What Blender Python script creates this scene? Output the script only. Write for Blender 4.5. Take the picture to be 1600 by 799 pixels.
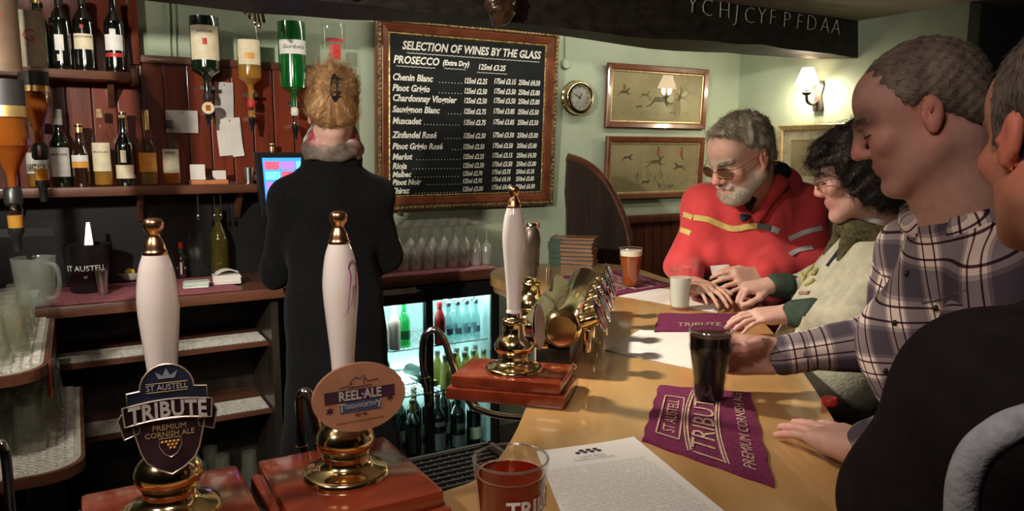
import bpy, bmesh, math, random
import numpy as np
from mathutils import Matrix, Vector
random.seed(7); np.random.seed(7)
for o in list(bpy.data.objects): bpy.data.objects.remove(o)
SC = bpy.context.scene; COL = SC.collection
R = math.radians
# ---------------------------------------------------------------- camera
F = 1180.0; PITCH = math.atan(159.5 / F); EYE = 1.55
cam_d = bpy.data.cameras.new('camera'); cam_d.sensor_width = 36; cam_d.lens = 36 * F / 1600
cam_d.clip_start = 0.02
cam = bpy.data.objects.new('camera', cam_d); COL.objects.link(cam)
cam.location = (0, 0, EYE); cam.rotation_euler = (R(90) - PITCH, 0, 0); SC.camera = cam
# ---------------------------------------------------------------- world, exposure
SC.view_settings.view_transform = 'Standard'; SC.view_settings.look = 'None'
SC.view_settings.exposure = 0.85; SC.view_settings.gamma = 1.0
SC.view_settings.use_curve_mapping = False
w = bpy.data.worlds.new('world'); SC.world = w; w.use_nodes = True
w.node_tree.nodes['Background'].inputs[0].default_value = (0.75, 0.8, 1.0, 1)
w.node_tree.nodes['Background'].inputs[1].default_value = 0.02
try:
    SC.cycles.max_bounces = 8; SC.cycles.transparent_max_bounces = 24
    SC.cycles.caustics_reflective = False; SC.cycles.caustics_refractive = False
    SC.cycles.sample_clamp_indirect = 4.0
except Exception: pass
# ---------------------------------------------------------------- lamps: ceiling spots over service side and bar, added fills for rack and pumps
def lamp(name, kind, loc, power, col, size=0.06, target=None, angle=None, blend=.5):
    d = bpy.data.lights.new(name, kind); d.energy = power; d.color = col
    if kind in ('POINT', 'SPOT'): d.shadow_soft_size = size
    if kind == 'SPOT':
        d.spot_size = R(angle or 90); d.spot_blend = blend
    if kind == 'AREA': d.shape = 'DISK'; d.size = size
    o = bpy.data.objects.new(name, d); COL.objects.link(o); o.location = loc
    if target is not None:
        o.rotation_euler = (Vector(target) - Vector(loc)).to_track_quat('-Z', 'Y').to_euler()
    return o
WARM = (1.0, 0.83, 0.60); NEUT = (1.0, 0.90, 0.76); COOLW = (0.80, 0.90, 1.0)
lamp('ceiling_spot_service', 'SPOT', (-1.25, 0.35, 2.14), 150, NEUT, .05, (-0.50, 3.5, 1.60), 70, .7)
lamp('ceiling_spot_taps', 'SPOT', (-0.75, 1.95, 2.24), 105, (1.0, .87, .68), .05, (0.22, 2.05, 1.05), 72, 1.0)
lamp('rack_fill_spot', 'SPOT', (-1.15, 1.35, 2.24), 26, NEUT, .05, (-1.5, 2.0, .9), 84, .7)  # added fill without a fixture, brightens the glass rack
lamp('pump_fill_spot', 'SPOT', (-1.05, 0.35, 2.24), 20, NEUT, .05, (-0.34, 1.05, 1.25), 46, .8)  # added front fill that lifts the pump handles and clips
lamp('ceiling_lamp_customers', 'AREA', (-0.25, 0.25, 2.24), 5.5, (1.0, .82, .70), .35, (0.1, 0.9, 1.0))
# behind the beam: a strip light along the back wall and a spot over the optics
_u = Vector((math.cos(R(30)), .5, 0)); _n = Vector((.5, -math.cos(R(30)), 0)); _o = Vector((-.71, 3.8, 0))
strip = lamp('beam_strip_light', 'AREA', _o + _u * 1.0 + _n * .585 + Vector((0, 0, 2.34)), 4.6, NEUT, .05)
strip.data.shape = 'RECTANGLE'; strip.data.size = 2.4; strip.data.size_y = .05
_d = (-_n * .75 - Vector((0, 0, .66))).normalized(); _y = (-_d).cross(_u)
strip.rotation_euler = Matrix((_u, _y, -_d)).transposed().to_euler()
lamp('optic_spot', 'SPOT', _o + _u * -1.38 + _n * .57 + Vector((0, 0, 2.36)), 3, NEUT, .02, _o + _u * -.75 + Vector((0, 0, 1.85)), 130, .5)
# ---------------------------------------------------------------- pixel -> place helpers (photograph taken as 1600x799)
def ray(px, py):
    a = (px - 800) / F; b = -(py - 399.5) / F
    return Vector((a, math.cos(PITCH) + b * math.sin(PITCH), -math.sin(PITCH) + b * math.cos(PITCH)))
def atY(px, py, Y):
    r = ray(px, py); t = Y / r.y; return Vector((r.x * t, Y, EYE + r.z * t))
def atz(px, py, z):
    r = ray(px, py); t = (z - EYE) / r.z; return Vector((r.x * t, r.y * t, z))
WO = Vector((-.71, 3.8, 0)); WU = Vector((math.cos(R(30)), .5, 0)); WN = Vector((.5, -math.cos(R(30)), 0))
def W(u, dn, z): return WO + WU * u + WN * dn + Vector((0, 0, z))
def w1(px, py, dn=0.0):
    r = ray(px, py); t = (WO.dot(WN) + dn) / (r.x * WN.x + r.y * WN.y)
    p = r * t; p.z += EYE; return (p - WO).dot(WU), p.z
CU = 2.543
WC = WO + WU * CU
def W2(s, dn, z): return WC + WN * s + (-WU) * dn + Vector((0, 0, z))
def w2(px, py, dn=0.0):
    n = -WU; r = ray(px, py); t = (WC.dot(n) + dn) / (r.x * n.x + r.y * n.y)
    p = r * t; p.z += EYE; return (p - WC).dot(WN), p.z
RZ1 = R(30); RZ2 = R(-60)
# ---------------------------------------------------------------- geometry helpers: every shape is (verts, faces)
def join(*gs):
    v = []; f = []
    for g in gs:
        n = len(v); v += [tuple(p) for p in g[0]]; f += [tuple(i + n for i in q) for q in g[1]]
    return v, f
def xf(g, loc=(0, 0, 0), rot=None, scale=None):
    m = Matrix.Translation(Vector(loc))
    if rot is not None:
        from mathutils import Euler
        m = m @ (Euler(rot).to_matrix().to_4x4() if len(rot) == 3 and not isinstance(rot, Matrix) else rot.to_4x4())
    if scale is not None: m = m @ Matrix.Diagonal((*scale, 1))
    return [tuple(m @ Vector(p)) for p in g[0]], g[1]
def box(x0, x1, y0, y1, z0, z1, b=0.0):
    if b <= 0:
        v = [(x, y, z) for x in (x0, x1) for y in (y0, y1) for z in (z0, z1)]
        return v, [(0, 1, 3, 2), (4, 6, 7, 5), (0, 4, 5, 1), (2, 3, 7, 6), (0, 2, 6, 4), (1, 5, 7, 3)]
    bm = bmesh.new(); bmesh.ops.create_cube(bm, size=1)
    for q in bm.verts:
        q.co = Vector(((x0 + x1) / 2 + q.co.x * (x1 - x0), (y0 + y1) / 2 + q.co.y * (y1 - y0), (z0 + z1) / 2 + q.co.z * (z1 - z0)))
    bmesh.ops.bevel(bm, geom=list(bm.edges), offset=b, segments=2, affect='EDGES', profile=.6)
    bm.verts.index_update(); g = [tuple(q.co) for q in bm.verts], [tuple(q.index for q in f.verts) for f in bm.faces]
    bm.free(); return g
def cbox(c, h, b=0.0): return box(c[0]-h[0], c[0]+h[0], c[1]-h[1], c[1]+h[1], c[2]-h[2], c[2]+h[2], b)
def lathe(prof, n=24, a0=0.0, a1=2 * math.pi, cap=True):
    full = abs(a1 - a0 - 2 * math.pi) < 1e-6; m = n if full else n + 1; v = []; f = []
    for r, z in prof:
        for i in range(m):
            a = a0 + (a1 - a0) * i / n; v.append((r * math.cos(a), r * math.sin(a), z))
    for j in range(len(prof) - 1):
        for i in range(n):
            i2 = (i + 1) % m if full else i + 1
            f.append((j * m + i, j * m + i2, (j + 1) * m + i2, (j + 1) * m + i))
    if full and cap:
        if prof[0][0] > 1e-6: f.append(tuple(range(m - 1, -1, -1)))
        if prof[-1][0] > 1e-6: f.append(tuple((len(prof) - 1) * m + i for i in range(m)))
    return v, f
def smooth_prof(pts, n=4):
    P = [Vector((a, b)) for a, b in pts]; out = []
    for i in range(len(P) - 1):
        p0 = P[max(i - 1, 0)]; p1 = P[i]; p2 = P[i + 1]; p3 = P[min(i + 2, len(P) - 1)]
        for k in range(n):
            t = k / n
            q = .5 * ((2 * p1) + (p2 - p0) * t + (2 * p0 - 5 * p1 + 4 * p2 - p3) * t * t + (3 * p1 - p0 - 3 * p2 + p3) * t ** 3)
            out.append((max(q.x, 0), q.y))
    out.append((P[-1].x, P[-1].y)); return out
def crv(pts, n=6):
    P = [Vector(p) for p in pts]; out = []
    for i in range(len(P) - 1):
        p0 = P[max(i - 1, 0)]; p1 = P[i]; p2 = P[i + 1]; p3 = P[min(i + 2, len(P) - 1)]
        for k in range(n):
            t = k / n
            out.append(.5 * ((2 * p1) + (p2 - p0) * t + (2 * p0 - 5 * p1 + 4 * p2 - p3) * t * t + (3 * p1 - p0 - 3 * p2 + p3) * t ** 3))
    out.append(P[-1]); return out
def tube(pts, r, n=10, closed=False):
    P = [Vector(p) for p in pts]; rs = r if isinstance(r, (list, tuple)) else [r] * len(P); v = []; f = []
    t0 = (P[1] - P[0]).normalized(); nrm = t0.orthogonal().normalized()
    for i, p in enumerate(P):
        a = P[i - 1] if (i > 0 or closed) else P[i]; b = P[(i + 1) % len(P)] if (i < len(P) - 1 or closed) else P[i]
        t = (b - a).normalized(); nrm = (nrm - t * nrm.dot(t)).normalized(); bn = t.cross(nrm)
        for k in range(n):
            q = 2 * math.pi * k / n; v.append(tuple(p + (nrm * math.cos(q) + bn * math.sin(q)) * rs[i]))
    L = len(P)
    for i in range(L if closed else L - 1):
        j = (i + 1) % L
        for k in range(n): f.append((i * n + k, i * n + (k + 1) % n, j * n + (k + 1) % n, j * n + k))
    if not closed:
        f.append(tuple(range(n - 1, -1, -1))); f.append(tuple((L - 1) * n + k for k in range(n)))
    return v, f
def prism(poly, z0, z1):
    n = len(poly); v = [(x, y, z0) for x, y in poly] + [(x, y, z1) for x, y in poly]
    f = [tuple(range(n - 1, -1, -1)), tuple(range(n, 2 * n))] + [(i, (i + 1) % n, n + (i + 1) % n, n + i) for i in range(n)]
    return v, f
def upright(g):                       # drawn in XY (front side +Z) -> stands up, front towards -Y
    return [(x, -z, y) for x, y, z in g[0]], g[1]
def rings(w, h, prof):                # mitred frame moulding: prof = [(inset, out)], front towards -Y, centred
    v = []; f = []
    for i, o in prof:
        x = w / 2 - i; z = h / 2 - i; v += [(-x, -o, -z), (x, -o, -z), (x, -o, z), (-x, -o, z)]
    for j in range(len(prof) - 1):
        for k in range(4):
            f.append((j * 4 + k, j * 4 + (k + 1) % 4, (j + 1) * 4 + (k + 1) % 4, (j + 1) * 4 + k))
    return v, f
def ball(c, r, n=12, m=8):
    rr = r if isinstance(r, (tuple, list)) else (r, r, r)
    g = lathe([(math.sin(math.pi * j / m), -math.cos(math.pi * j / m)) for j in range(m + 1)], n)
    return [(c[0] + x * rr[0], c[1] + y * rr[1], c[2] + z * rr[2]) for x, y, z in g[0]], g[1]
def grid_sheet(w, d, nx, ny, fz, t=0.0):   # cloth or paper lying flat, with a thickness
    v = []; f = []
    for s in (0, 1):
        for j in range(ny + 1):
            for i in range(nx + 1):
                x = w * (i / nx - .5); y = d * (j / ny - .5); v.append((x, y, fz(x, y) + (t if s == 0 else 0)))
    m = nx + 1; K = m * (ny + 1)
    for j in range(ny):
        for i in range(nx):
            a = j * m + i; f.append((a, a + 1, a + m + 1, a + m)); f.append((K + a, K + a + m, K + a + m + 1, K + a + 1))
    e = [i for i in range(m)] + [j * m + nx for j in range(1, ny + 1)] + [ny * m + i for i in range(nx - 1, -1, -1)] + [j * m for j in range(ny - 1, 0, -1)]
    for a, b in zip(e, e[1:] + e[:1]): f.append((b, a, K + a, K + b))
    return v, f
_txt = {}
def text(body, size=.05, align='CENTER', shear=0.0, ext=0.0004, off=0.0, space=1.0, res=2):
    key = (body, size, align, shear, ext, off, space)
    if key in _txt: return _txt[key]
    c = bpy.data.curves.new('t', 'FONT'); c.body = body; c.size = size; c.align_x = align; c.align_y = 'CENTER'
    c.shear = shear; c.extrude = ext; c.offset = off; c.space_character = space; c.resolution_u = res
    o = bpy.data.objects.new('t', c); COL.objects.link(o); bpy.context.view_layer.update()
    dg = bpy.context.evaluated_depsgraph_get(); e = o.evaluated_get(dg); m = e.to_mesh()
    g = [tuple(q.co) for q in m.vertices], [tuple(p.vertices) for p in m.polygons]
    e.to_mesh_clear(); bpy.data.objects.remove(o); bpy.data.curves.remove(c); _txt[key] = g; return g
def wrap(g, r):                       # XY drawing -> around a cylinder of radius r, facing -Y
    return [((r + z) * math.sin(x / r), -(r + z) * math.cos(x / r), y) for x, y, z in g[0]], g[1]
def patch(r, z0, z1, a, n=14, c=0.0): # label on a cylinder, facing -Y, half-angle a (degrees)
    return lathe([(r, z0), (r, z1)], n, R(-90 - a + c), R(-90 + a + c))
def disc_poly(w, h, n=40): return [(w * math.cos(2 * math.pi * i / n), h * math.sin(2 * math.pi * i / n)) for i in range(n)]
# ---------------------------------------------------------------- objects
def mk(name, g, mat, parent=None, loc=(0, 0, 0), rot=(0, 0, 0), smooth=True, angle=40):
    me = g if isinstance(g, bpy.types.Mesh) else bpy.data.meshes.new(name)
    if me is not g:
        me.from_pydata([tuple(p) for p in g[0]], [], g[1]); me.update()
        me.materials.append(mat)
        if smooth:
            me.polygons.foreach_set('use_smooth', [True] * len(me.polygons))
            try: me.set_sharp_from_angle(angle=R(angle))
            except Exception: pass
    o = bpy.data.objects.new(name, me); COL.objects.link(o); o.location = loc; o.rotation_euler = rot
    if parent is not None: o.parent = parent
    return o
def tag(o, label=None, cat=None, group=None, kind=None):
    if label: o['label'] = label
    if cat: o['category'] = cat
    if group: o['group'] = group
    if kind: o['kind'] = kind
    return o
def thing(name, loc, rz, label, cat, group=None, rot=None):
    o = bpy.data.objects.new(name, None); COL.objects.link(o); o.empty_display_size = .05
    o.location = loc; o.rotation_euler = rot if rot else (0, 0, rz); return tag(o, label, cat, group)
def struct(name, g, mat, loc=(0, 0, 0), rot=(0, 0, 0), parent=None, smooth=False):
    o = mk(name, g, mat, parent, loc, rot, smooth)
    if parent is None: o['kind'] = 'structure'
    return o
def dup(o, loc=None, rz=None, label=None, parent=None):
    c = o.copy(); COL.objects.link(c); c.parent = parent
    if loc is not None: c.location = loc
    if rz is not None: c.rotation_euler = (0, 0, rz)
    if label: c['label'] = label
    for ch in [q for q in bpy.data.objects if q.parent == o]: dup(ch, parent=c)
    return c
# ---------------------------------------------------------------- procedural materials
def _nt(name):
    m = bpy.data.materials.new(name); m.use_nodes = True; nt = m.node_tree
    return m, nt, nt.nodes['Principled BSDF'], nt.nodes['Material Output']
def M(name, col, rough=.5, metal=0.0, var=.12, scale=18, bump=0.0, bscale=60, coat=0.0, stretch=(1, 1, 1), spec=.5,
      emit=None, es=0.0, sheen=0.0, col2=None, attr=None, alpha=None, detail=4, sss=0.0):
    m, nt, b, out = _nt(name); N = nt.nodes; L = nt.links
    tc = N.new('ShaderNodeTexCoord'); mp = N.new('ShaderNodeMapping'); mp.inputs['Scale'].default_value = stretch
    L.new(tc.outputs['Object'], mp.inputs[0])
    nz = N.new('ShaderNodeTexNoise'); nz.inputs['Scale'].default_value = scale; nz.inputs['Detail'].default_value = detail
    L.new(mp.outputs[0], nz.inputs['Vector'])
    if attr:
        at = N.new('ShaderNodeAttribute'); at.attribute_name = attr; base = at.outputs['Color']
    else: base = None
    mx = N.new('ShaderNodeMix'); mx.data_type = 'RGBA'
    c2 = col2 if col2 else tuple(max(0, c * (1 - 2 * var)) for c in col); c1 = col if col2 else tuple(min(1, c * (1 + var)) for c in col)
    rp = N.new('ShaderNodeValToRGB'); rp.color_ramp.elements[0].position = .35; rp.color_ramp.elements[1].position = .66
    L.new(nz.outputs[0], rp.inputs[0]); L.new(rp.outputs[0], mx.inputs['Factor'])
    mx.inputs['A'].default_value = (*c2, 1); mx.inputs['B'].default_value = (*c1, 1)
    src = mx.outputs['Result']
    if base is not None:
        mm = N.new('ShaderNodeMix'); mm.data_type = 'RGBA'; mm.blend_type = 'MULTIPLY'; mm.inputs['Factor'].default_value = 1
        L.new(base, mm.inputs['A']); L.new(src, mm.inputs['B']); src = mm.outputs['Result']
    L.new(src, b.inputs['Base Color'])
    b.inputs['Roughness'].default_value = rough; b.inputs['Metallic'].default_value = metal
    b.inputs['Specular IOR Level'].default_value = spec; b.inputs['Coat Weight'].default_value = coat; b.inputs['Coat Roughness'].default_value = .08
    if sheen: b.inputs['Sheen Weight'].default_value = sheen
    if sss: b.inputs['Subsurface Weight'].default_value = sss; b.inputs['Subsurface Radius'].default_value = (.012, .005, .003); b.inputs['Subsurface Scale'].default_value = .6
    if emit: b.inputs['Emission Color'].default_value = (*emit, 1); b.inputs['Emission Strength'].default_value = es
    if bump:
        n2 = N.new('ShaderNodeTexNoise'); n2.inputs['Scale'].default_value = bscale; n2.inputs['Detail'].default_value = 3
        L.new(mp.outputs[0], n2.inputs['Vector']); bp = N.new('ShaderNodeBump'); bp.inputs['Strength'].default_value = bump; bp.inputs['Distance'].default_value = .004
        L.new(n2.outputs[0], bp.inputs['Height']); L.new(bp.outputs[0], b.inputs['Normal'])
    return m
def WOOD(name, c1, c2, rough=.35, coat=.3, scale=3.0, stretch=(1, 12, 12), bump=.08):
    return M(name, c1, rough, 0, .1, scale, bump, scale * 6, coat, stretch, .5, col2=c2, detail=8)
def GLASS(name, tint=(1, 1, 1), gloss=.10, rough=.02, body=0.0, bodycol=(1, 1, 1), refl=1.0):
    m, nt, b, out = _nt(name); N = nt.nodes; L = nt.links; N.remove(b)
    tr = N.new('ShaderNodeBsdfTransparent'); tr.inputs[0].default_value = (*tint, 1)
    gl = N.new('ShaderNodeBsdfGlossy'); gl.inputs['Roughness'].default_value = rough; gl.inputs[0].default_value = (refl, refl, refl, 1)
    lw = N.new('ShaderNodeLayerWeight'); lw.inputs[0].default_value = .35
    mr = N.new('ShaderNodeMapRange'); mr.inputs[3].default_value = gloss; mr.inputs[4].default_value = min(1, gloss + .45)
    L.new(lw.outputs['Facing'], mr.inputs[0])
    pw = N.new('ShaderNodeMath'); pw.operation = 'POWER'; pw.inputs[1].default_value = 2.4; L.new(lw.outputs['Facing'], pw.inputs[0]); L.new(pw.outputs[0], mr.inputs[0])
    s = tr.outputs[0]
    if body > 0:
        df = N.new('ShaderNodeBsdfDiffuse'); df.inputs[0].default_value = (*bodycol, 1)
        m1 = N.new('ShaderNodeMixShader'); m1.inputs[0].default_value = body; L.new(tr.outputs[0], m1.inputs[1]); L.new(df.outputs[0], m1.inputs[2]); s = m1.outputs[0]
    m2 = N.new('ShaderNodeMixShader'); L.new(mr.outputs[0], m2.inputs[0]); L.new(s, m2.inputs[1]); L.new(gl.outputs[0], m2.inputs[2])
    L.new(m2.outputs[0], out.inputs[0]); return m
def PLAID(name):
    m, nt, b, out = _nt(name); N = nt.nodes; L = nt.links
    at = N.new('ShaderNodeAttribute'); at.attribute_name = 'cloth'; sp = N.new('ShaderNodeSeparateXYZ'); L.new(at.outputs['Vector'], sp.inputs[0])
    def ramp(src, stops):
        fr = N.new('ShaderNodeMath'); fr.operation = 'FRACT'; L.new(src, fr.inputs[0])
        r = N.new('ShaderNodeValToRGB'); r.color_ramp.interpolation = 'CONSTANT'; e = r.color_ramp.elements
        e[0].position = 0; e[0].color = (*stops[0][1], 1); e[1].position = stops[1][0]; e[1].color = (*stops[1][1], 1)
        for p, c in stops[2:]: q = e.new(p); q.color = (*c, 1)
        L.new(fr.outputs[0], r.inputs[0]); return r.outputs[0]
    lt = (.78, .74, .72); gy = (.24, .22, .26); dk = (.085, .05, .07); ml = (.40, .37, .40)
    st = [(0, gy), (.30, ml), (.36, lt), (.44, dk), (.475, lt), (.68, dk), (.715, lt), (.80, ml), (.86, gy)]
    a = ramp(sp.outputs[0], st); c = ramp(sp.outputs[1], st)
    mx = N.new('ShaderNodeMix'); mx.data_type = 'RGBA'; mx.inputs['Factor'].default_value = .5; L.new(a, mx.inputs['A']); L.new(c, mx.inputs['B'])
    ml2 = N.new('ShaderNodeMix'); ml2.data_type = 'RGBA'; ml2.blend_type = 'MULTIPLY'; ml2.inputs['Factor'].default_value = .55
    L.new(mx.outputs['Result'], ml2.inputs['A'])
    mm = N.new('ShaderNodeMix'); mm.data_type = 'RGBA'; mm.blend_type = 'MULTIPLY'; mm.inputs['Factor'].default_value = 1; L.new(a, mm.inputs['A']); L.new(c, mm.inputs['B'])
    br = N.new('ShaderNodeMix'); br.data_type = 'RGBA'; br.blend_type = 'MULTIPLY'; br.inputs['Factor'].default_value = 1; L.new(mm.outputs['Result'], br.inputs['A']); br.inputs['B'].default_value = (1.45, 1.38, 1.36, 1); br.clamp_result = False
    L.new(br.outputs['Result'], b.inputs['Base Color']); b.inputs['Roughness'].default_value = .9; b.inputs['Specular IOR Level'].default_value = .15
    return m
def PAGE(name, lines=46, fill=.62):   # white sheet with rows of print too small to read
    m, nt, b, out = _nt(name); N = nt.nodes; L = nt.links
    tc = N.new('ShaderNodeTexCoord'); sp = N.new('ShaderNodeSeparateXYZ'); L.new(tc.outputs['Generated'], sp.inputs[0])
    def math_(op, a, bb=None):
        n = N.new('ShaderNodeMath'); n.operation = op
        for i, q in enumerate((a, bb)):
            if q is None: continue
            if isinstance(q, (int, float)): n.inputs[i].default_value = q
            else: L.new(q, n.inputs[i])
        return n.outputs[0]
    row = math_('FRACT', math_('MULTIPLY', sp.outputs[1], lines)); on = math_('LESS_THAN', row, .42)
    cb = N.new('ShaderNodeCombineXYZ'); L.new(math_('MULTIPLY', sp.outputs[0], 55), cb.inputs[0]); L.new(math_('FLOOR', math_('MULTIPLY', sp.outputs[1], lines)), cb.inputs[1])
    nz = N.new('ShaderNodeTexNoise'); nz.inputs['Scale'].default_value = 1.3; L.new(cb.outputs[0], nz.inputs['Vector'])
    wd = math_('GREATER_THAN', nz.outputs[0], .42)
    c2 = N.new('ShaderNodeCombineXYZ'); L.new(math_('MULTIPLY', sp.outputs[0], 4), c2.inputs[0]); L.new(math_('FLOOR', math_('MULTIPLY', sp.outputs[1], lines)), c2.inputs[1])
    n3 = N.new('ShaderNodeTexNoise'); n3.inputs['Scale'].default_value = .9; L.new(c2.outputs[0], n3.inputs['Vector'])
    ln = math_('LESS_THAN', n3.outputs[0], fill)
    inx = math_('MULTIPLY', math_('GREATER_THAN', sp.outputs[0], .13), math_('LESS_THAN', sp.outputs[0], .92))
    iny = math_('MULTIPLY', math_('GREATER_THAN', sp.outputs[1], .06), math_('LESS_THAN', sp.outputs[1], .78))
    fac = math_('MULTIPLY', math_('MULTIPLY', math_('MULTIPLY', on, wd), math_('MULTIPLY', inx, iny)), ln)
    mx = N.new('ShaderNodeMix'); mx.data_type = 'RGBA'; mx.inputs['A'].default_value = (.80, .79, .78, 1); mx.inputs['B'].default_value = (.56, .55, .56, 1)
    L.new(fac, mx.inputs['Factor']); L.new(mx.outputs['Result'], b.inputs['Base Color']); b.inputs['Roughness'].default_value = .6; return m
def EMIT(name, col, s):
    m, nt, b, out = _nt(name); b.inputs['Base Color'].default_value = (*col, 1); b.inputs['Emission Color'].default_value = (*col, 1); b.inputs['Emission Strength'].default_value = s; return m
wall_green = M('wall_green', (.44, .53, .39), .75, 0, .05, 3.5, .25, 45)
ceiling_mat = M('ceiling_paint', (.50, .45, .36), .85, 0, .08, 3, .3, 20)
dark_wall = M('dark_teal_paint', (.10, .15, .14), .8, 0, .1, 4, .2, 30)
floor_mat = M('floor_dark', (.05, .035, .03), .5, 0, .2, 6)
beam_mat = M('beam_blackened_oak', (.022, .016, .012), .6, 0, .3, 5, .6, 18, 0, (1, 6, 6))
wood_red = WOOD('wood_redbrown', (.23, .042, .018), (.11, .018, .009), .30, .5, 2.2, (9, 9, .8))
wood_shelf = WOOD('wood_shelf', (.16, .06, .032), (.08, .028, .016), .4, .25, 2.5, (1, 10, 10))
wood_wains = WOOD('wood_wainscot', (.13, .04, .022), (.07, .02, .012), .4, .2, 2.5, (10, 10, 1))
wood_bar = WOOD('wood_bartop', (.56, .345, .14), (.43, .24, .085), .28, .55, 1.6, (7, .9, 4), .03)
wood_baredge = WOOD('wood_bar_edge', (.34, .16, .06), (.22, .10, .035), .3, .4, 2, (2, 2, 10))
wood_mahog = WOOD('wood_mahogany', (.30, .052, .022), (.17, .026, .012), .16, .8, 2.5, (2, 9, 9), .02)
wood_dark = WOOD('wood_black_oak', (.038, .029, .022), (.018, .014, .011), .42, .25, 2.5, (9, 9, 1))
wood_frame = WOOD('wood_frame_red', (.20, .058, .024), (.12, .032, .014), .32, .5, 3, (4, 4, 4))
gold_frame = M('gilt_moulding', (.55, .38, .14), .38, .75, .35, 60, .6, 90)
gilt_dark = M('gilt_worn', (.22, .14, .06), .45, .55, .4, 70, .8, 110)
slate = M('chalkboard_slate', (.014, .017, .017), .8, 0, .2, 5, spec=.2)
chalk = M('chalk_white', (.85, .86, .78), .9, 0, .06, 120)
chalk_grey = M('chalk_faint', (.80, .80, .74), .9, 0, .2, 90)
brass = M('polished_brass', (.90, .73, .40), .13, 1, .05, 10)
brass_pale = M('pale_brass', (.80, .66, .42), .14, 1, .05, 10)
copper = M('rose_gold_finial', (.72, .42, .24), .26, 1, .06, 20)
chrome = M('chrome', (.75, .75, .76), .12, 1, .04, 10)
steel = M('brushed_steel', (.60, .58, .55), .28, 1, .08, 40, 0, 60, 0, (1, 1, .1))
ceramic = M('glazed_ceramic', (.92, .85, .83), .12, 0, .03, 6, coat=.6)
blackp = M('black_plastic', (.012, .012, .013), .35, 0, .1, 20)
rubber = M('black_rubber', (.018, .018, .018), .6, 0, .1, 60)
paper = M('white_paper', (.82, .80, .76), .7, 0, .03, 12)
papergrey = M('grey_note_paper', (.62, .62, .62), .75, 0, .08, 14)
cream = M('cream_label', (.78, .70, .50), .6, 0, .06, 30)
white_l = M('white_label', (.80, .80, .77), .55, 0, .05, 30)
orange_l = M('orange_label', (.80, .36, .06), .5, 0, .08, 30)
black_l = M('black_label', (.02, .02, .02), .5, 0, .1, 30)
red_l = M('red_print', (.55, .03, .03), .5, 0, .1, 40)
ink = M('dark_ink', (.03, .03, .04), .7, 0, .05, 30)
gold_foil = M('gold_foil', (.72, .50, .20), .35, .8, .1, 40)
green_foil = M('green_foil', (.03, .20, .07), .35, .3, .1, 40)
cork = M('cork_stopper', (.55, .34, .18), .8, 0, .2, 90)
glass_clear = GLASS('clear_glass', (.94, .96, .95), .03, .05)
glass_wine = GLASS('wine_glass', (.97, .98, .97), .13, .12, .17, (.85, .88, .82))
glass_pane = GLASS('picture_pane', (.97, .97, .95), .035, .015)
glass_door = GLASS('fridge_pane', (.80, .93, .92), .02, .02, refl=.5)
glass_green = GLASS('green_bottle_glass', (.03, .42, .09), .17, .10, .38, (.01, .26, .05))
glass_dkgreen = GLASS('dark_green_glass', (.03, .10, .04), .17, .10, .6, (.008, .03, .014))
glass_black = GLASS('black_bottle_glass', (.02, .025, .015), .17, .10, .8, (.006, .008, .006))
glass_brown = GLASS('brown_bottle_glass', (.12, .04, .01), .17, .10, .6, (.04, .014, .006))
glass_frost = GLASS('cloudy_glass', (.92, .92, .88), .06, .1, .30, (.75, .75, .70))
liq_amber = GLASS('whisky_amber', (.90, .42, .07), .02, .05, .45, (.70, .24, .03))
liq_gold = GLASS('spirit_gold', (.88, .58, .16), .02, .05, .4, (.72, .40, .08))
liq_red = GLASS('red_ale', (.70, .085, .02), .03, .05, .34, (.22, .022, .006))
liq_bitter = GLASS('amber_bitter', (.80, .20, .03), .03, .05, .55, (.45, .095, .015))
liq_stout = M('stout', (.004, .002, .002), .3, 0, .1, 10, spec=.2)
liq_cloud = GLASS('cloudy_water', (.95, .95, .9), .02, .2, .75, (.82, .82, .76))
foam = M('beer_foam', (.88, .80, .64), .8, 0, .06, 120, .3, 200)
foam_tan = M('beer_foam_thin', (.40, .22, .15), .7, 0, .2, 120)
towel_purple = M('towel_purple', (.19, .014, .085), .95, 0, .15, 120, .9, 420)
towel_red = M('towel_crimson', (.36, .045, .085), .95, 0, .2, 160, .9, 380, sheen=.3)
towel_pink = M('towel_faded_pink', (.42, .12, .16), .95, 0, .25, 160, .9, 380)
thread = M('woven_gold_thread', (.58, .40, .30), .9, 0, .2, 200)
mesh_mat_m = M('white_mesh_mat', (.62, .60, .55), .7, 0, .12, 60)
lemon_m = M('lemon_skin', (.85, .58, .03), .45, 0, .08, 60, .3, 160)
bowl_m = M('pale_bowl', (.62, .60, .52), .35, 0, .05, 10)
napkin_g = M('pale_green_paper', (.55, .68, .60), .8, 0, .05, 20)
menu_green = M('green_bookcloth', (.03, .085, .05), .6, 0, .15, 50)
menu_wood = WOOD('menu_cover_wood', (.42, .19, .07), (.28, .11, .04), .4, .3, 4, (1, 10, 10))
leather_blk = M('black_leather', (.02, .02, .022), .4, 0, .1, 60, .3, 200)
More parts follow.
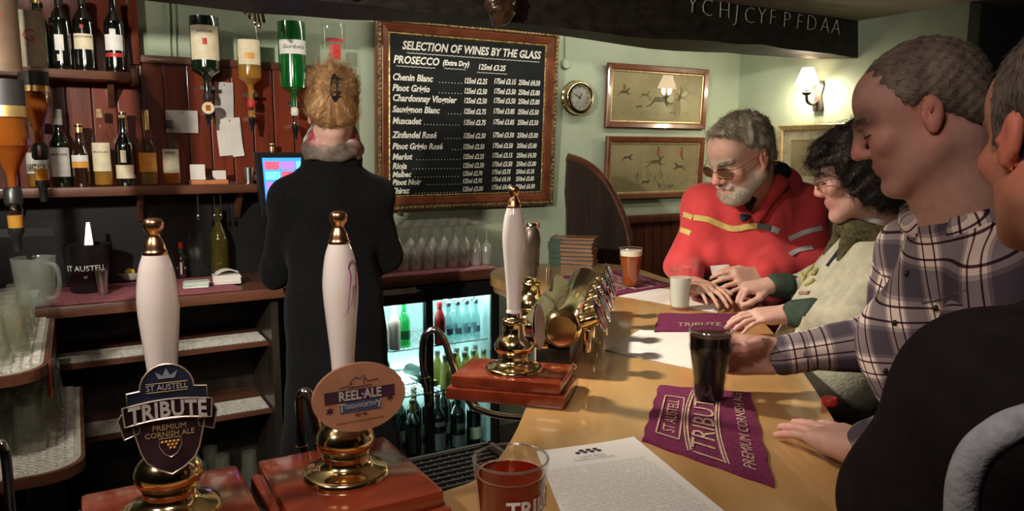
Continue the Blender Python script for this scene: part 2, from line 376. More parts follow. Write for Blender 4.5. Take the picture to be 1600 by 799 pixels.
# ---------------------------------------------------------------- smooth solids (bodies, clothes): distance fields -> one continuous mesh
def frame3(x, z):
    X = Vector(x).normalized(); Z = Vector(z); Z = (Z - X * Z.dot(X)).normalized(); Y = Z.cross(X)
    return np.array([X, Y, Z])           # rows are the local axes
class Solid:
    def __init__(s): s.p = []
    def add(s, fn, lo, hi, k, op, col): s.p.append((fn, np.array(lo), np.array(hi), k, op, col)); return s
    def ell(s, c, r, A=None, k=.01, op='+', col=None):
        c = np.array(c, float); r = np.array(r, float); A = np.eye(3) if A is None else np.array(A, float); m = r.max()
        def fn(P):
            q = (P - c) @ A.T; k0 = np.sqrt(((q / r) ** 2).sum(1)); k1 = np.sqrt(((q / r ** 2) ** 2).sum(1)) + 1e-9
            return k0 * (k0 - 1) / k1
        ext = np.sqrt(((A.T * r) ** 2).sum(1)); return s.add(fn, c - ext, c + ext, k, op, col)
    def cap(s, a, b, ra, rb=None, k=.01, op='+', col=None, flat=None):
        a = np.array(a, float); b = np.array(b, float); rb = ra if rb is None else rb; d = b - a; dd = max(float(d @ d), 1e-12)
        if flat is not None: fn_ = np.array(Vector(flat[0]).normalized()); fs = flat[1]
        def fn(P):
            q = P - a; t = np.clip(q @ d / dd, 0, 1); e = q - t[:, None] * d
            if flat is not None: e = e + np.outer(e @ fn_, fn_) * (fs - 1)
            return np.sqrt((e * e).sum(1)) - (ra + (rb - ra) * t)
        m = max(ra, rb); return s.add(fn, np.minimum(a, b) - m, np.maximum(a, b) + m, k, op, col)
    def chain(s, pts, rs, k=.012, op='+', col=None, flat=None):
        for i in range(len(pts) - 1): s.cap(pts[i], pts[i + 1], rs[i], rs[i + 1], k, op, col, flat)
        return s
    def box(s, c, h, A=None, rnd=.005, k=.01, op='+', col=None):
        c = np.array(c, float); h = np.array(h, float) - rnd; A = np.eye(3) if A is None else np.array(A, float)
        def fn(P):
            q = np.abs((P - c) @ A.T) - h; return np.sqrt((np.maximum(q, 0) ** 2).sum(1)) + np.minimum(q.max(1), 0) - rnd
        ext = np.abs(A.T) @ (h + rnd); return s.add(fn, c - ext, c + ext, k, op, col)
    def half(s, p, n, k=.01, op='&'):     # keep the side n points away from
        p = np.array(p, float); n = np.array(Vector(n).normalized())
        return s.add(lambda P: (P - p) @ n, np.full(3, -9.), np.full(3, 9.), k, op, None)
    def torus(s, c, Rr, r, A, k=.01, op='+', col=None):
        c = np.array(c, float); A = np.array(A, float)
        def fn(P):
            q = (P - c) @ A.T; return np.sqrt((np.sqrt(q[:, 0] ** 2 + q[:, 1] ** 2) - Rr) ** 2 + q[:, 2] ** 2) - r
        e = Rr + r; return s.add(fn, c - e, c + e, k, op, col)
    def ev(s, P, full=True, mar=.035):
        d = np.full(len(P), 1e3)
        for fn, lo, hi, k, op, col in s.p:
            if full or op == '&': i = slice(None); Q = P
            else:
                i = np.nonzero(((P > lo - mar) & (P < hi + mar)).all(1))[0]
                if len(i) == 0: continue
                Q = P[i]
            e = fn(Q); a = d[i]
            if op == '+':
                h = np.maximum(k - np.abs(a - e), 0) / k; d[i] = np.minimum(a, e) - h * h * k / 4
            else:
                if op == '-': e = -e
                h = np.maximum(k - np.abs(a - e), 0) / k; d[i] = np.maximum(a, e) + h * h * k / 4
        return d
    def mesh(s, vox, disp=None, base=(0, 0, 0), basecol=None, sig=.006):
        lo = np.min([q[1] for q in s.p if q[4] == '+'], 0) - 4 * vox; hi = np.max([q[2] for q in s.p if q[4] == '+'], 0) + 4 * vox
        B = 6; n = np.ceil((hi - lo) / (vox * B)).astype(int); nf = n * B + 1
        g = np.stack(np.meshgrid(*[np.arange(k) for k in n], indexing='ij'), -1).reshape(-1, 3)
        ctr = lo + (g + .5) * vox * B; dc = s.ev(ctr)
        D = np.repeat(np.repeat(np.repeat(np.where(dc > 0, 1., -1.).reshape(n), B, 0), B, 1), B, 2)
        D = np.pad(D, ((0, 1), (0, 1), (0, 1)), 'edge')
        near = g[np.abs(dc) < vox * B * 1.35 + .012]
        off = np.stack(np.meshgrid(*[np.arange(B + 1)] * 3, indexing='ij'), -1).reshape(-1, 3)
        idx = (near[:, None, :] * B + off[None]).reshape(-1, 3)
        flat = np.unique(idx[:, 0] * (nf[1] * nf[2]) + idx[:, 1] * nf[2] + idx[:, 2])
        idx = np.stack([flat // (nf[1] * nf[2]), flat // nf[2] % nf[1], flat % nf[2]], 1)
        P = lo + idx * vox; dv = s.ev(P, False)
        s.disp = disp
        if disp is not None: dv = dv - disp(P)
        D[idx[:, 0], idx[:, 1], idx[:, 2]] = dv
        ins = D < 0
        c = sum(ins[a:ins.shape[0] - 1 + a, b:ins.shape[1] - 1 + b, e:ins.shape[2] - 1 + e].astype(np.int8) for a in (0, 1) for b in (0, 1) for e in (0, 1))
        cell = np.argwhere((c > 0) & (c < 8)); ids = -np.ones(c.shape, np.int64); ids[cell[:, 0], cell[:, 1], cell[:, 2]] = np.arange(len(cell))
        acc = np.zeros((len(cell), 3)); cnt = np.zeros(len(cell)); cs = [(a, b, e) for a in (0, 1) for b in (0, 1) for e in (0, 1)]
        for i, A in enumerate(cs):
            for Bc in cs[i + 1:]:
                if sum(abs(A[k] - Bc[k]) for k in range(3)) != 1: continue
                da = D[cell[:, 0] + A[0], cell[:, 1] + A[1], cell[:, 2] + A[2]]; db = D[cell[:, 0] + Bc[0], cell[:, 1] + Bc[1], cell[:, 2] + Bc[2]]
                m = (da < 0) != (db < 0); t = np.where(m, da / np.where(m, da - db, 1), 0)
                acc += np.where(m[:, None], np.array(A) + (np.array(Bc) - np.array(A)) * t[:, None], 0); cnt += m
        V = lo + (cell + acc / np.maximum(cnt, 1)[:, None]) * vox
        Fs = []
        for ax in range(3):
            e = np.eye(3, dtype=int)[ax]; a1 = np.eye(3, dtype=int)[(ax + 1) % 3]; a2 = np.eye(3, dtype=int)[(ax + 2) % 3]
            sl0 = [slice(0, q) for q in ins.shape]; sl1 = list(sl0); sl0[ax] = slice(0, -1); sl1[ax] = slice(1, None)
            ch = np.argwhere(ins[tuple(sl0)] != ins[tuple(sl1)])
            ch = ch[(ch[:, (ax + 1) % 3] > 0) & (ch[:, (ax + 2) % 3] > 0)]
            ch = ch[(ch[:, (ax + 1) % 3] < c.shape[(ax + 1) % 3]) & (ch[:, (ax + 2) % 3] < c.shape[(ax + 2) % 3])]
            q = [ids[tuple((ch - o).T)] for o in (0 * e, a1, a1 + a2, a2)]
            q = np.stack(q, 1); fl = ~ins[tuple(ch.T)]; q[fl] = q[fl][:, ::-1]
            Fs.append(q[(q >= 0).all(1)])
        Fs = np.concatenate(Fs)
        me = bpy.data.meshes.new('solid')
        me.vertices.add(len(V)); me.vertices.foreach_set('co', (V - np.array(base)).astype(np.float32).ravel())
        me.loops.add(4 * len(Fs)); me.loops.foreach_set('vertex_index', Fs[:, ::1].astype(np.int32).ravel())
        me.polygons.add(len(Fs)); me.polygons.foreach_set('loop_start', np.arange(0, 4 * len(Fs), 4, dtype=np.int32))
        me.polygons.foreach_set('loop_total', np.full(len(Fs), 4, dtype=np.int32))
        me.update(calc_edges=True); me.validate(); me.polygons.foreach_set('use_smooth', [True] * len(me.polygons))
        if basecol is not None:
            wsum = np.full(len(V), 1.0); cc = np.tile(np.array(basecol, float), (len(V), 1))
            for fn, lo_, hi_, k, op, col in s.p:
                if col is None: continue
                wt = 14 * np.exp(-np.maximum(fn(V), -.004) / sig - .7); wt = np.where(wt < .02, 0, wt)
                cc += wt[:, None] * np.array(col); wsum += wt
            at = me.attributes.new('Col', 'FLOAT_COLOR', 'POINT')
            at.data.foreach_set('color', np.concatenate([cc / wsum[:, None], np.ones((len(V), 1))], 1).astype(np.float32).ravel())
        s.V = V; return me
def add_vec(me, name, arr):
    at = me.attributes.new(name, 'FLOAT_VECTOR', 'POINT'); at.data.foreach_set('vector', np.asarray(arr, np.float32).ravel())
def mesh_obj(name, me, mat, parent):
    me.name = name; me.materials.append(mat); o = bpy.data.objects.new(name, me); COL.objects.link(o); o.parent = parent; return o
def folds(amp, f, seed=0):
    rs = np.random.RandomState(seed); K = rs.normal(size=(7, 3)) * f; ph = rs.uniform(0, 6.3, 7)
    def fn(P): return amp * sum(np.sin(P @ K[i] + ph[i] + 1.3 * np.sin(P @ K[(i + 2) % 7] * .6 + ph[(i + 3) % 7])) for i in range(7)) / 3.0
    return fn
# ---------------------------------------------------------------- the room
def wall_box(u0, u1, z0, z1, d0, d1): return box(u0, u1, -d1, -d0, z0, z1)      # wall-local: x along, -y into the room
ZC = 2.46; ZF = 2.28
struct('wall_back', wall_box(-3.2, CU + .1, 0, ZC, -.12, 0), wall_green, WO, (0, 0, RZ1))
S_END = w2(1504, 150)[0]
struct('wall_side', wall_box(0, S_END, 0, ZC, -.12, 0), wall_green, WC, (0, 0, RZ2))
struct('wall_recess', wall_box(S_END - .05, S_END + 2.8, 0, ZC, -.62, -.50), dark_wall, WC, (0, 0, RZ2))
struct('wall_return', wall_box(S_END - .06, S_END, 0, ZC, -.60, -.10), dark_wall, WC, (0, 0, RZ2))
struct('floor', box(-4.6, 5.6, -3.2, 6.2, -.1, 0), floor_mat)
struct('wall_left', box(-3.62, -3.5, -3.0, 2.9, 0, ZC), dark_wall)
struct('wall_front', box(-3.6, 5.0, -3.0, -2.88, 0, ZC), dark_wall)
struct('wall_right', box(3.55, 3.67, -3.0, 2.6, 0, ZC), dark_wall)
BP = Vector((1.36, 4.0, 0))                         # a point under the front face of the beam
def BL(t): return BP + WU * t
a, b_ = BL(-6.5), BL(4.0)
struct('ceiling', prism([(a.x, a.y), (-3.6, -3.0), (3.67, -3.0), (3.67, 1.5), (b_.x, b_.y)], ZF, ZF + .08), ceiling_mat)
n_ = -WN
c1 = b_ + n_ * 2.2; c0 = a + n_ * 2.2
struct('ceiling_back', prism([(a.x, a.y), (b_.x, b_.y), (c1.x, c1.y), (c0.x, c0.y)], ZC, ZC + .08), ceiling_mat)
# beam: rough-hewn, wavy faces
bv = []; bf = []; NB = 40; rnd = random.Random(3)
for i in range(NB + 1):
    t = -3.6 + 7.0 * i / NB; wv = [.010 * math.sin(t * 3.1 + k * 2) + rnd.uniform(-.005, .005) for k in range(4)]
    for k, (dn, z) in enumerate(((0, 2.085), (0, ZF + .02), (-.24, ZC), (-.24, 2.085))):
        p = BL(t) + WN * (dn + wv[k] * .8); bv.append((p.x, p.y, z + (wv[(k + 1) % 4] if z < 2.2 else 0)))
for i in range(NB):
    for k in range(4): bf.append((i * 4 + k, (i + 1) * 4 + k, (i + 1) * 4 + (k + 1) % 4, i * 4 + (k + 1) % 4))
bf += [(3, 2, 1, 0), tuple(NB * 4 + k for k in range(4))]
beam = mk('beam', (bv, bf), beam_mat, smooth=True, angle=50); beam['kind'] = 'structure'
def beam_uz(px, py):
    r = ray(px, py); t = BP.dot(WN) / (r.x * WN.x + r.y * WN.y); p = r * t; return (p - BP).dot(WU), p.z + EYE
txt = "YCHJCYFPFDAA'"; xs = [1078, 1101, 1128, 1147, 1167, 1186, 1203, 1225, 1245, 1264, 1285, 1302, 1313]
ys = [10, 14, 18, 22, 26, 27, 29, 33, 36, 38, 41, 44, 30]
for ch, px, py in zip(txt, xs, ys):
    t, z = beam_uz(px, py); g = xf(text(ch, .118, ext=.001, off=-.004), rot=(0, 0, R(random.uniform(-5, 3))), scale=(1.0, 1, 1))
    p = BL(t) + WN * .018; o = mk('chalk_letter', upright(g), chalk_grey, None, (p.x, p.y, z), (0, 0, RZ1), smooth=False)
    o.parent = beam
# wainscot on the back wall beyond the bar
u0 = w1(930, 335)[0]; zt = 1.175
wn = struct('wall_wainscot', wall_box(u0, CU, 0, zt - .05, 0, .012), wood_wains, WO, (0, 0, RZ1))
n = 16
for i in range(n):
    a0 = u0 + (CU - u0) * i / n; a1 = u0 + (CU - u0) * (i + 1) / n
    mk('plank', wall_box(a0 + .003, a1 - .003, .0, zt - .05, .012, .024), wood_wains, wn, smooth=False)
mk('rail', box(u0, CU, -.045, 0, zt - .05, zt, .008), wood_wains, wn)
wn2 = struct('wall_wainscot_side', wall_box(0, S_END, 0, zt - .05, 0, .02), wood_wains, WC, (0, 0, RZ2))
mk('rail', box(0, S_END, -.045, 0, zt - .05, zt, .008), wood_wains, wn2)
# surface cable drop and round junction box on the wall beside the clock
u, z = w1(884, 100, .01)
cb = thing('cable_box', W(u, 0, z), RZ1, 'small round wall box painted green at the end of a cable drop', 'wall box')
mk('cover', upright(xf(lathe([(0, .02), (.024, .018), (.03, .008), (.031, 0)], 20), scale=(1, 1, 1))), wall_green, cb)
mk('conduit', tube([(0, -.006, .02), (0, -.006, .42)], .006, 8), wall_green, cb)
# cable on the green wall behind the optics
for px in (266, 275):
    u, z = w1(px, 90, .01); 
    o = mk('trim_cable', tube([(0, -.008, -.02), (.004, -.008, .2), (0, -.008, .48)], .0055, 8), wall_green, None, W(u, 0, z), (0, 0, RZ1)); o['kind'] = 'structure'
# ---------------------------------------------------------------- plank panelling of the back bar
pt = 1.935; pL = -1.75; pR = -.10; pS = -1.02
panel = thing('back_bar_panelling', W(pL, 0, .0), RZ1, 'red-brown vertical plank panelling behind the spirit shelves', 'wall panelling')
del panel['category']; del panel['label']; panel.name = 'wall_panelling'; panel['kind'] = 'structure'
nb = 18; bw = (pR - pL) / nb
for i in range(nb):
    x0 = i * bw; top = 2.45 if pL + x0 + bw < pS + .02 else pt
    mk('plank', box(x0 + .0025, x0 + bw - .0025, -.026 - .003 * random.random(), -.004, 1.385, top, .003), wood_red, panel, smooth=False)
mk('plank_backing', box(0, pR - pL, -.006, 0, 1.385, pt - .01), wood_dark, panel, smooth=False)
mk('shelf_shade_board', box(0, pR - pL, -.016, 0, 1.0, 1.385), blackp, panel, smooth=False)  # black board stands in for the shade under the spirit shelf
mk('top_rail', box(pS - pL, pR - pL + .012, -.045, 0, pt - .005, pt + .028, .006), wood_shelf, panel)
mk('end_post', box(pR - pL - .005, pR - pL + .02, -.04, 0, 1.0, pt, .004), wood_red, panel)
mk('upright_trim', box(pS - pL - .03, pS - pL + .008, -.055, 0, 1.92, 2.45, .005), wood_red, panel)
# ---------------------------------------------------------------- shelves of the back bar
sh = thing('spirit_shelf', W(-1.75, 0, 1.38), RZ1, 'long brown wooden shelf carrying the row of spirit bottles', 'shelf')
mk('board', box(0, 1.17, -.215, -.02, 0, .038, .005), wood_shelf, sh)
for x in (.25, .7, 1.1): mk('bracket', prism([(0, 0), (.12, 0), (0, -.12)], -.012, .012), wood_shelf, sh, (x, -.03, 0), (R(90), 0, R(-90)), smooth=False)
sh = thing('upper_shelf', W(-1.75, 0, 1.838), RZ1, 'short upper wooden shelf carrying the wine bottles', 'shelf')
mk('board', box(0, .70, -.215, -.02, 0, .034, .005), wood_shelf, sh)
mk('end_lip', box(.69, .715, -.215, -.02, -.01, .05, .004), wood_shelf, sh)
sb_ = prism([(0, 0), (.10, 0), (0, -.10)], -.012, .012)
for x in (.15, .62): mk('bracket', sb_, wood_shelf, sh, (x, -.03, 0), (R(90), 0, R(-90)), smooth=False)
mk('rail_rod', tube([(.32, -.205, .034), (.32, -.205, .62)], .007, 10), chrome, sh)
# ---------------------------------------------------------------- back counter with open shelves and the glass-door fridge
CT = 1.0
bc = thing('back_counter', W(-1.44, 0, 0), RZ1, 'dark wooden back counter under the spirit shelves', 'counter')
mk('worktop', box(0, 1.95, -.50, -.005, CT - .045, CT - .002, .006), wood_shelf, bc)
for x in (.0, .83): mk('upright', box(x, x + .03, -.46, -.01, 0, CT - .05), wood_dark, bc, smooth=False)
UZ1 = w1(350, 541, .38)[1]; UZ2 = w1(380, 645, .38)[1]
for z in (UZ2, UZ1): mk('shelf_board', box(.03, .83, -.385, -.01, z - .02, z), wood_shelf, bc, smooth=False)
mk('plinth', box(.03, .83, -.44, -.01, 0, .10), wood_dark, bc, smooth=False)
mk('back_panel', box(0, 1.95, -.008, 0, 0, CT - .05), wood_dark, bc, smooth=False)
def mesh_mat(w, d, cell=.02, bar=.004, h=.008):
    gs = []
    for i in range(int(w / cell) + 1): gs.append(box(i * cell - bar / 2, i * cell + bar / 2, 0, d, 0, h * .6))
    for j in range(int(d / cell) + 1): gs.append(box(0, w, j * cell - bar / 2, j * cell + bar / 2, h * .4, h))
    return join(*gs)
mg = mesh_mat(.78, .17)  # mats cut short to imitate the shade deep under the counter
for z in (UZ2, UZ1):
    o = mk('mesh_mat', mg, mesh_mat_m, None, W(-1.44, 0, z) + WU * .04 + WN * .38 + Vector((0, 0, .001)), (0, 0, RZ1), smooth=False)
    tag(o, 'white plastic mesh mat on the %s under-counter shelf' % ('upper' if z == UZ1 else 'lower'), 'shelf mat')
# fridge
fu0 = -.30; fw = .775; fr = thing('bottle_fridge', W(fu0, 0, 0), RZ1, 'black glass-door bottle fridge glowing blue-white under the counter', 'fridge')
FZ0, FZ1, FD = .06, .945, .47
mk('cabinet', join(box(0, fw, -.03, -.012, 0, FZ1), box(0, .025, -FD, -.03, 0, FZ1), box(fw - .025, fw, -FD, -.03, 0, FZ1), box(0, fw, -FD, -.012, 0, FZ0 + .03), box(0, fw, -FD, -.012, FZ1 - .03, FZ1)), blackp, fr, smooth=False)
liner = M('fridge_liner', (.55, .66, .64), .4, 0, .04, 6)
mk('liner', join(box(.026, fw - .026, -.034, -.0305, FZ0 + .03, FZ1 - .03), box(.0255, .029, -FD + .02, -.03, FZ0 + .03, FZ1 - .03), box(fw - .029, fw - .0255, -FD + .02, -.03, FZ0 + .03, FZ1 - .03)), liner, fr, smooth=False)
FSH_ = (.64, .412)
lit = EMIT('fridge_tube_and_fill', (.80, .96, 1.0), 44)
mk('tube_and_fill_light', join(box(.06, fw - .06, -FD + .03, -FD + .045, FZ1 - .05, FZ1 - .035), box(.06, fw - .06, -.06, -.045, FZ1 - .05, FZ1 - .035), box(.06, fw - .06, -.10, -.09, FSH_[1] - .025, FSH_[1] - .015)), lit, fr, smooth=False)  # tube under the lower shelf is added to brighten the bottom bottles
shelf_w = M('fridge_wire_shelf', (.55, .60, .60), .35, .4, .05, 30)
def wire_shelf(w, d):
    gs = [tube([(0, -y, 0), (w, -y, 0)], .004, 6) for y in (0, d * .5, d)]
    for i in range(int(w / .024) + 1): gs.append(tube([(i * .024, -d - .002, .003), (i * .024, 0, .003)], .0022, 5))
    return join(*gs)
FSH = (.64, .412)
ws = wire_shelf(fw - .07, .36)
for z in FSH: mk('wire_shelf', ws, shelf_w, fr, (.035, -.06, z))
for i, x0 in enumerate((.02, fw / 2 - .018)):
    d = mk('door_frame', join(*[box(a, b, -FD - .02 - .014 * (1 - i), -FD - .004 - .014 * (1 - i), c, e) for a, b, c, e in ((x0, x0 + .03, FZ0, FZ1 - .02), (x0 + fw / 2 - .035, x0 + fw / 2, FZ0, FZ1 - .02), (x0, x0 + fw / 2, FZ0, FZ0 + .05), (x0, x0 + fw / 2, FZ1 - .07, FZ1 - .02))]), blackp, fr, smooth=False)
    mk('pane', box(x0 + .03, x0 + fw / 2 - .035, -FD - .013 - .014 * (1 - i), -FD - .009 - .014 * (1 - i), FZ0 + .05, FZ1 - .07), glass_door, d, smooth=False)
    mk('pull', box(x0 + (fw / 2 - .03 if i == 0 else .006), x0 + (fw / 2 - .012 if i == 0 else .024), -FD - .036 - .0, -FD - .018, .38, .52, .003), steel, d)
mk('name_plate', box(.17, .325, -FD - .037, -FD - .004, FZ1 - .022, FZ1 + .003), steel, fr, smooth=False)
# ---------------------------------------------------------------- bottles
def bottle_prof(r, hb, hs, rn, h, foot=.004):
    q = smooth_prof([(r * .86, 0), (r, foot * 1.5), (r, hb * .5), (r, hb), (r * .86, hb + hs * .35), (rn * 1.35, hb + hs * .8), (rn, hb + hs), (rn * .96, h - .012), (rn * 1.12, h - .008), (rn * 1.1, h)], 3)
    return [(min(a, r), max(z, 0)) for a, z in q]
def bottle(loc, rz, label, r=.037, hb=.165, hs=.06, rn=.0145, h=.30, glass=None, liquid=None, level=.6, lab=None, cap=None, cat='bottle', name='bottle', group=None):
    """lab: list of (material, z0, z1, half-angle, text, textsize, textmat)"""
    t = thing(name, loc, rz, label, cat, group); p = bottle_prof(r, hb, hs, rn, h)
    mk('body', lathe(p, 20, cap=False), glass, t)
    if liquid is not None:
        q = [(0, .004)] + [(max(a - .003, .001), max(z, .005)) for a, z in p if z < level * h] + [(0.0, level * h)]
        mk('liquid', lathe(q, 16), liquid, t)
    for L in lab or []:
        m, z0, z1, a = L[:4]; o = mk('label', patch(r + .0008, z0, z1, a), m, t)
        if len(L) > 4: mk('lettering', xf(wrap(text(L[4], L[5], ext=.0003), r + .0014), (0, 0, (z0 + z1) / 2 + (L[7] if len(L) > 7 else 0))), L[6], o, smooth=False)
    if cap is not None:
        m, ch, cr = cap; mk('cap', lathe([(0, h - ch), (cr, h - ch), (cr, h + .003), (cr * .9, h + .006), (0, h + .006)], 16), m, t)
    return t
FACE = R(17)                                           # bottles turned so their labels look into the room
def shelf_pos(px, dn, z, py=285): u, _ = w1(px, py, dn); return W(u, dn, z)
SZ = 1.4182
def sb(px, label, dn=.12, **k): return bottle(shelf_pos(px, dn, SZ), FACE, label, **k)
sb(62, 'clear whisky bottle with white label and black name band', r=.0395, hb=.14, h=.265, dn=.15, glass=glass_clear, liquid=liq_gold, level=.28, lab=[(white_l, .055, .135, 62), (black_l, .062, .092, 55, 'JURA', .018, gold_foil)], cap=(black_l, .03, .016))
sb(98, 'green whisky bottle with white label and white capsule', dn=.095, r=.0375, hb=.165, h=.30, glass=glass_dkgreen, lab=[(white_l, .04, .155, 66, 'LAPHROAIG', .0125, ink, .03)], cap=(white_l, .055, .0165))
sb(129, 'dark squat bottle with orange and white label', r=.033, hb=.12, h=.245, glass=glass_brown, liquid=liq_amber, level=.5, lab=[(orange_l, .075, .10, 60), (white_l, .10, .125, 60)], cap=(gold_foil, .03, .0155))
sb(163, 'clear malt whisky bottle with tall cream label', r=.037, hb=.175, h=.305, glass=glass_clear, liquid=liq_gold, level=.55, lab=[(cream, .06, .175, 60, 'MACALLAN', .0115, ink, .02)], cap=(cork, .03, .014))
sb(198, 'near-black bottle with low cream label and orange top', r=.037, hb=.16, h=.298, glass=glass_black, lab=[(cream, .03, .085, 62), (cream, .095, .145, 16)], cap=(cork, .022, .0145))
sb(234, 'long-necked whisky bottle with orange label', r=.037, hb=.145, hs=.085, rn=.012, h=.305, glass=glass_clear, liquid=liq_gold, level=.36, lab=[(orange_l, .055, .135, 64)], cap=(gold_foil, .075, .0128))
sb(270, 'clear vodka-shaped bottle with arched cream label', r=.035, hb=.16, hs=.04, h=.265, glass=glass_clear, liquid=liq_amber, level=.22, lab=[(cream, .05, .15, 62, 'ARBOL', .014, ink, .035)], cap=(black_l, .028, .0145))
UZ = 1.8726
def ub(px, label, **k): return bottle(shelf_pos(px, .12, UZ, 105), FACE, label, **k)
ub(64, 'green bottle with gold lettering on the upper shelf', r=.036, glass=glass_dkgreen, lab=[(green_foil, .05, .13, 60, 'TON', .02, cream)], cap=(gold_foil, .05, .015))
ub(99, 'dark wine bottle with narrow white side labels on upper shelf', r=.0385, hb=.185, glass=glass_black, lab=[(white_l, .075, .135, 24), (white_l, .035, .06, 14)], cap=(black_l, .05, .0155))
ub(135, 'dark wine bottle with square cream label and red seal', r=.0385, hb=.19, h=.31, glass=glass_black, lab=[(cream, .085, .145, 58, 'LANGHORNE', .012, ink, .018), (red_l, .165, .18, 10)], cap=(black_l, .05, .0155))
ub(182, 'dark wine bottle with white crest label and red band', r=.0365, hb=.19, h=.31, glass=glass_black, lab=[(white_l, .088, .150, 60), (white_l, .148, .172, 18), (red_l, .062, .078, 60)], cap=(white_l, .02, .0155))
# tiny tumblers and clutter at the end of the shelf
for px, lb in ((219, 'tiny shot glass nearest the black-label bottle on the spirit shelf'), (232, 'tiny shot glass in front of the orange-label bottle')):
    o = mk('shot_glass', lathe([(.012, .0), (.016, .002), (.019, .045), (.0175, .045), (.0145, .006), (0, .006)], 14), glass_clear, None, shelf_pos(px, .19, SZ)); tag(o, lb, 'glass', 'shot glasses on the spirit shelf')
p = shelf_pos(326, .13, SZ)
t = thing('card_tray', p, RZ1, 'orange wooden tray of white cards at the shelf end', 'tray')
mk('tray', box(-.075, .075, -.045, .045, 0, .018, .003), M('tray_orange_wood', (.62, .22, .08), .5), t)
o = mk('card', box(-.072, -.012, -.004, .012, .019, .085), paper, t, rot=(R(-6), 0, R(-6)), smooth=False)
mk('card', box(.02, .075, -.004, .004, .019, .058), paper, t, rot=(R(-8), 0, R(6)), smooth=False)
mk('clip', join(box(-.012, .018, -.02, .0, .018, .03), tube([(0, -.01, .03), (.004, -.012, .045), (.012, -.01, .03)], .002, 6)), blackp, t, smooth=False)
o = mk('keys', join(*[tube(crv([(.0 + i * .012, 0, .002), (.006 + i * .012, .006, .01), (.014 + i * .012, 0, .003), (.006 + i * .012, -.006, .006)], 4), .002, 6) for i in range(3)]), chrome, None, shelf_pos(358, .19, SZ)); tag(o, 'small bunch of keys lying on the shelf by the cards', 'keys')
o = mk('steel_beaker', lathe([(0, 0), (.019, 0), (.021, .07), (.0195, .07), (.018, .004), (0, .004)], 18), steel, None, shelf_pos(389, .13, SZ)); tag(o, 'small steel beaker on the shelf beside the till', 'beaker')
# notes pinned on the panelling
for i, (x0, y0, x1, y1, lb, tilt) in enumerate(((258, 172, 310, 208, 'white note sheet pinned low on planks beside the round optic badge', 0), (334, 128, 366, 186, 'tall grey-white note pinned between the optics', 1), (338, 184, 379, 243, 'pair of price notes hanging under the tall note', -4))):
    ua, za = w1(x0, y0, .035); ub_, zb = w1(x1, y1, .035); h = abs(za - zb); wd = ub_ - ua
    t = thing('pinned_note', W(ua, .034, zb), RZ1, lb, 'note')
    mk('sheet', xf(upright(grid_sheet(wd, h, 4, 6, lambda x, y: .004 * math.sin(y * 30 + x * 12), .0006)), (wd / 2, -.003, h / 2), (0, R(tilt), 0)), paper if i != 1 else papergrey, t)
    mk('pin', ball((wd / 2, -.01, h * .93), .004, 8, 6), steel, t)
    if i == 2: mk('sheet', xf(upright(grid_sheet(wd * .48, h * .9, 3, 5, lambda x, y: .003 * math.sin(y * 34), .0006)), (wd * .75, -.009, h * .42), (0, R(-7), 0)), paper, t)
# ---------------------------------------------------------------- inverted spirit bottles on wall optics
def optic_bottle(px, ytop, ybot, rpx, label, glass, liquid, level, labels, dn=.12, emblem=None, capm=black_l, measure=liq_amber, ptop=None):
    u, zt = w1(px, ytop, dn); _, zb = w1(px, ybot, dn); hb = zt - zb
    p = W(u, dn, 0); dist = p.y; r = rpx * dist / F
    h = hb + .11
    t = thing('optic_bottle', (p.x, p.y, zb - .11), FACE + R(4), label, 'bottle', 'spirit bottles on the wall optics')
    prof = smooth_prof([(.012, 0), (.013, .012), (.0135, .055), (.017, .078), (r * .62, .094), (r * .93, .106), (r, .122), (r, .11 + hb * .6), (r, h - .008), (r * .93, h), (r * .6, h + .002), (.0, h - .004)], 3)
    mk('body', lathe(prof, 22), glass, t)
    if liquid is not None:
        q = [(0, .004)] + [(max(a - .003, .001), z) for a, z in prof if z < .06 + level * (h - .06)] + [(0, .06 + level * (h - .06))]
        mk('liquid', lathe(q, 18), liquid, t)
    mk('base_nub', lathe([(.012, h - .002), (.008, h + .006), (0, h + .007)], 12), glass_clear, t)
    for m, a0, a1, ang, tx, ts, tm, dz in labels:
        o = mk('label', patch(r + .001, .11 + hb * a0, .11 + hb * a1, ang), m, t)
        if tx: mk('lettering', xf(wrap(text(tx, ts, ext=.0003, shear=.2 if tx == "Gordon's" else 0), r + .002), (0, 0, .11 + hb * (a0 + a1) / 2 + dz)), tm, o, smooth=False)
    d = mk('optic', lathe([(.0, -.125), (.008, -.125), (.009, -.10), (.0125, -.095), (.0125, -.075), (.016, -.07), (.016, -.062)], 16), blackp, t)
    mk('measure_chamber', lathe([(.016, -.062), (.0165, -.022), (.014, -.016)], 16), glass_clear, d)
    mk('measure_fill', lathe([(0, -.06), (.0145, -.06), (.0145, -.03), (0, -.03)], 14), measure, d)
    mk('collar', lathe([(.014, -.018), (.017, -.012), (.0165, .012), (.013, .02)], 16), capm, d)
    mk('wall_bracket', box(-.008, .008, .0, dn - .03, -.07, -.055), blackp, t, smooth=False)
    mk('clamp', join(box(-.03, .03, .012, .018, .03, .045), box(-.006, .006, .012, dn - .03, .03, .045)), blackp, t, smooth=False)
    if emblem:
        e = mk('emblem', upright(lathe([(0, .004), (.024, .004), (.026, 0), (0, 0)], 24)), cream, d, (0, -.026, -.05))
        mk('emblem_print', upright(box(-.010, .010, -.011, .013, .004, .005)), liq_amber, e, smooth=False)
    return t
optic_bottle(318, 27, 110, 21, 'inverted green whiskey bottle with tall cream label on the optic', glass_dkgreen, None, .5, [(cream, .18, .82, 66, 'JAMESON', .016, ink, .045), (red_l, .46, .58, 9, '', 0, None, 0)], emblem=True)
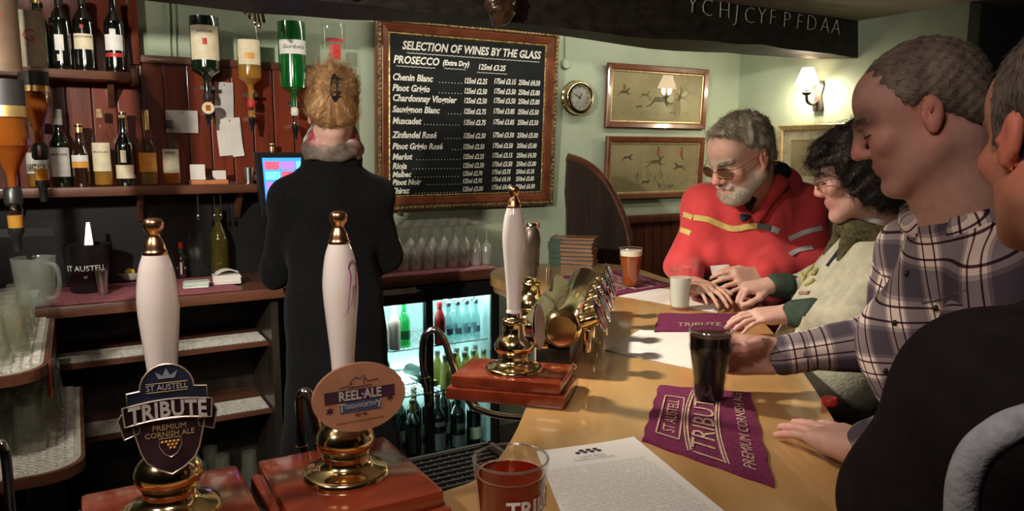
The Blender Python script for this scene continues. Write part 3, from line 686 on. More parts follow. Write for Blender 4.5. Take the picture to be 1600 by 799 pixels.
optic_bottle(387, 43, 122, 18, 'inverted clear rum bottle with cream label and golden spirit', glass_clear, liq_gold, .62, [(cream, .25, .74, 58, '', 0, None, 0), (orange_l, .36, .48, 22, '', 0, None, 0)], capm=red_l, measure=liq_gold)
optic_bottle(455, 36, 136, 20.5, 'inverted bright green gin bottle with white script label', glass_green, None, .5, [(white_l, .50, .72, 68, "Gordon's", .026, ink, 0)], capm=white_l, measure=glass_clear)
optic_bottle(520, 39, 135, 18.5, 'inverted clear vodka bottle with red crest above the bartender', glass_clear, None, .3, [(red_l, .42, .66, 26, '', 0, None, 0), (red_l, .70, .76, 40, '', 0, None, 0), (steel, .12, .22, 70, '', 0, None, 0)], capm=steel, measure=glass_clear)
# the two inverted bottles at the extreme left, nearer the camera
def near_optic(px, ytop, ybot, rpx, Y, label, lab_m, liq):
    a = atY(px, ytop, Y); b = atY(px, ybot, Y); hb = a.z - b.z; r = rpx * Y / F; h = hb + .13
    t = thing('optic_bottle', (a.x, Y, b.z - .13), R(25), label, 'bottle', 'spirit bottles on the side optics')
    prof = smooth_prof([(.013, 0), (.014, .03), (.015, .06), (r * .6, .10), (r * .95, .14), (r, .17), (r, h * .7), (r, h - .01), (r * .9, h), (0, h - .003)], 3)
    mk('body', lathe(prof, 24), glass_clear, t)
    q = [(0, .004)] + [(max(x - .003, .001), z) for x, z in prof if z < h * .48] + [(0, h * .48)]; mk('liquid', lathe(q, 20), liq, t)
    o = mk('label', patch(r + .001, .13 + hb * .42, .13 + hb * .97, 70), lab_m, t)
    mk('lettering', xf(wrap(text('G', .05, ext=.0003), r + .0018), (0, 0, .13 + hb * .72)), red_l, o, smooth=False)
    mk('label', patch(r + .001, .13 + hb * .24, .13 + hb * .38, 70), black_l, t); mk('label', patch(r + .001, .13 + hb * .18, .13 + hb * .24, 70), gold_foil, t)
    d = mk('optic', lathe([(0, -.15), (.010, -.15), (.012, -.11), (.020, -.10), (.020, -.085)], 16), blackp, t)
    mk('measure_chamber', lathe([(.020, -.085), (.022, -.03), (.017, -.02)], 16), glass_clear, d); mk('measure_fill', lathe([(0, -.084), (.018, -.084), (.019, -.05), (0, -.05)], 14), liq_gold, d)
    mk('collar', lathe([(.017, -.022), (.023, -.015), (.023, .02), (.015, .03)], 16), blackp, d)
    return t
dk_amber = GLASS('dark_amber', (.70, .26, .04), .03, .05, .5, (.30, .085, .012))
near_optic(44, 14, 172, 21, 2.35, 'inverted whisky bottle with pale label hanging at the picture edge', M('dimmed_label', (.42, .36, .27), .7), dk_amber)  # label and amber darkened in place of dimmer light on the near bottles
near_optic(-12, -60, 235, 30, 2.1, 'large inverted amber bottle cut off by the picture edge', M('brown_label', (.12, .075, .045), .6), dk_amber)
# stand that carries the two side optics
st = thing('optic_hanger', Vector((-1.66, 2.30, 1.29)), R(30), 'dark ceiling-hung bracket carrying the inverted bottles at the picture edge', 'bottle bracket')
mk('post', box(-.02, .02, .0, .03, 0, .985, .004), wood_dark, st); mk('arm', box(-.25, .22, .0, .02, .0, .025), blackp, st, smooth=False)
# ---------------------------------------------------------------- till
t = thing('till', W(w1(433, 290, .34)[0], .34, CT), R(38), 'black touch-screen till in front of the bartender', 'till')
zt = w1(430, 250, .34)[1] - CT; zb = w1(430, 335, .34)[1] - CT
mk('screen_body', xf(box(-.17, .17, 0, .03, -.14, .14, .008), (.09, -.0, (zt + zb) / 2 + .01), (R(-8), 0, 0)), blackp, t)
scr = M('till_screen', (.02, .06, .3), .3, emit=(.03, .22, .95), es=1.4)
s = mk('screen', xf(box(-.145, .145, -.002, 0, -.11, .115), (.09, -.001, (zt + zb) / 2 + .01), (R(-8), 0, 0)), scr, t, smooth=False)
KEYS = [EMIT('till_key_red', (.75, .06, .10), 1.2), EMIT('till_key_blue', (.10, .50, .95), 1.2), EMIT('till_key_violet', (.25, .12, .75), 1.2)]
for i in range(4):
    for j in range(5):
        cm = KEYS[(i * 2 + j) % 3]
        mk('key', xf(box(-.138 + i * .07, -.075 + i * .07, -.004, -.002, .065 - j * .043, .10 - j * .043), (.09, -.001, (zt + zb) / 2 + .01), (R(-8), 0, 0)), cm, s, smooth=False)
mk('stand', join(box(.04, .14, .03, .08, .02, (zt + zb) / 2 + .03, .006), box(-.02, .20, -.04, .14, 0, .022, .006)), blackp, t)
# shelf end behind the till carries a small bottle and a card
e = bottle(W(w1(425, 240, .10)[0], .10, 1.455), FACE, 'small brown liqueur bottle standing on the till-side ledge', r=.02, hb=.065, hs=.03, rn=.010, h=.135, glass=glass_brown, lab=[(white_l, .015, .045, 60)], cap=(gold_foil, .03, .0108))
lg = thing('ledge', W(w1(425, 240, .1)[0], 0, 1.43), RZ1, 'narrow wooden ledge above the till', 'ledge'); mk('board', box(-.09, .16, -.16, -.03, 0, .0245, .004), wood_shelf, lg); mk('bracket', box(.0, .02, -.12, -.03, -.06, 0), wood_shelf, lg, smooth=False)
o = mk('place_card', box(-.016, .016, -.002, .002, 0, .035), paper, None, W(w1(411, 245, .12)[0], .12, 1.455), (R(-8), 0, RZ1), smooth=False); tag(o, 'tiny white card beside the small liqueur bottle', 'card')
# keys / openers hanging from a hook over the back bar
hp = W(w1(397, 0, .45)[0], .45, w1(397, 0, .45)[1] + .045)
t = thing('opener_bunch', hp, R(20), 'bunch of shiny bottle openers hanging above the optics', 'bottle openers')
mk('ring', tube([(.03 * math.cos(a), 0, .03 * math.sin(a)) for a in [i * math.pi / 8 for i in range(16)]], .003, 6, True), chrome, t)
mk('cord', tube([(0, 0, .03), (0, 0, max(.05, ZF - hp.z + .02))], .003, 6), blackp, t)
for i, (dx, dy, l) in enumerate(((-.035, .0, .07), (-.018, .012, .085), (0, -.01, .11), (.018, .006, .12), (.035, -.004, .10))):
    mk('opener', join(tube([(dx * .3, dy, -.02), (dx, dy, -.02 - l)], [.003, .0075], 8), ball((dx, dy, -.022 - l), (.009, .005, .012), 8, 6)), chrome if i % 2 else brass_pale, t)
# ---------------------------------------------------------------- things on the back counter, left part
CZ = CT
def cpos(px, py, dn=None): return atz(px, py, CZ)
twl = thing('bar_towel', W(-1.06, .27, CZ - .002), RZ1, 'faded pink bar towel spread along the back counter', 'bar towel')
mk('cloth', grid_sheet(.66, .40, 22, 12, lambda x, y: .0012 * math.sin(x * 40) * math.sin(y * 33) + .0014, .004), towel_pink, twl)
def ice_bucket():
    p = atz(140, 462, CZ + .003) ; p = atz(140, 455, CZ + .004)
    t = thing('ice_bucket', p, R(22), 'black ice bucket lettered in white with a steel scoop standing inside', 'ice bucket')
    mk('pail', lathe([(0, 0), (.062, 0), (.066, .004), (.084, .185), (.087, .19), (.083, .19), (.062, .01), (0, .01)], 32), blackp, t)
    mk('lettering', join(xf(wrap(text('ST AUSTELL', .030, ext=.0003), .0775), (0, 0, .10)), xf(wrap(prism([(-.006, .006), (-.008, -.002), (0, -.009), (.008, -.002), (.006, .006), (0, .002)], 0, .0005), .0755), (.0, 0, .068))), white_l, t, smooth=False)
    s = mk('scoop', xf(join(prism([(-.016, 0), (.016, 0), (.006, .09), (-.006, .09)], -.001, .001), tube([(0, 0, 0), (0, -.12, 0)], .004, 8)), (.01, .0, .185), (R(80), 0, 0)), chrome, t)
    mk('ice_cubes', join(*[xf(box(-.014, .014, -.014, .014, -.014, .014, .003), (random.uniform(-.05, .05), random.uniform(-.05, .05), .15), (random.random() * 3, random.random() * 3, 0)) for i in range(12)]), glass_frost, t)['kind'] = 'stuff'
ice_bucket()
o = mk('jigger', lathe([(0, 0), (.017, 0), (.0235, .095), (.022, .095), (.016, .004), (0, .004)], 20), steel, None, atz(161, 460, CZ + .004)); tag(o, 'small steel measuring cup in front of the ice bucket', 'cup')
p = atz(206, 437, CZ + .004)
t = thing('fruit_bowl', p, 0, 'pale bowl of bar fruit behind the first pump handle', 'bowl'); mk('bowl', lathe(smooth_prof([(0, 0), (.03, 0), (.045, .012), (.058, .03), (.06, .034), (.055, .033), (.04, .014), (0, .006)], 3), 28), bowl_m, t)
o = mk('lemon', join(ball((0, 0, 0), (.033, .026, .025), 16, 10), ball((.033, 0, 0), .007, 8, 6)), lemon_m, None, p + Vector((-.008, -.005, .037)), (0, 0, .3)); tag(o, 'yellow lemon resting in the pale bowl', 'lemon')
def cb(px, py, label, **k): return bottle(atz(px, py, CZ + .001), FACE, label, **k)
t = cb(285, 435, 'small pepper-sauce bottle with red cap and diamond label', r=.022, hb=.085, hs=.03, rn=.0095, h=.155, glass=glass_brown, cap=(red_l, .02, .011), name='sauce_bottle')
mk('label', wrap(prism([(0, -.03), (.02, 0), (0, .03), (-.02, 0)], 0, .0006), .0226), white_l, t, (0, 0, .048), smooth=False); mk('neck_band', lathe([(.0102, .112), (.0102, .134)], 14), green_foil, t)
cb(262, 432, 'slim white tube with green cap beside the sauce bottle', r=.014, hb=.10, hs=.012, rn=.008, h=.145, glass=white_l, cap=(green_foil, .02, .0095))
o = mk('drinking_straw', tube([(0, 0, 0), (.045, .01, .09)], .0032, 8), red_l, None, atz(268, 420, CZ) ); tag(o, 'red straw leaning beside the pepper-sauce bottle', 'straw')
def wine_geo(h=.20, r=.034):
    return lathe(smooth_prof([(0, .0), (.027, .0), (.026, .003), (.006, .007), (.004, .02), (.004, h * .38), (.008, h * .44), (r * .8, h * .55), (r, h * .72), (r * .9, h * .9), (r * .84, h)], 3) + [(r * .80, h), (r * .94, h * .72), (r * .72, h * .56), (0, h * .46)], 18)
o = mk('wine_glass', wine_geo(.21, .033), glass_clear, None, atz(309, 440, CZ + .001)); tag(o, 'single tall wine glass standing on the left back counter', 'wine glass')
cb(345, 432, 'olive green wine bottle standing beside the single wine glass', r=.039, hb=.15, hs=.10, rn=.013, h=.31, glass=GLASS('olive_glass', (.22, .20, .03), .08, .03, .6, (.09, .075, .012)), cap=None)
cb(322, 424, 'dark bottle behind the single wine glass', r=.036, hb=.16, hs=.08, rn=.013, h=.315, glass=glass_black, cap=(steel, .03, .014))
for px, py, n_, m, lb, w_ in ((307, 448, 5, napkin_g, 'low stack of pale green paper napkins', .048), (355, 442, 8, paper, 'taller stack of white paper napkins beside the green ones', .054)):
    t = thing('napkin_stack', atz(px, py, CZ + .0065), R(24), lb, 'napkins')
    for i in range(n_):
        mk('napkin', xf(box(-w_, w_, -w_ * .75, w_ * .75, 0, .0042, .001), (random.uniform(-.003, .003), random.uniform(-.003, .003), i * .0045), (0, 0, R(random.uniform(-4, 4)))), m if i > 0 or m is paper else paper, t, smooth=False)
    if m is paper:
        mk('napkin', xf(grid_sheet(w_ * 1.6, w_ * 1.0, 10, 6, lambda x, y: .02 * max(0, 1 - (x / .05) ** 2) + (.02 if x > .035 else 0) * (x - .035) * 20, .003), (0, 0, n_ * .0045), (0, 0, R(8))), paper, t)
# wine bottles behind the ice bucket and at the extreme left
cb(50, 430, 'wine bottle with gold capsule behind the glass rack', r=.038, hb=.17, hs=.07, rn=.014, h=.315, glass=glass_black, cap=(gold_foil, .075, .0152))
cb(78, 425, 'dark bottle with orange top behind the glass rack', r=.038, hb=.18, hs=.08, rn=.014, h=.33, glass=glass_dkgreen, cap=(orange_l, .03, .015))
cb(90, 440, 'green bottle close behind the ice bucket', r=.038, hb=.16, hs=.07, rn=.014, h=.29, glass=glass_green if False else glass_dkgreen, cap=(black_l, .03, .015))
cb(205, 415, 'empty clear decanter glimpsed behind the lemon', r=.045, hb=.10, hs=.05, rn=.02, h=.20, glass=glass_clear)
for i, px in enumerate((307, 333, 343)):
    t = thing('bar_spoon', shelf_pos(px, .17, 1.38 - .10), RZ1, 'thin steel bar spoon hanging under the spirit shelf, %s of three' % ('first', 'second', 'third')[i], 'bar spoon', 'bar spoons under the shelf')
    mk('rod', tube([(0, 0, .012), (0, 0, .1)], .002, 6), chrome, t); mk('bowl', ball((0, 0, 0), (.007, .004, .014), 8, 6), chrome, t)
# ---------------------------------------------------------------- upturned wine glasses on the right-hand back counter
rt = thing('bar_towel', W(.115, .265, CZ - .002), RZ1, 'crimson bar towel under the upturned wine glasses', 'bar towel')
mk('cloth', grid_sheet(.70, .46, 24, 16, lambda x, y: .0015 * math.sin(x * 34 + y * 12) * math.sin(y * 29) + .0016, .004), towel_red, rt)
for q in range(3): mk('stripe', grid_sheet(.30, .004, 10, 1, lambda x, y: .0075 + .001 * math.sin(x * 34), .0005), thread, rt, (-.16 + q * .02, -.17 - q * .018, 0), (0, 0, R(2)))
mk('lettering', xf(text('TRIBUTE', .05, ext=.0006), (.16, -.195, .0075)), thread, rt, smooth=False)
wg = wine_geo(.205, .0275); up = [(x, y, .205 - z) for x, y, z in wg[0]], [tuple(reversed(q)) for q in wg[1]]
first = None
for j in range(6):
    for i in range(11):
        u = -.20 + i * .063 + (j % 2) * .03; dn = .075 + j * .060
        pos = W(u + random.uniform(-.0025, .0025), dn + random.uniform(-.0025, .0025), CZ + .008)
        if first is None:
            first = mk('wine_glass', up, glass_wine, None, pos); tag(first, 'upturned wine glass in the crowd on the crimson towel', 'wine glass', 'upturned wine glasses on the back counter')
        else: dup(first, pos, random.random() * 6)
# ---------------------------------------------------------------- bottles inside the fridge
def fpos(x, dn, z): return W(fu0 + x, dn, z)
fb = 0
def fbot(x, dn, shelf, label, **k):
    z = {0: FSH[0] + .006, 1: FSH[1] + .006, 2: FZ0 + .031}[shelf]
    return bottle(fpos(x, dn, z), RZ1, label, group='bottles in the fridge', **k)
cl = dict(r=.028, hb=.12, hs=.05, rn=.012, h=.225)
juice = M('pale_juice', (.80, .72, .20), .3, 0, .08, 12); cordial = M('red_cordial', (.35, .02, .02), .25, 0, .1, 12); milkw = M('cream_white', (.80, .84, .76), .35, 0, .05, 12); pinkj = M('pink_juice', (.75, .50, .42), .35, 0, .05, 12)
gbr = GLASS('bright_green_glass', (.15, .75, .30), .10, .03, .35, (.05, .45, .14)); bluel = M('blue_label', (.28, .38, .52), .5, 0, .1, 20)
# top shelf
for i, (x, m, lb) in enumerate(((.197, milkw, 'white cream bottle on the top fridge shelf'), (.257, pinkj, 'pink juice bottle on the top fridge shelf'))): fbot(x, .40, 0, lb, glass=m, cap=(white_l, .02, .014), **cl)
fbot(.315, .38, 0, 'bright green bottle on the top fridge shelf by the door gap', glass=gbr, cap=(green_foil, .02, .0135), lab=[(green_foil, .04, .08, 60)], **cl)
fbot(.423, .41, 0, 'creamy white bottle beside the red cordial in the fridge', glass=milkw, cap=(white_l, .02, .0135), r=.026, hb=.11, hs=.05, rn=.012, h=.21)
fbot(.479, .42, 0, 'red cordial bottle on the top fridge shelf', glass=cordial, cap=(red_l, .02, .0135), lab=[(black_l, .04, .07, 50)], r=.026, hb=.12, hs=.05, rn=.012, h=.20)
k0 = None
for j in range(2):
    for i in range(5):
        x = .53 + i * .049 + j * .02
        if x > .715: continue
        pos = fpos(x, .41 - j * .075, FSH[0] + .006)
        if k0 is None: k0 = bottle(pos, RZ1, 'small clear mixer bottle with blue label on the top fridge shelf', glass=GLASS('mixer_glass', (.80, .95, .95), .12, .03, .12, (.7, .85, .85)), lab=[(bluel, .04, .07, 45)], cap=(steel, .012, .0125), r=.023, hb=.095, hs=.05, rn=.0105, h=.19, group='clear mixer bottles in the fridge')
        else: dup(k0, pos, RZ1 + random.uniform(-.6, .6))
# middle shelf: yellow juices, bottles lying down
k0 = None
for i in range(5):
    pos = fpos(.505 + i * .0525, .42 - .012 * (i % 2), FSH[1] + .006)
    if k0 is None: k0 = bottle(pos, RZ1, 'small yellow juice bottle on the middle fridge shelf', glass=juice, cap=(steel, .015, .014), r=.0245, hb=.085, hs=.05, rn=.012, h=.165, group='yellow juice bottles in the fridge')
    else: dup(k0, pos, RZ1 + .3 * i)
def lying(x, dn, z, label, glass, cap, h=.30):
    t = bottle(fpos(x, dn, z + .038), 0, label, r=.037, hb=.17, hs=.06, rn=.014, h=h, glass=glass, cap=cap, group='bottles in the fridge')
    t.rotation_euler = (R(88), 0, RZ1 + random.uniform(-.12, .12)); t.location = fpos(x, dn - .31, z + .038); return t
lying(.19, .44, FSH[1] + .006, 'wine bottle lying down by the left fridge pane', glass_dkgreen, (white_l, .05, .0155)); lying(.275, .44, FSH[1] + .006, 'second wine bottle lying beside the fridge door gap', glass_black, (black_l, .05, .0155))
lying(.430, .46, FSH[1] + .006, 'lying wine bottle with a yellow capsule pointing out', glass_dkgreen, (M('yellow_capsule', (.75, .68, .05), .4), .06, .0165))
lying(.232, .44, FSH[1] + .082, 'wine bottle lying on top of the two others', glass_dkgreen, (green_foil, .05, .0155))
k0 = None
for i in range(5):
    pos = fpos(.505 + i * .0525, .33, FSH[1] + .006)
    if k0 is None: k0 = bottle(pos, RZ1, 'yellow juice bottle in the back row of the middle fridge shelf', glass=juice, cap=(steel, .015, .014), r=.0245, hb=.085, hs=.05, rn=.012, h=.165, group='yellow juice bottles in the fridge')
    else: dup(k0, pos, RZ1 + .3 * i)
k0 = None
for i in range(8):
    pos = fpos(.085 + i * .082, .24, FZ0 + .031)
    if k0 is None: k0 = bottle(pos, RZ1, 'wine bottle in the back row at the fridge bottom', glass=glass_dkgreen, lab=[(cream, .04, .10, 60)], cap=(gold_foil, .05, .0155), r=.038, hb=.18, hs=.06, rn=.014, h=.295, group='back row bottles at the fridge bottom')
    else: dup(k0, pos, RZ1 + random.uniform(-.5, .5))
# bottom
for x, m, lb, lab in ((.10, glass_dkgreen, 'green wine bottle with pale blue label at the fridge bottom', [(napkin_g, .04, .11, 70)]), (.18, glass_clear, 'clear empty-looking bottle at the fridge bottom', []), (.26, glass_clear, 'clear bottle with steel top at the fridge bottom', [(white_l, .12, .15, 40)]), (.34, glass_black, 'black sparkling wine bottle with gold neck at the fridge bottom', [])):
    fbot(x, .37 + .03 * (x > .3), 2, lb, glass=m, lab=lab, cap=(gold_foil if 'gold' in lb else steel, .06, .0155), r=.038, hb=.17, hs=.07, rn=.014, h=.29)
fbot(.47, .40, 2, 'dark white-labelled wine bottle with shield crest at the fridge bottom', glass=glass_dkgreen, lab=[(white_l, .03, .115, 70), (white_l, .15, .172, 40)], cap=(steel, .06, .0155), r=.039, hb=.18, hs=.06, rn=.014, h=.30)
fbot(.575, .41, 2, 'green wine bottle with low white label at the fridge bottom corner', glass=glass_dkgreen, lab=[(white_l, .03, .09, 70), (napkin_g, .12, .15, 30)], cap=(green_foil, .06, .0155), r=.039, hb=.18, hs=.06, rn=.014, h=.30)
fbot(.67, .40, 2, 'dark wine bottle hidden behind the fridge door edge', glass=glass_black, lab=[(cream, .05, .11, 60)], cap=(black_l, .06, .0155), r=.039, hb=.18, hs=.06, rn=.014, h=.30)
# ---------------------------------------------------------------- glass rack at the left end
rk = thing('glass_rack', W(-1.44, .5, 0), RZ1, 'two-tier side rack of pint glasses with rounded white mesh shelves', 'glass rack')
S1, S2 = .965, .70
def rshelf(x1, d0, d1, rr=.10):
    pts = [(-.8, -d0), (-.8, -d1)]
    for i in range(9):
        a = R(-90 + 90 * i / 8); pts.append((x1 - rr + rr * math.cos(a), -d1 + rr + rr * math.sin(a)))
    pts.append((x1, -d0)); return pts
mk('shelf', prism(rshelf(.055, .02, .80), S1 - .03, S1), wood_shelf, rk, smooth=False); mk('shelf', prism(rshelf(.13, .02, .86), S2 - .03, S2), wood_shelf, rk, smooth=False)
mk('edge_strip', box(.05, .062, -.70, -.02, S1 - .10, S1 - .002), wood_red, rk, smooth=False)
def clipmat(poly_pts, d0, d1, x1, z):
    gs = []; c = .022
    def inside(x, d):
        rr = .10; cx = x1 - rr; cd = d1 - rr
        return d < d1 and x < x1 and not (x > cx and d > cd and (x - cx) ** 2 + (d - cd) ** 2 > rr * rr)
    y = d0 + .01
    while y < d1:
        x = -.8
        while x < x1:
            if inside(x + c, y + c) and inside(x, y):
                gs.append(box(x, x + c, -y - .003, -y + .003, z + .001, z + .007)); gs.append(box(x - .003, x + .003, -y - c, -y, z + .001, z + .007))
            x += c
        y += c
    return join(*gs)
mk('mesh_liner', clipmat(None, .02, .79, .045, S1), mesh_mat_m, rk, smooth=False); mk('mesh_liner', clipmat(None, .02, .85, .12, S2), mesh_mat_m, rk, smooth=False)
matsheet = M('mat_underlay', (.42, .40, .34), .8, 0, .1, 30)
mk('liner_sheet', prism(rshelf(.045, .03, .79), S1, S1 + .0015), matsheet, rk, smooth=False); mk('liner_sheet', prism(rshelf(.12, .03, .85), S2, S2 + .0015), matsheet, rk, smooth=False)
mk('post', box(-.78, -.74, -.78, -.74, 0, S1 - .03), wood_dark, rk, smooth=False); mk('post', box(-.05, -.02, -.70, -.67, 0, S2 - .03), wood_dark, rk, smooth=False); mk('side_panel', box(-.8, .05, -.05, -.02, 0, S1 - .03), wood_dark, rk, smooth=False)
def pint_prof(h=.150, rt=.044, rb=.031):
    return [(0, 0), (rb, 0), (rb + .001, .004), (rb + .004, h * .4), (rt - .004, h * .70), (rt + .0005, h * .77), (rt - .0015, h * .83), (rt, h), (rt - .0022, h), (rt - .0037, h * .83), (rt - .003, h * .76), (rb + .001, h * .4), (rb - .003, .012), (0, .011)]
pg = lathe(pint_prof(), 20); pu = [(x, y, .15 - z) for x, y, z in pg[0]], [tuple(reversed(q)) for q in pg[1]]
rackg = GLASS('rack_glass', (.94, .95, .91), .07, .08, .05, (.8, .8, .72))
k0 = None
for (z, x1, d1, tier) in ((S1, .045, .79, 'upper'), (S2, .11, .85, 'lower')):
    g0 = None
    for j in range(6):
        for i in range(5):
            x = x1 - .075 - i * .094 - (.02 if j % 2 else 0) - (.02 if j == 5 else 0); d = .08 + j * .096 + (.12 if tier == 'upper' else .1)
            pos = W(-1.44 + x, .5 + d, z + .0075)
            if g0 is None:
                g0 = mk('pint_glass', pu if k0 is None else k0.data, rackg, None, pos); k0 = k0 or g0
                tag(g0, 'upturned pint glass on the %s tier of the glass rack' % tier, 'pint glass', 'upturned pint glasses on the %s rack tier' % tier)
            else: dup(g0, pos)
# clear jug standing on the upturned glasses
p = atY(58, 478, 2.12)
t = thing('water_jug', (p.x, p.y, S1 + .1585), R(-20), 'clear plastic jug standing on the upturned pint glasses', 'jug')
jug_m = GLASS('jug_plastic', (.92, .94, .91), .06, .08, .06, (.6, .64, .6))
mk('vessel', lathe([(0, 0), (.045, 0), (.047, .004), (.055, .13), (.057, .135), (.054, .135), (.044, .008), (0, .008)], 24), jug_m, t)
mk('handle', tube(crv([(.05, 0, .12), (.085, 0, .115), (.095, 0, .07), (.08, 0, .03), (.048, 0, .02)], 5), .006, 8), jug_m, t)
# glasses on the lowest under-counter shelf
g0 = None
for i, (x, d) in enumerate(((.42, .33), (.53, .35), (.63, .32), (.74, .34), (.36, .22), (.48, .2), (.60, .2))):
    pos = W(-1.44 + x, d - .02, .1005)
    if g0 is None: g0 = tag(mk('pint_glass', k0.data, rackg, None, pos), 'pint glass on the dark bottom shelf under the back counter', 'pint glass', 'pint glasses under the back counter')
    else: dup(g0, pos)
# ---------------------------------------------------------------- chalkboard wine list (leans out at the top)
LEAN = R(3.2)
cw, chh = 1.05, .945
cu, cz0 = .540, 1.262
t = thing('wine_list_board', W(cu, .012, cz0), 0, 'large framed chalkboard wine list on the green wall', 'chalkboard', rot=(LEAN, 0, RZ1))
fp = [(0, 0), (0, .030), (.006, .036)], [(.006, .036), (.022, .040), (.028, .030)], [(.028, .030), (.034, .034), (.062, .026), (.068, .018)], [(.068, .018), (.074, .021), (.08, .012)]
oz = (0, -.0, chh / 2)
mk('outer_moulding', rings(cw, chh, fp[0]), wood_frame, t, oz, smooth=False); mk('carved_moulding', rings(cw, chh, fp[1]), gilt_dark, t, oz, smooth=False)
mk('red_moulding', rings(cw, chh, fp[2]), wood_frame, t, oz, smooth=False); mk('inner_bead', rings(cw, chh, fp[3]), gold_frame, t, oz, smooth=False)
beads = []
for sgn in (-1, 1):
    for i in range(46): beads.append(ball((-cw / 2 + .02 + i * (cw - .04) / 45, -.039, sgn * (chh / 2 - .016)), (.009, .004, .0045), 6, 4))
    for i in range(40): beads.append(ball((sgn * (cw / 2 - .016), -.039, -chh / 2 + .02 + i * (chh - .04) / 39), (.0045, .004, .009), 6, 4))
o = mk('carved_beading', join(*beads), gold_frame, t, oz); o['kind'] = 'stuff'
sl = mk('slate', box(-cw / 2 + .07, cw / 2 - .07, -.014, -.002, .07, chh - .07), slate, t, smooth=False)
mk('backing', box(-cw / 2 + .01, cw / 2 - .01, -.012, .0, .01, chh - .01), wood_dark, t, smooth=False)
for x in (-.40, .28): mk('hanging_lug', box(x - .008, x + .008, -.02, -.006, -.022, .004), gilt_dark, t, smooth=False)
mk('hanging_lug', box(-.075, -.055, -.02, -.004, chh - .002, chh + .03), gilt_dark, t, smooth=False)
X0 = -cw / 2 + .088; X1 = cw / 2 - .085
def chalk_line(body, x, z, size, align='LEFT', sx=1.0, bold=.0013):
    g = xf(text(body, size, align, .22, .0004, bold), scale=(sx, 1, 1)); return mk('lettering', upright(g), chalk, sl, (x, -.0148, z), smooth=False)
def squiggle(x0, x1, z):
    n = max(6, int((x1 - x0) / .008)); mk('underline', tube([(x0 + (x1 - x0) * i / n, -.0155, z + .0022 * math.sin(i * 2.1)) for i in range(n + 1)], .0016, 5), chalk, sl)
top = chh - .07
chalk_line('SELECTION OF WINES BY THE GLASS', .015, top - .058, .056, 'CENTER', .86, .0016); squiggle(-.36, .41, top - .092)
chalk_line('PROSECCO', X0 + .005, top - .128, .052, 'LEFT', .92); chalk_line('(Extra Dry)', X0 + .27, top - .128, .036, 'LEFT', .9, .0012); chalk_line('125ml £3.25', .035, top - .138, .040, 'LEFT', .82, .001)
squiggle(X0 + .02, X0 + .23, top - .158); squiggle(X0 + .28, X0 + .40, top - .156); squiggle(.03, .21, top - .166)
rows = [('Chenin Blanc', '2.25', '3.15', '4.50', .212, .046), ('Pinot Grigio', '2.50', '3.50', '5.00', .264, .046), ('Chardonnay Viognier', '2.50', '3.50', '5.00', .313, .046), ('Sauvignon Blanc', '2.75', '3.85', '5.50', .368, .045),
        ('Muscadet', '2.75', '3.85', '5.50', .425, .045), ('Zinfandel Rosé', '2.50', '3.50', '5.00', .494, .045), ('Pinot Grigio Rosé', '2.50', '3.50', '5.00', .551, .043), ('Merlot', '2.25', '3.15', '4.50', .603, .043),
        ('Rioja', '2.50', '3.50', '5.00', .650, .043), ('Malbec', '2.70', '3.75', '5.35', .692, .040), ('Pinot Noir', '2.95', '4.10', '5.85', .732, .040), ('Shiraz', '3.00', '4.40', '6.00', .775, .042)]
for nm, a, b, c, dz, s in rows:
    o = chalk_line(nm, X0, top - dz, s, 'LEFT', .88)
    x = X0 + len(nm) * .0190 * s / .045 + .02; dots = []
    while x < -.055: dots.append(box(x, x + .004, -.0152, -.0145, top - dz - .016, top - dz - .012)); x += .0175
    if dots: mk('leader_dots', join(*dots), chalk, sl, smooth=False)
    for q, (xx, ml) in enumerate(((-.045, '125ml'), (.130, '175ml'), (.283, '250ml'))):
        chalk_line('%s £%s' % (ml, (a, b, c)[q]), xx, top - dz + (.006 if q else 0), s * .84, 'LEFT', .70, .0011)
# ---------------------------------------------------------------- brass ship's clock
u, z = w1(903, 153, .03)
t = thing('wall_clock', W(u, 0, z), RZ1, 'round brass ship clock with white dial beside the chalkboard', 'clock')
CR = .098
mk('case', upright(lathe(smooth_prof([(CR, 0), (CR * 1.02, .012), (CR * .93, .02), (CR * .93, .035), (CR * .98, .045), (CR * .9, .06), (CR * .74, .062), (CR * .70, .052)], 3), 40, cap=False)), brass, t)
dl = mk('dial', upright(lathe([(0, .048), (CR * .74, .048)], 36)), M('clock_dial', (.86, .87, .84), .4), t)
rom = ['XII', 'I', 'II', 'III', 'IV', 'V', 'VI', 'VII', 'VIII', 'IX', 'X', 'XI']
for i, s in enumerate(rom):
    a = R(90 - 30 * i); g = xf(text(s, .0155, ext=.0003), (.056 * math.cos(a), .056 * math.sin(a), .0484), (0, 0, a - R(90))); mk('numeral', upright(g), ink, dl, smooth=False)
for i in range(60):
    pass
mk('minute_ring', upright(join(*[xf(box(-.0005, .0005, .066, .0685, .0482, .0488), rot=(0, 0, R(6 * i))) for i in range(60)])), ink, dl, smooth=False)
for nm, ang, l, wd in (('hour_hand', R(60), .034, .0032), ('minute_hand', R(152), .052, .0022)):
    mk(nm, upright(xf(prism([(-.008, -wd), (l * .7, -wd), (l, 0), (l * .7, wd), (-.008, wd)], .0495, .0505), rot=(0, 0, ang))), ink, t, smooth=False)
mk('hand_boss', upright(lathe([(.004, .0495), (.004, .052), (0, .052)], 12)), brass, t)
mk('crystal', upright(lathe([(0, .060), (CR * .4, .0592), (CR * .74, .056)], 32)), glass_pane, t)
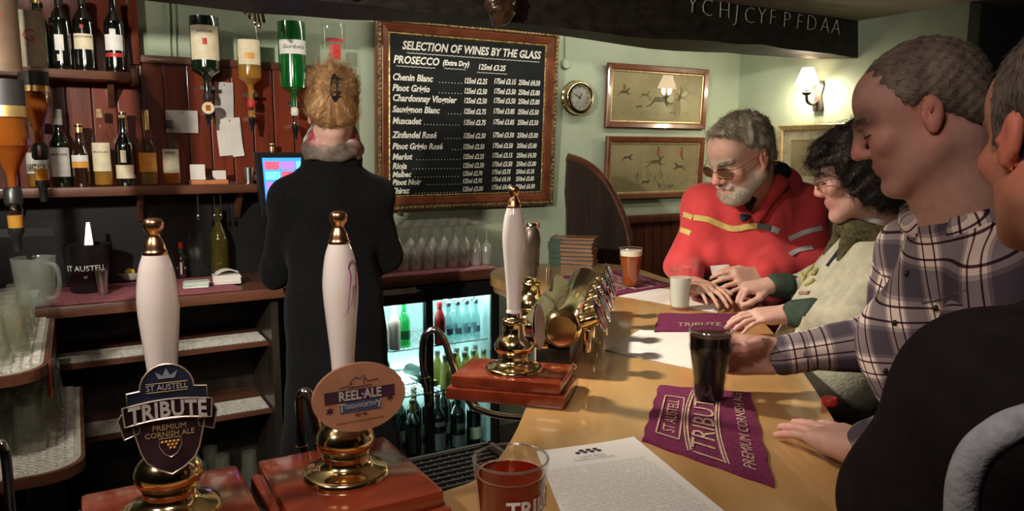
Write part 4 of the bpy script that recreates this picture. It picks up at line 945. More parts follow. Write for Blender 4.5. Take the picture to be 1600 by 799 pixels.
# ---------------------------------------------------------------- hunting prints
tan_paper = M('tan_print_paper', (.42, .36, .20), .7, 0, .10, 5); olive = M('print_olive', (.17, .15, .07), .8, 0, .2, 40); umber = M('print_umber', (.10, .075, .04), .8, 0, .2, 40); redcoat = M('print_red_coat', (.45, .10, .08), .8, 0, .1, 40); gilt_slip = M('gilt_slip', (.60, .48, .24), .4, .5, .15, 40); mount_w = M('cream_mount', (.72, .66, .48), .7)
def blob(pts, z=.0006): return prism(pts, 0, z)
def horse(x, y, s, flip=1):
    P = lambda L: [(x + flip * a * s, y + b * s) for a, b in L]
    return join(blob(P([(-.5, .05), (-.35, .22), (.1, .2), (.35, .28), (.62, .52), (.78, .46), (.7, .36), (.55, .25), (.45, .02), (.2, -.05), (-.3, -.06)])), blob(P([(.4, .05), (.75, -.1), (.95, -.02), (.97, -.07), (.75, -.18), (.38, -.04)])), blob(P([(-.45, .1), (-.7, -.2), (-.98, -.3), (-.97, -.35), (-.66, -.27), (-.36, -.02)])), blob(P([(-.5, .15), (-.75, .1), (-.95, -.02), (-.72, .04)])), blob(P([(.25, .0), (.5, -.3), (.62, -.28), (.4, .0)])))
def rider(x, y, s): return join(blob([(x - .12 * s, y + .2 * s), (x + .10 * s, y + .22 * s), (x + .12 * s, y + .58 * s), (x - .02 * s, y + .66 * s), (x - .14 * s, y + .55 * s)], .0009)), join(blob([(x - .06 * s, y + .66 * s), (x + .06 * s, y + .66 * s), (x + .06 * s, y + .80 * s), (x - .06 * s, y + .80 * s)], .001), blob([(x - .05 * s, y + .22 * s), (x + .1 * s, y + .2 * s), (x + .18 * s, y - .02 * s), (x + .1 * s, y - .04 * s)], .001))
def hound(x, y, s): return blob([(x - s, y), (x - .8 * s, y + .3 * s), (x + .5 * s, y + .35 * s), (x + s, y + .6 * s), (x + 1.2 * s, y + .4 * s), (x + .6 * s, y), (x + .9 * s, y - .4 * s), (x + .3 * s, y - .05 * s), (x - .5 * s, y - .05 * s), (x - 1.0 * s, y - .45 * s)])
def scrub(x, y, w, h, seed):
    r = random.Random(seed); gs = []
    for i in range(26):
        a = x + r.uniform(-w, w); b = y + r.uniform(-h, h) * .5; l = r.uniform(.2, 1) * h; d = r.uniform(-.6, .6) * h
        gs.append(blob([(a - .0016, b), (a + .0016, b), (a + d + .0008, b + l), (a + d - .0008, b + l)], .0004))
    return join(*gs)
def print_frame(cx, cz, w, h, label, fn, wall=W, rz=RZ1, fmat=None, mount=.0, lean=R(3.0)):
    t = thing('framed_print', wall(cx, .006, cz - h / 2), 0, label, 'picture', rot=(lean, 0, rz))
    fm = fmat or wood_frame; fwid = .036
    mk('frame', rings(w, h, [(0, 0), (0, .020), (.005, .025), (fwid * .8, .020), (fwid, .014)]), fm, t, (0, 0, h / 2), smooth=False)
    mk('gilt_slip', rings(w, h, [(fwid, .0135), (fwid + .007, .012), (fwid + .009, .006)]), gilt_slip, t, (0, 0, h / 2), smooth=False)
    mk('backing', box(-w / 2 + .004, w / 2 - .004, -.004, 0, .004, h - .004), wood_dark, t, smooth=False)
    if mount: mk('mount', rings(w, h, [(fwid, .0075), (fwid + mount, .0075), (fwid + mount, .005)]), mount_w, t, (0, 0, h / 2), smooth=False)
    p = mk('sheet', box(-w / 2 + .03, w / 2 - .03, -.0052, -.004, .03, h - .03), tan_paper, t, smooth=False)
    for nm, g, m in fn(w, h): mk(nm, upright(g), m, p, (0, -.0053, h / 2), smooth=False)
    mk('pane', box(-w / 2 + fwid, w / 2 - fwid, -.0105, -.0095, fwid, h - fwid), glass_pane, t, smooth=False)
    return t
def scene_a(w, h):
    r1, q1 = rider(-.26, .02, .075); 
    return [('ground_tone', scrub(0, -.10, w * .36, .02, 4), olive), ('horse', horse(-.26, .02, .055), umber), ('horse', horse(-.10, .01, .05), olive), ('horse', horse(.02, -.02, .11), umber), ('horse', horse(.20, .0, .07, -1), olive), ('rider', r1, olive), ('hound', hound(-.14, -.06, .022), umber), ('hound', hound(.12, -.09, .02), olive), ('fence', scrub(.24, .03, .06, .05, 8), umber)]
def scene_b(w, h):
    r1, q1 = rider(.02, .06, .085); r2, q2 = rider(.21, .05, .095)
    return [('ground_tone', scrub(-.02, -.12, w * .36, .025, 5), olive), ('hedge', scrub(-.02, -.07, .13, .06, 6), umber), ('horse', horse(-.22, .06, .05), umber), ('horse', horse(.0, .03, .085), olive), ('rider', r1, redcoat), ('rider_hat', q1, umber), ('horse', horse(.20, .0, .06, -1), umber), ('rider', r2, redcoat), ('rider_hat', q2, umber), ('hound', hound(-.07, -.09, .03), umber), ('hound', hound(.14, -.12, .022), olive), ('hedge', scrub(.12, -.12, .08, .03, 9), umber)]
print_frame(1.836, 1.889, .79, .372, 'upper hunting print in a red-brown frame reflecting the wall lamp', scene_a)
print_frame(1.828, 1.464, .775, .378, 'lower hunting print of red-coated riders in a red-brown frame', scene_b)
# print under the wall lamp on the side wall
s0, zt = w2(1219, 196, .02); 
def scene_c(w, h): return [('hedge', scrub(0, -.08, .13, .10, 11), umber), ('horse', horse(.02, .02, .09), olive)]
print_frame(s0 + .31, zt - .20, .62, .40, 'pale-mounted print in a thin gilt frame below the wall lamp', scene_c, W2, RZ2, gilt_slip, .055, R(2))
# ---------------------------------------------------------------- wall lamp
s0, z0 = w2(1272, 150, .05)
t = thing('wall_lamp', W2(s0, 0, z0), RZ2, 'lit wall lamp with pleated cream shade on dark bracket', 'wall lamp')
mk('bracket', join(xf(prism([(-.028, -.085), (.028, -.085), (.034, -.06), (.020, 0), (.034, .06), (.026, .085), (-.026, .085), (-.034, .06), (-.020, 0), (-.034, -.06)], 0, .02), rot=(R(90), 0, 0)), tube(crv([(0, -.02, -.03), (0, -.06, -.05), (0, -.105, -.035), (0, -.115, .0)], 5), .009, 10)), wood_dark, t)
mk('candle_cup', xf(lathe([(0, 0), (.018, .004), (.03, .018), (.028, .022), (.012, .02), (.012, .035)], 18), (0, -.115, -.002)), wood_dark, t)
mk('candle_tube', xf(lathe([(.011, .02), (.011, .075), (0, .078)], 14), (0, -.115, 0)), M('candle_tube', (.8, .74, .6), .5), t)
shade_m = M('lamp_shade_lit', (.95, .80, .66), .8, emit=(1.0, .74, .52), es=3.6)
pl = []; 
for i in range(48):
    pass
sg = []; NP = 48
for (rr, zz) in ((.066, .062), (.058, .085), (.034, .150), (.031, .157)):
    for i in range(NP): r_ = rr * (1 + (.025 if i % 2 else -.02)); sg.append((r_ * math.cos(2 * math.pi * i / NP), r_ * math.sin(2 * math.pi * i / NP), zz))
sf = [(j * NP + i, j * NP + (i + 1) % NP, (j + 1) * NP + (i + 1) % NP, (j + 1) * NP + i) for j in range(3) for i in range(NP)]
mk('shade', (sg, sf), shade_m, t, (0, -.115, 0), smooth=True)
mk('bulb', ball((0, -.115, .10), (.017, .017, .024), 12, 8), EMIT('bulb_lit', (1, .8, .55), 30), t)
bl = W2(s0, .115, z0 + .052)
lamp('wall_lamp_light', 'POINT', bl, 9.0, (1.0, .84, .62), .035)
# ---------------------------------------------------------------- ornaments hanging from the beam
tt, z = beam_uz(772, 40)
t = thing('hoof_ornament', BL(tt) + WN * .035 + Vector((0, 0, z)), RZ1, 'brown leathery hoof-shaped ornament hanging on the beam above the chalkboard', 'ornament')
horn = M('brown_horn', (.075, .036, .02), .25, 0, .4, 14, .4, 40, coat=.5)
hs = Solid(); 
hs.chain([(0, 0, 0), (.005, -.01, .05), (.0, -.01, .12)], [.012, .05, .058], k=.03).ell((-.035, -.02, .10), (.035, .03, .06), k=.03).ell((.055, -.015, .075), (.022, .02, .035), k=.02).cap((.03, -.03, .11), (.035, -.03, .02), .02, .008, k=.02)
me = hs.mesh(.005, folds(.004, 60, 2)); mesh_obj('hoof', me, horn, t)
mk('strap', tube([(0, .01, .12), (0, -.0, .24)], .012, 8), leather_blk, t)
tt, z = beam_uz(543, -2)
t = thing('dark_ornament', BL(tt) + WN * .03 + Vector((0, 0, z - .008)), RZ1, 'tip of a small dark ornament hanging from the beam', 'ornament')
mk('pendant', lathe(smooth_prof([(0, 0), (.012, .006), (.02, .03), (.014, .07), (.006, .09)], 3), 14), horn, t); mk('hook', tube([(0, 0, .085), (0, 0, .14)], .003, 6), blackp, t)
# ---------------------------------------------------------------- curved dark partition board at the end of the bar
PY = 3.78
pts_px = [(884, 410), (885, 330), (883, 300), (886, 246), (905, 252), (925, 263), (943, 280), (958, 303), (971, 330), (981, 358), (986, 385), (988, 410)]
P3 = [atY(x, y, PY) for x, y in pts_px]; ox = P3[0].x
poly = [(p.x - ox, p.z) for p in P3]
xR = poly[-1][0]; poly = [(poly[0][0], 0.0)] + poly + [(xR, 0.0)]
t = thing('settle_end', (ox, PY, 0), R(8), 'dark quarter-round wooden settle end standing behind the bar end', 'partition')
mk('board', xf(prism(list(reversed(poly)), -.018, .018), rot=(R(90), 0, 0)), wood_dark, t, smooth=False)
mk('edge_moulding', tube(crv([(x, 0, z) for x, z in poly[4:-1]], 3), .023, 8), wood_shelf, t)
for i in range(1, 3): mk('joint_bead', box(i * .105 - .003, i * .105 + .003, -.021, -.017, 0, 1.40 - i * .07), wood_dark, t, smooth=False)
# ---------------------------------------------------------------- the bar counter
BZ = 1.05
outer = [(-2.3, -.35), (-1.3, .02), (-.6, .22), (-.1, .42), (.28, .68), (.46, .90), (.535, 1.07), (.61, 1.38), (.668, 1.674), (.72, 1.98), (.76, 2.3), (.755, 2.6), (.70, 2.85), (.62, 3.03), (.56, 3.24), (.485, 3.39), (.335, 3.445)]
inner = [(.12, 3.42), (-.03, 3.33), (-.085, 3.2), (-.085, 3.05), (-.03, 2.93), (.02, 2.75), (.055, 2.4), (.06, 2.0), (.052, 1.7), (.035, 1.5), (.0, 1.28), (-.045, 1.13), (-.095, 1.075), (-.2, 1.0), (-.4, .90), (-.75, .78), (-1.4, .60), (-2.3, .42)]
def cl2(pts, n=4): return [(p.x, p.y) for p in crv([(x, y, 0) for x, y in pts], n)]
top_poly = cl2(outer) + cl2(inner)
bar = thing('bar_counter', (0.3, 2.0, 0), 0, 'long curved bar counter with honey-coloured wooden top', 'bar counter')
def loc(poly): return [(x - .3, y - 2.0) for x, y in poly]
mk('top', prism(loc(top_poly), BZ - .038, BZ), wood_bar, bar, smooth=False)
def inset(poly, d):
    out = []; n = len(poly)
    for i in range(n):
        a = Vector(poly[i - 1]); b = Vector(poly[i]); c = Vector(poly[(i + 1) % n]); t1 = (b - a); t2 = (c - b)
        if t1.length < 1e-6 or t2.length < 1e-6: continue
        t = (t1.normalized() + t2.normalized()).normalized(); nn = Vector((-t.y, t.x)); q = b + nn * d; out.append((q.x, q.y))
    return out
mk('edge_lip', prism(loc(inset(top_poly, .012)), BZ - .065, BZ - .038), wood_baredge, bar, smooth=False)
mk('front_panel', prism(loc(inset(top_poly, .14)), 0, BZ - .065), wood_dark, bar, smooth=False)
# under-bar work shelf on the service side with the black drip mat
ws_ = thing('work_shelf', (0, 0, 0), 0, 'dark steel work shelf fixed under the service side of the bar', 'work shelf')
_w = [atz(600, 722, .88), atz(745, 712, .88)]
wpoly = [(-.28, 1.02), (-.06, 1.12), (.0, 1.30), (.03, 1.55), (_w[1].x + .03, _w[1].y), (_w[0].x, _w[0].y), (-.55, 1.30), (-1.2, 1.10), (-1.2, .80), (-.45, .92)]
mk('shelf', prism(wpoly, .855, .88), blackp, ws_, smooth=False); mk('bracket', box(-.2, -.16, 1.10, 1.32, 0, .855), blackp, ws_, smooth=False)
c = atz(700, 742, .89)
o = mk('drip_mat', xf(join(mesh_mat(.26, .20, .022, .0045, .012), box(-.01, .29, -.01, .0, 0, .014), box(-.01, .29, .2, .21, 0, .014), box(-.01, 0, -.01, .21, 0, .014), box(.28, .29, -.01, .21, 0, .014)), (-.13, -.10, 0)), rubber, None, (c.x, c.y, .8805), (0, 0, R(30)), smooth=False); tag(o, 'black grid drip mat on the work shelf behind the bar', 'drip mat')
# ---------------------------------------------------------------- hand pumps
def ceramic_prof(s=1.0): return smooth_prof([(.0175, .0), (.0185, .006), (.0165, .012), (.0170, .020), (.0185, .055), (.0225, .100), (.0270, .150), (.0268, .178), (.0225, .208), (.0165, .226)], 4)
brass_prof = smooth_prof([(.060, 0), (.0605, .004), (.057, .009), (.046, .012), (.036, .017), (.031, .024), (.031, .034), (.037, .040), (.041, .052), (.036, .066), (.027, .076), (.0235, .088), (.024, .100), (.027, .103), (.0255, .108), (.0175, .112), (.0165, .122)], 3)
fin_prof = smooth_prof([(.0160, 0), (.0165, .004), (.0150, .007), (.0128, .016), (.0085, .025), (.0085, .029), (.0125, .036), (.0135, .043), (.0105, .050), (.0, .0525)], 3)
mus = M('badge_text_violet', (.30, .06, .22), .5)
def pump(px, py, rz, label, lean=(0, 0), h=1.0, emblem=False, block=(.10, .115), zb=.05, hm=None, name='hand_pump', fin=True):
    p = atz(px, py, BZ + zb)
    t = thing(name, (p.x, p.y, BZ + .0005), rz, label, 'hand pump', 'hand pumps along the bar'); FS = .86
    a, d = block
    b = mk('mount_block', join(box(-a - .008, a + .008, -d - .008, d + .008, 0, zb * .52, .006), box(-a, a, -d, d, zb * .5, zb, .008)), wood_mahog, t)
    br = mk('brass_pedestal', xf(lathe(brass_prof, 32), (0, 0, zb)), brass, t)
    mk('band', xf(lathe([(.0315, 0), (.0325, .001), (.0325, .007), (.0315, .008)], 28), (0, 0, zb + .025)), brass_pale, br)
    z1 = zb + .118
    hd = mk('handle', xf(lathe(ceramic_prof(), 32), (0, 0, z1), (lean[0], lean[1], 0), (.88, .88, h)), hm or ceramic, t)
    if fin: mk('finial', xf(xf(lathe(fin_prof, 24), (0, 0, .226 * h), None, (.88, .88, .86)), (0, 0, z1), (lean[0], lean[1], 0)), copper, hd)
    if emblem:
        lines = [[(-.012, .02), (-.006, .024), (-.004, .045), (-.001, .075), (-.004, .085), (.001, .094), (.009, .090), (.011, .080), (.008, .070), (.010, .05), (.0105, .024), (.014, .021)], [(-.004, .03), (.002, .040), (.003, .060)], [(.005, .03), (.007, .06)]]
        def R_(z):
            pr = ceramic_prof(); 
            for (r0, za), (r1, zb_) in zip(pr, pr[1:]):
                if za <= z <= zb_: return r0 + (r1 - r0) * (z - za) / max(zb_ - za, 1e-6)
            return .02
        gs = []
        for L in lines:
            P = []
            for x, y in L:
                zz = .095 + y; r = R_(zz) * .88 + .0003; P.append((r * math.sin(x / .024 + .35), -r * math.cos(x / .024 + .35), z1 + zz))
            gs.append(tube(crv(P, 3), .0007, 5))
        mk('printed_emblem', join(*gs), mus, hd)
    return t
# --- pump 1: shield clip
RZP = R(30)
p1 = pump(268, 800, RZP, 'nearest white hand pump carrying the dark shield-shaped ale clip', h=.93)
shield_navy = M('shield_navy', (.022, .028, .06), .3, 0, .3, 8, coat=.4); shield_violet = M('shield_violet_black', (.028, .013, .022), .3, 0, .4, 10, coat=.4); silver = M('silver_trim', (.62, .56, .48), .3, .7, .15, 40); silver_txt = M('silver_lettering', (.72, .70, .70), .35, .4, .1, 40); gold_txt = M('gold_lettering', (.62, .46, .22), .4, .4, .15, 40)
def outline(poly, m, parent, y=-.0045, r=.0012, loc=(0, 0, 0), rot=(0, 0, 0)): return mk('silver_edge', tube([(x, y, z) for x, z in poly], r, 6, True), m, parent, loc, rot)
cl = mk('pump_clip', ([], []), shield_violet, p1)
bpy.data.objects.remove(cl)
sz = .182
low = [(-.046, .008)] + [(-.046 + .004 * i * .6, .004 - .010 * i) for i in range(1, 5)] + [(-.030, -.050), (-.016, -.062), (0, -.070), (.016, -.062), (.030, -.050)] + [(.046 - .004 * i * .6, .004 - .010 * i) for i in range(4, 0, -1)] + [(.046, .008)]
topd = [(-.050, .030), (-.050, .048), (-.033, .050)] + [(.034 * math.cos(a), .050 + .034 * math.sin(a)) for a in [math.pi - math.pi * i / 12 for i in range(13)]] + [(.033, .050), (.050, .048), (.050, .030)]
ban = [(-.056 + .112 * i / 12, .030 + .006 * math.sin(math.pi * i / 12)) for i in range(13)] + [(.054 - .108 * i / 12, .004 + .006 * math.sin(math.pi * (12 - i) / 12)) for i in range(13)]
tl = [(-.062, .012), (-.058, .020), (-.050, .018), (-.050, .006), (-.036, .002), (-.038, -.008), (-.056, -.014)]; tr = [(-x, z) for x, z in reversed(tl)]
clip = mk('pump_clip', xf(prism(list(reversed(low)) if False else low, 0, .006), rot=(R(90), 0, 0)), shield_violet, p1, (0, -.048, sz), (R(-4), 0, R(-6)), smooth=False); clip.scale = (.86, 1, .86)
def plate(nm, poly, y0, y1, m): 
    o = mk(nm, xf(prism(poly, 0, y1 - y0), (0, -y0, 0), (R(90), 0, 0)), m, clip, smooth=False); return o
plate('crest_plate', topd, .001, .0065, shield_navy); outline(topd, silver, clip, -.0068); outline(low, silver, clip, -.0062)
plate('ribbon_tail', tl, .0, .005, shield_violet); plate('ribbon_tail', tr, .0, .005, shield_violet); outline(tl, silver, clip, -.0052); outline(tr, silver, clip, -.0052)
plate('name_banner', ban, .004, .0095, shield_violet); outline(ban, silver, clip, -.0098)
sbx = [(-.026, .046), (.026, .046), (.026, .058), (-.026, .058)]; outline(sbx, gold_txt, clip, -.0070, .0006)
def cliptext(s, size, z, m, y=-.0072, sx=1.0, off=0.0, x=0): 
    return mk('lettering', upright(xf(text(s, size, ext=.0004, off=off), scale=(sx, 1, 1))), m, clip, (x, y, z), smooth=False)
cliptext('ST AUSTELL', .0112, .052, silver_txt, -.0072, .88)
arc = text('TRIBUTE', .030, ext=.0006, off=.0009, space=1.06)
mx_ = max(abs(v[0]) for v in arc[0]); arc = [(x * .049 / mx_, y * (1 + .12 * (x / mx_) ** 2) + .0055 * math.cos(x / mx_ * 1.57), z) for x, y, z in arc[0]], arc[1]
mk('lettering', upright(arc), silver_txt, clip, (0, -.0103, .0158), smooth=False)
cliptext('PREMIUM', .0105, -.004, gold_txt, -.0068); cliptext('CORNISH ALE', .0105, -.0135, gold_txt, -.0068, .95)
gl = [blob_ for blob_ in [ball((-.010 + .005 * i + .0025 * (j % 2), -.0066, -.024 - .0045 * j), (.0021, .0012, .0021), 6, 4) for j in range(4) for i in range(j // 1, 5 - 0) if abs(-.010 + .005 * i + .0025 * (j % 2)) < .0115 - j * .0024]]
mk('corn_emblem', join(*gl), M('emblem_orange', (.65, .33, .08), .5), clip)
ems = [(-.014, -.019), (.014, -.019), (.014, -.030), (.008, -.041), (0, -.046), (-.008, -.041), (-.014, -.030)]; outline(ems, silver, clip, -.0064, .0006)
crest = [(-.010, .064), (-.014, .074), (-.005, .068), (0, .078), (.005, .068), (.014, .074), (.010, .064)]; plate('crest_bird', crest, .0065, .0072, M('crest_grey', (.25, .30, .36), .4))
# --- pump 2: oval wooden clip
p2 = pump(541, 742, RZP, 'white hand pump with seated figure emblem and oval copper-coloured clip', emblem=True, h=.93)
oval_m = M('oval_clip_copper', (.42, .20, .12), .45, 0, .08, 20, coat=.2); plum = M('clip_plum', (.055, .018, .045), .5); blue_d = M('clip_blue', (.05, .07, .16), .5)
clip = mk('pump_clip', xf(prism(disc_poly(.069, .049, 48), 0, .007), rot=(R(90), 0, 0)), oval_m, p2, (.005, -.050, .178), (R(-3), 0, R(-3)), smooth=False); clip.scale = (.91, 1, .94)
plate('name_bar', [(-.052, -.004), (.052, -.004), (.052, .0125), (-.052, .0125)], .007, .0078, plum)
plate('brewery_bar', [(-.030, -.020), (.030, -.020), (.030, -.0045), (-.030, -.0045)], .007, .0076, blue_d)
cliptext('REEL·ALE', .0185, .004, silver_txt, -.0083, .86, .0004); cliptext('TEIGNWORTHY', .0085, -.0115, silver_txt, -.008, .78); cliptext('T', .017, -.0125, silver_txt, -.008, 1, 0, -.0275); cliptext('Y', .017, -.0125, silver_txt, -.008, 1, 0, .0275)
cliptext('ABV 4%', .0055, -.0245, plum, -.0073); 
mk('sketch', join(*[tube([(x, -.0074, z) for x, z in L], .0006, 5) for L in ([(-.030, .016), (-.016, .019), (-.012, .026), (-.006, .030), (0, .027), (.006, .031), (.012, .022), (.028, .024)], [(-.012, .019), (-.013, .024)], [(.006, .019), (.008, .028)], [(-.016, .0155), (.018, .0165)])]), plum, clip)
for x, z in ((-.045, -.014), (.045, -.006)): plate('maple_leaf', [(x + .0065 * (1 if i % 2 == 0 else .45) * math.cos(math.pi / 2 + i * math.pi / 6), z + .0065 * (1 if i % 2 == 0 else .45) * math.sin(math.pi / 2 + i * math.pi / 6)) for i in range(12)], .007, .0075, plum)
mk('print_line', join(*[box(-.036 + i * .0065, -.031 + i * .0065, -.0075, -.007, -.0345 + .0001 * i, -.0325 + .0001 * i) for i in range(11)]), M('clip_print', (.25, .10, .06), .5), clip, smooth=False)
# --- pump 3 and the two behind it
RP3 = R(75)
p3 = pump(803, 578, RP3, 'white hand pump on a mahogany block at the middle of the bar', block=(.075, .115), h=.98)
clip = mk('pump_clip', xf(prism(disc_poly(.043, .046, 36), 0, .006), rot=(R(90), 0, 0)), oval_m if False else M('clip_grey_face', (.45, .36, .40), .4), p3, (0, -.050, .145), (R(-5), 0, 0), smooth=False)
mk('clip_rim', tube([(.043 * math.cos(a), -.003, .046 * math.sin(a)) for a in [i * math.pi / 18 for i in range(36)]], .0022, 6, True), chrome, clip)
mk('clip_bracket', box(-.012, .012, -.046, -.02, .115, .125), chrome, p3, smooth=False)
dark_handle = M('dark_wood_handle', (.10, .075, .055), .3, .3, .2, 10)
p4 = pump(830, 503, RP3, 'short dark-handled pump close behind the middle white pump', block=(.04, .05), h=.62, hm=dark_handle, fin=False)
mk('lever_tip', xf(lathe([(.0145, 0), (.0155, .006), (.012, .012), (0, .014)], 18), (0, 0, .05 + .118 + .226 * .62 - .003)), chrome, p4)
clip = mk('pump_clip', xf(prism(disc_poly(.030, .034, 30), 0, .006), rot=(R(90), 0, 0)), M('clip_olive_face', (.40, .33, .18), .4), p4, (0, -.048, .17), (R(-5), 0, 0), smooth=False)
mk('clip_rim', tube([(.030 * math.cos(a), -.003, .034 * math.sin(a)) for a in [i * math.pi / 15 for i in range(30)]], .002, 6, True), chrome, clip)
# ---------------------------------------------------------------- brass tap rail with oval lens badges
A = atz(886, 588, BZ); Bq = atz(920, 492, BZ); dv = (Bq - A); Lr = dv.length; ang = math.atan2(dv.y, dv.x)
t = thing('tap_rail', (A.x - .015, A.y, BZ), ang, 'polished brass keg tap rail with a row of oval badges', 'beer font')
mk('rail', xf(join(lathe([(0, 0), (.034, 0), (.042, .008), (.045, .02), (.045, Lr - .01), (.040, Lr), (0, Lr)], 28)), (0, 0, .105), (0, R(90), 0)), brass, t)
mk('drip_channel', box(.02, Lr - .02, .03, .065, .055, .075, .008), brass, t); mk('sloping_plate', xf(box(0, Lr - .03, -.003, .003, -.03, .035), (.015, .058, .105), (R(-52), 0, 0)), M('plate_olive_brass', (.42, .42, .28), .25, .7, .06, 8), t, smooth=False)
for x in (.07, Lr - .07):
    mk('leg', xf(lathe(smooth_prof([(.032, 0), (.03, .006), (.018, .016), (.016, .05), (.018, .08)], 3), 18), (x, 0, 0)), brass, t)
mk('base_plate', box(.02, Lr - .02, -.02, .06, .0, .058, .006), blackp, t)
badge_cols = [(.62, .40, .52), (.45, .55, .70), (.50, .38, .58), (.35, .52, .75), (.40, .50, .68)]
for i in range(5):
    x = .055 + i * (Lr - .10) / 4
    tp = mk('tap_body', join(xf(lathe([(.0, .0), (.014, 0), (.016, .01), (.014, .03), (.010, .05)], 14), (x, -.036, .112), (R(70), 0, 0), (1.25, 1.25, 1)), xf(lathe([(.009, 0), (.010, .04), (.007, .05)], 10), (x, -.055, .045))), brass, t)
    lb = M('lens_badge_%d' % i, badge_cols[i], .15, .2, .5, 30, coat=.6)
    bd = mk('badge', xf(upright(lathe([(0, .010), (.02, .0085), (.036, .003), (.038, 0), (0, -.004)], 24)), (x, -.084, .128), (R(-22), 0, 0), (.80, 1, 1.15)), lb, tp)
    mk('badge_rim', xf(tube([(.038 * math.cos(a), 0, .038 * math.sin(a)) for a in [k * math.pi / 12 for k in range(24)]], .0028, 6, True), (x, -.084, .128), (R(-22), 0, 0), (.80, 1, 1.15)), chrome, tp)
# ---------------------------------------------------------------- swan-neck spouts behind the bar
def spout(px, pts, label, Y, r=.0085, side=False):
    P = [atY(x, y, Y) for x, y in pts]; b = P[0]
    if side:                          # comes out of the bar's side panel instead of the work shelf
        t = thing('swan_neck_spout', b, 0, label, 'beer spout', 'steel swan-neck spouts'); Q = [Vector((.30, .0, -.03)), Vector((.08, .0, -.02))] + [p - b for p in P]
        mk('pipe', tube(crv(Q, 6), r, 12), chrome, t); mk('collar', tube([Q[-2], (Q[-2] + Q[-1]) / 2], r * 1.4, 12), chrome, t); e = Q[-1]; mk('sparkler', tube([e + Vector((0, 0, .004)), e + Vector((.002, 0, -.02))], [r * 1.25, r * 1.1], 10), brass_pale, t); return
    t = thing('swan_neck_spout', (b.x, b.y, .8805), 0, label, 'beer spout', 'steel swan-neck spouts')
    Q = [Vector((0, 0, 0))] + [p - Vector((b.x, b.y, .8805)) for p in P]
    mk('pipe', tube(crv(Q, 6), r, 12), chrome, t); mk('collar', lathe([(0, 0), (.018, 0), (.018, .012), (.012, .018), (.0, .018)], 16), chrome, t)
    e = Q[-1]; mk('sparkler', tube([e + Vector((0, 0, .004)), e + Vector((.002, 0, -.02))], [r * 1.25, r * 1.1], 10), brass_pale, t)
spout(0, [(748, 640), (733, 628), (719, 600), (704, 560), (692, 527), (677, 516), (663, 527), (660, 560), (664, 590), (668, 616)], 'steel swan-neck spout in front of the fridge door', 1.82, side=True)
spout(0, [(500, 720), (497, 680), (490, 640), (482, 617), (474, 614), (469, 624), (470, 660), (472, 700)], 'steel swan-neck spout behind the oval-clip pump', 1.22)
spout(0, [(22, 830), (16, 790), (10, 720), (5, 698), (-2, 694), (-10, 702), (-14, 740)], 'steel swan-neck spout cut off at the picture edge', 1.28)
# ---------------------------------------------------------------- glasses on the bar
rim_m = GLASS('glass_rim', (.80, .82, .82), .22, .08, .10, (.8, .8, .8))
def pint(px, py, label, liquid, level, foam_m=None, foam_h=0, glass=None, prof=None, name='pint_glass', cat='pint glass', p=None, rz=0):
    p = p or atz(px, py, BZ + .0005); t = thing(name, p, rz, label, cat); pr = prof or pint_prof()
    mk('glass', lathe(pr, 40), glass or glass_clear, t)
    rt_ = max(q[0] for q in pr if q[1] > .99 * max(z for _, z in pr)); ht_ = max(z for _, z in pr)
    mk('rim', tube([((rt_ - .0011) * math.cos(a), (rt_ - .0011) * math.sin(a), ht_) for a in [i * math.pi / 24 for i in range(48)]], .0014, 6, True), rim_m, t)
    k = max(range(len(pr)), key=lambda i: pr[i][1]); inn = [q for q in reversed(pr[k + 1:])]
    H = pr[k][1] * level
    def ri(z):
        for (r0, z0), (r1, z1) in zip(inn, inn[1:]):
            if z0 <= z <= z1: return r0 + (r1 - r0) * (z - z0) / max(z1 - z0, 1e-6)
        return inn[-1][0]
    if liquid is not None:
        zs = [.0125 + (H - foam_h - .0125) * i / 12 for i in range(13)]
        mk('beer', lathe([(0, .0125)] + [(max(ri(z) - .0006, .001), z) for z in zs] + [(0, H - foam_h)], 36), liquid, t)
    if foam_m is not None:
        if foam_h > .004: mk('head', lathe([(0, H - foam_h)] + [(ri(H - foam_h) - .0006, H - foam_h + .0002), (ri(H) - .0006, H - .001), (ri(H) - .004, H), (0, H - .0008)], 36), foam_m, t)
        else: mk('foam_ring', lathe([(ri(H) - .0008, H + .0002), (ri(H) - .001, H + .0012), (ri(H) - .0022, H + .0006), (ri(H) - .0035, H + .0002)], 36, cap=False), foam_m, t)
    return t
straight = [(0, 0), (.030, 0), (.031, .003), (.0325, .03), (.0445, .150), (.0425, .150), (.0305, .03), (.029, .014), (0, .012)]
near = pint(0, 0, 'straight pint of red ale nearest the camera', liq_red, .88, foam_tan, .002, prof=straight, p=atz(798, 905, BZ + .0005), rz=R(4))
lt = text('TRIBUTE', .026, ext=.0002, off=.0006); mk('print', xf(wrap(xf(lt, (.042, 0, 0)), .0418), (0, 0, .104)), white_l, near, smooth=False)
pint(1107, 629, 'full nonic pint of black stout on the purple towel', liq_stout, .93)
pint(985, 450, 'pint of amber bitter with white head at the far end', liq_bitter, .95, foam, .020)
tumbler = [(0, 0), (.030, 0), (.031, .003), (.0375, .135), (.0357, .135), (.029, .010), (0, .009)]
pint(1062, 484, 'cloudy tumbler of water in front of the red-jacketed man', liq_cloud, .78, glass=glass_clear, prof=tumbler, name='tumbler', cat='glass')
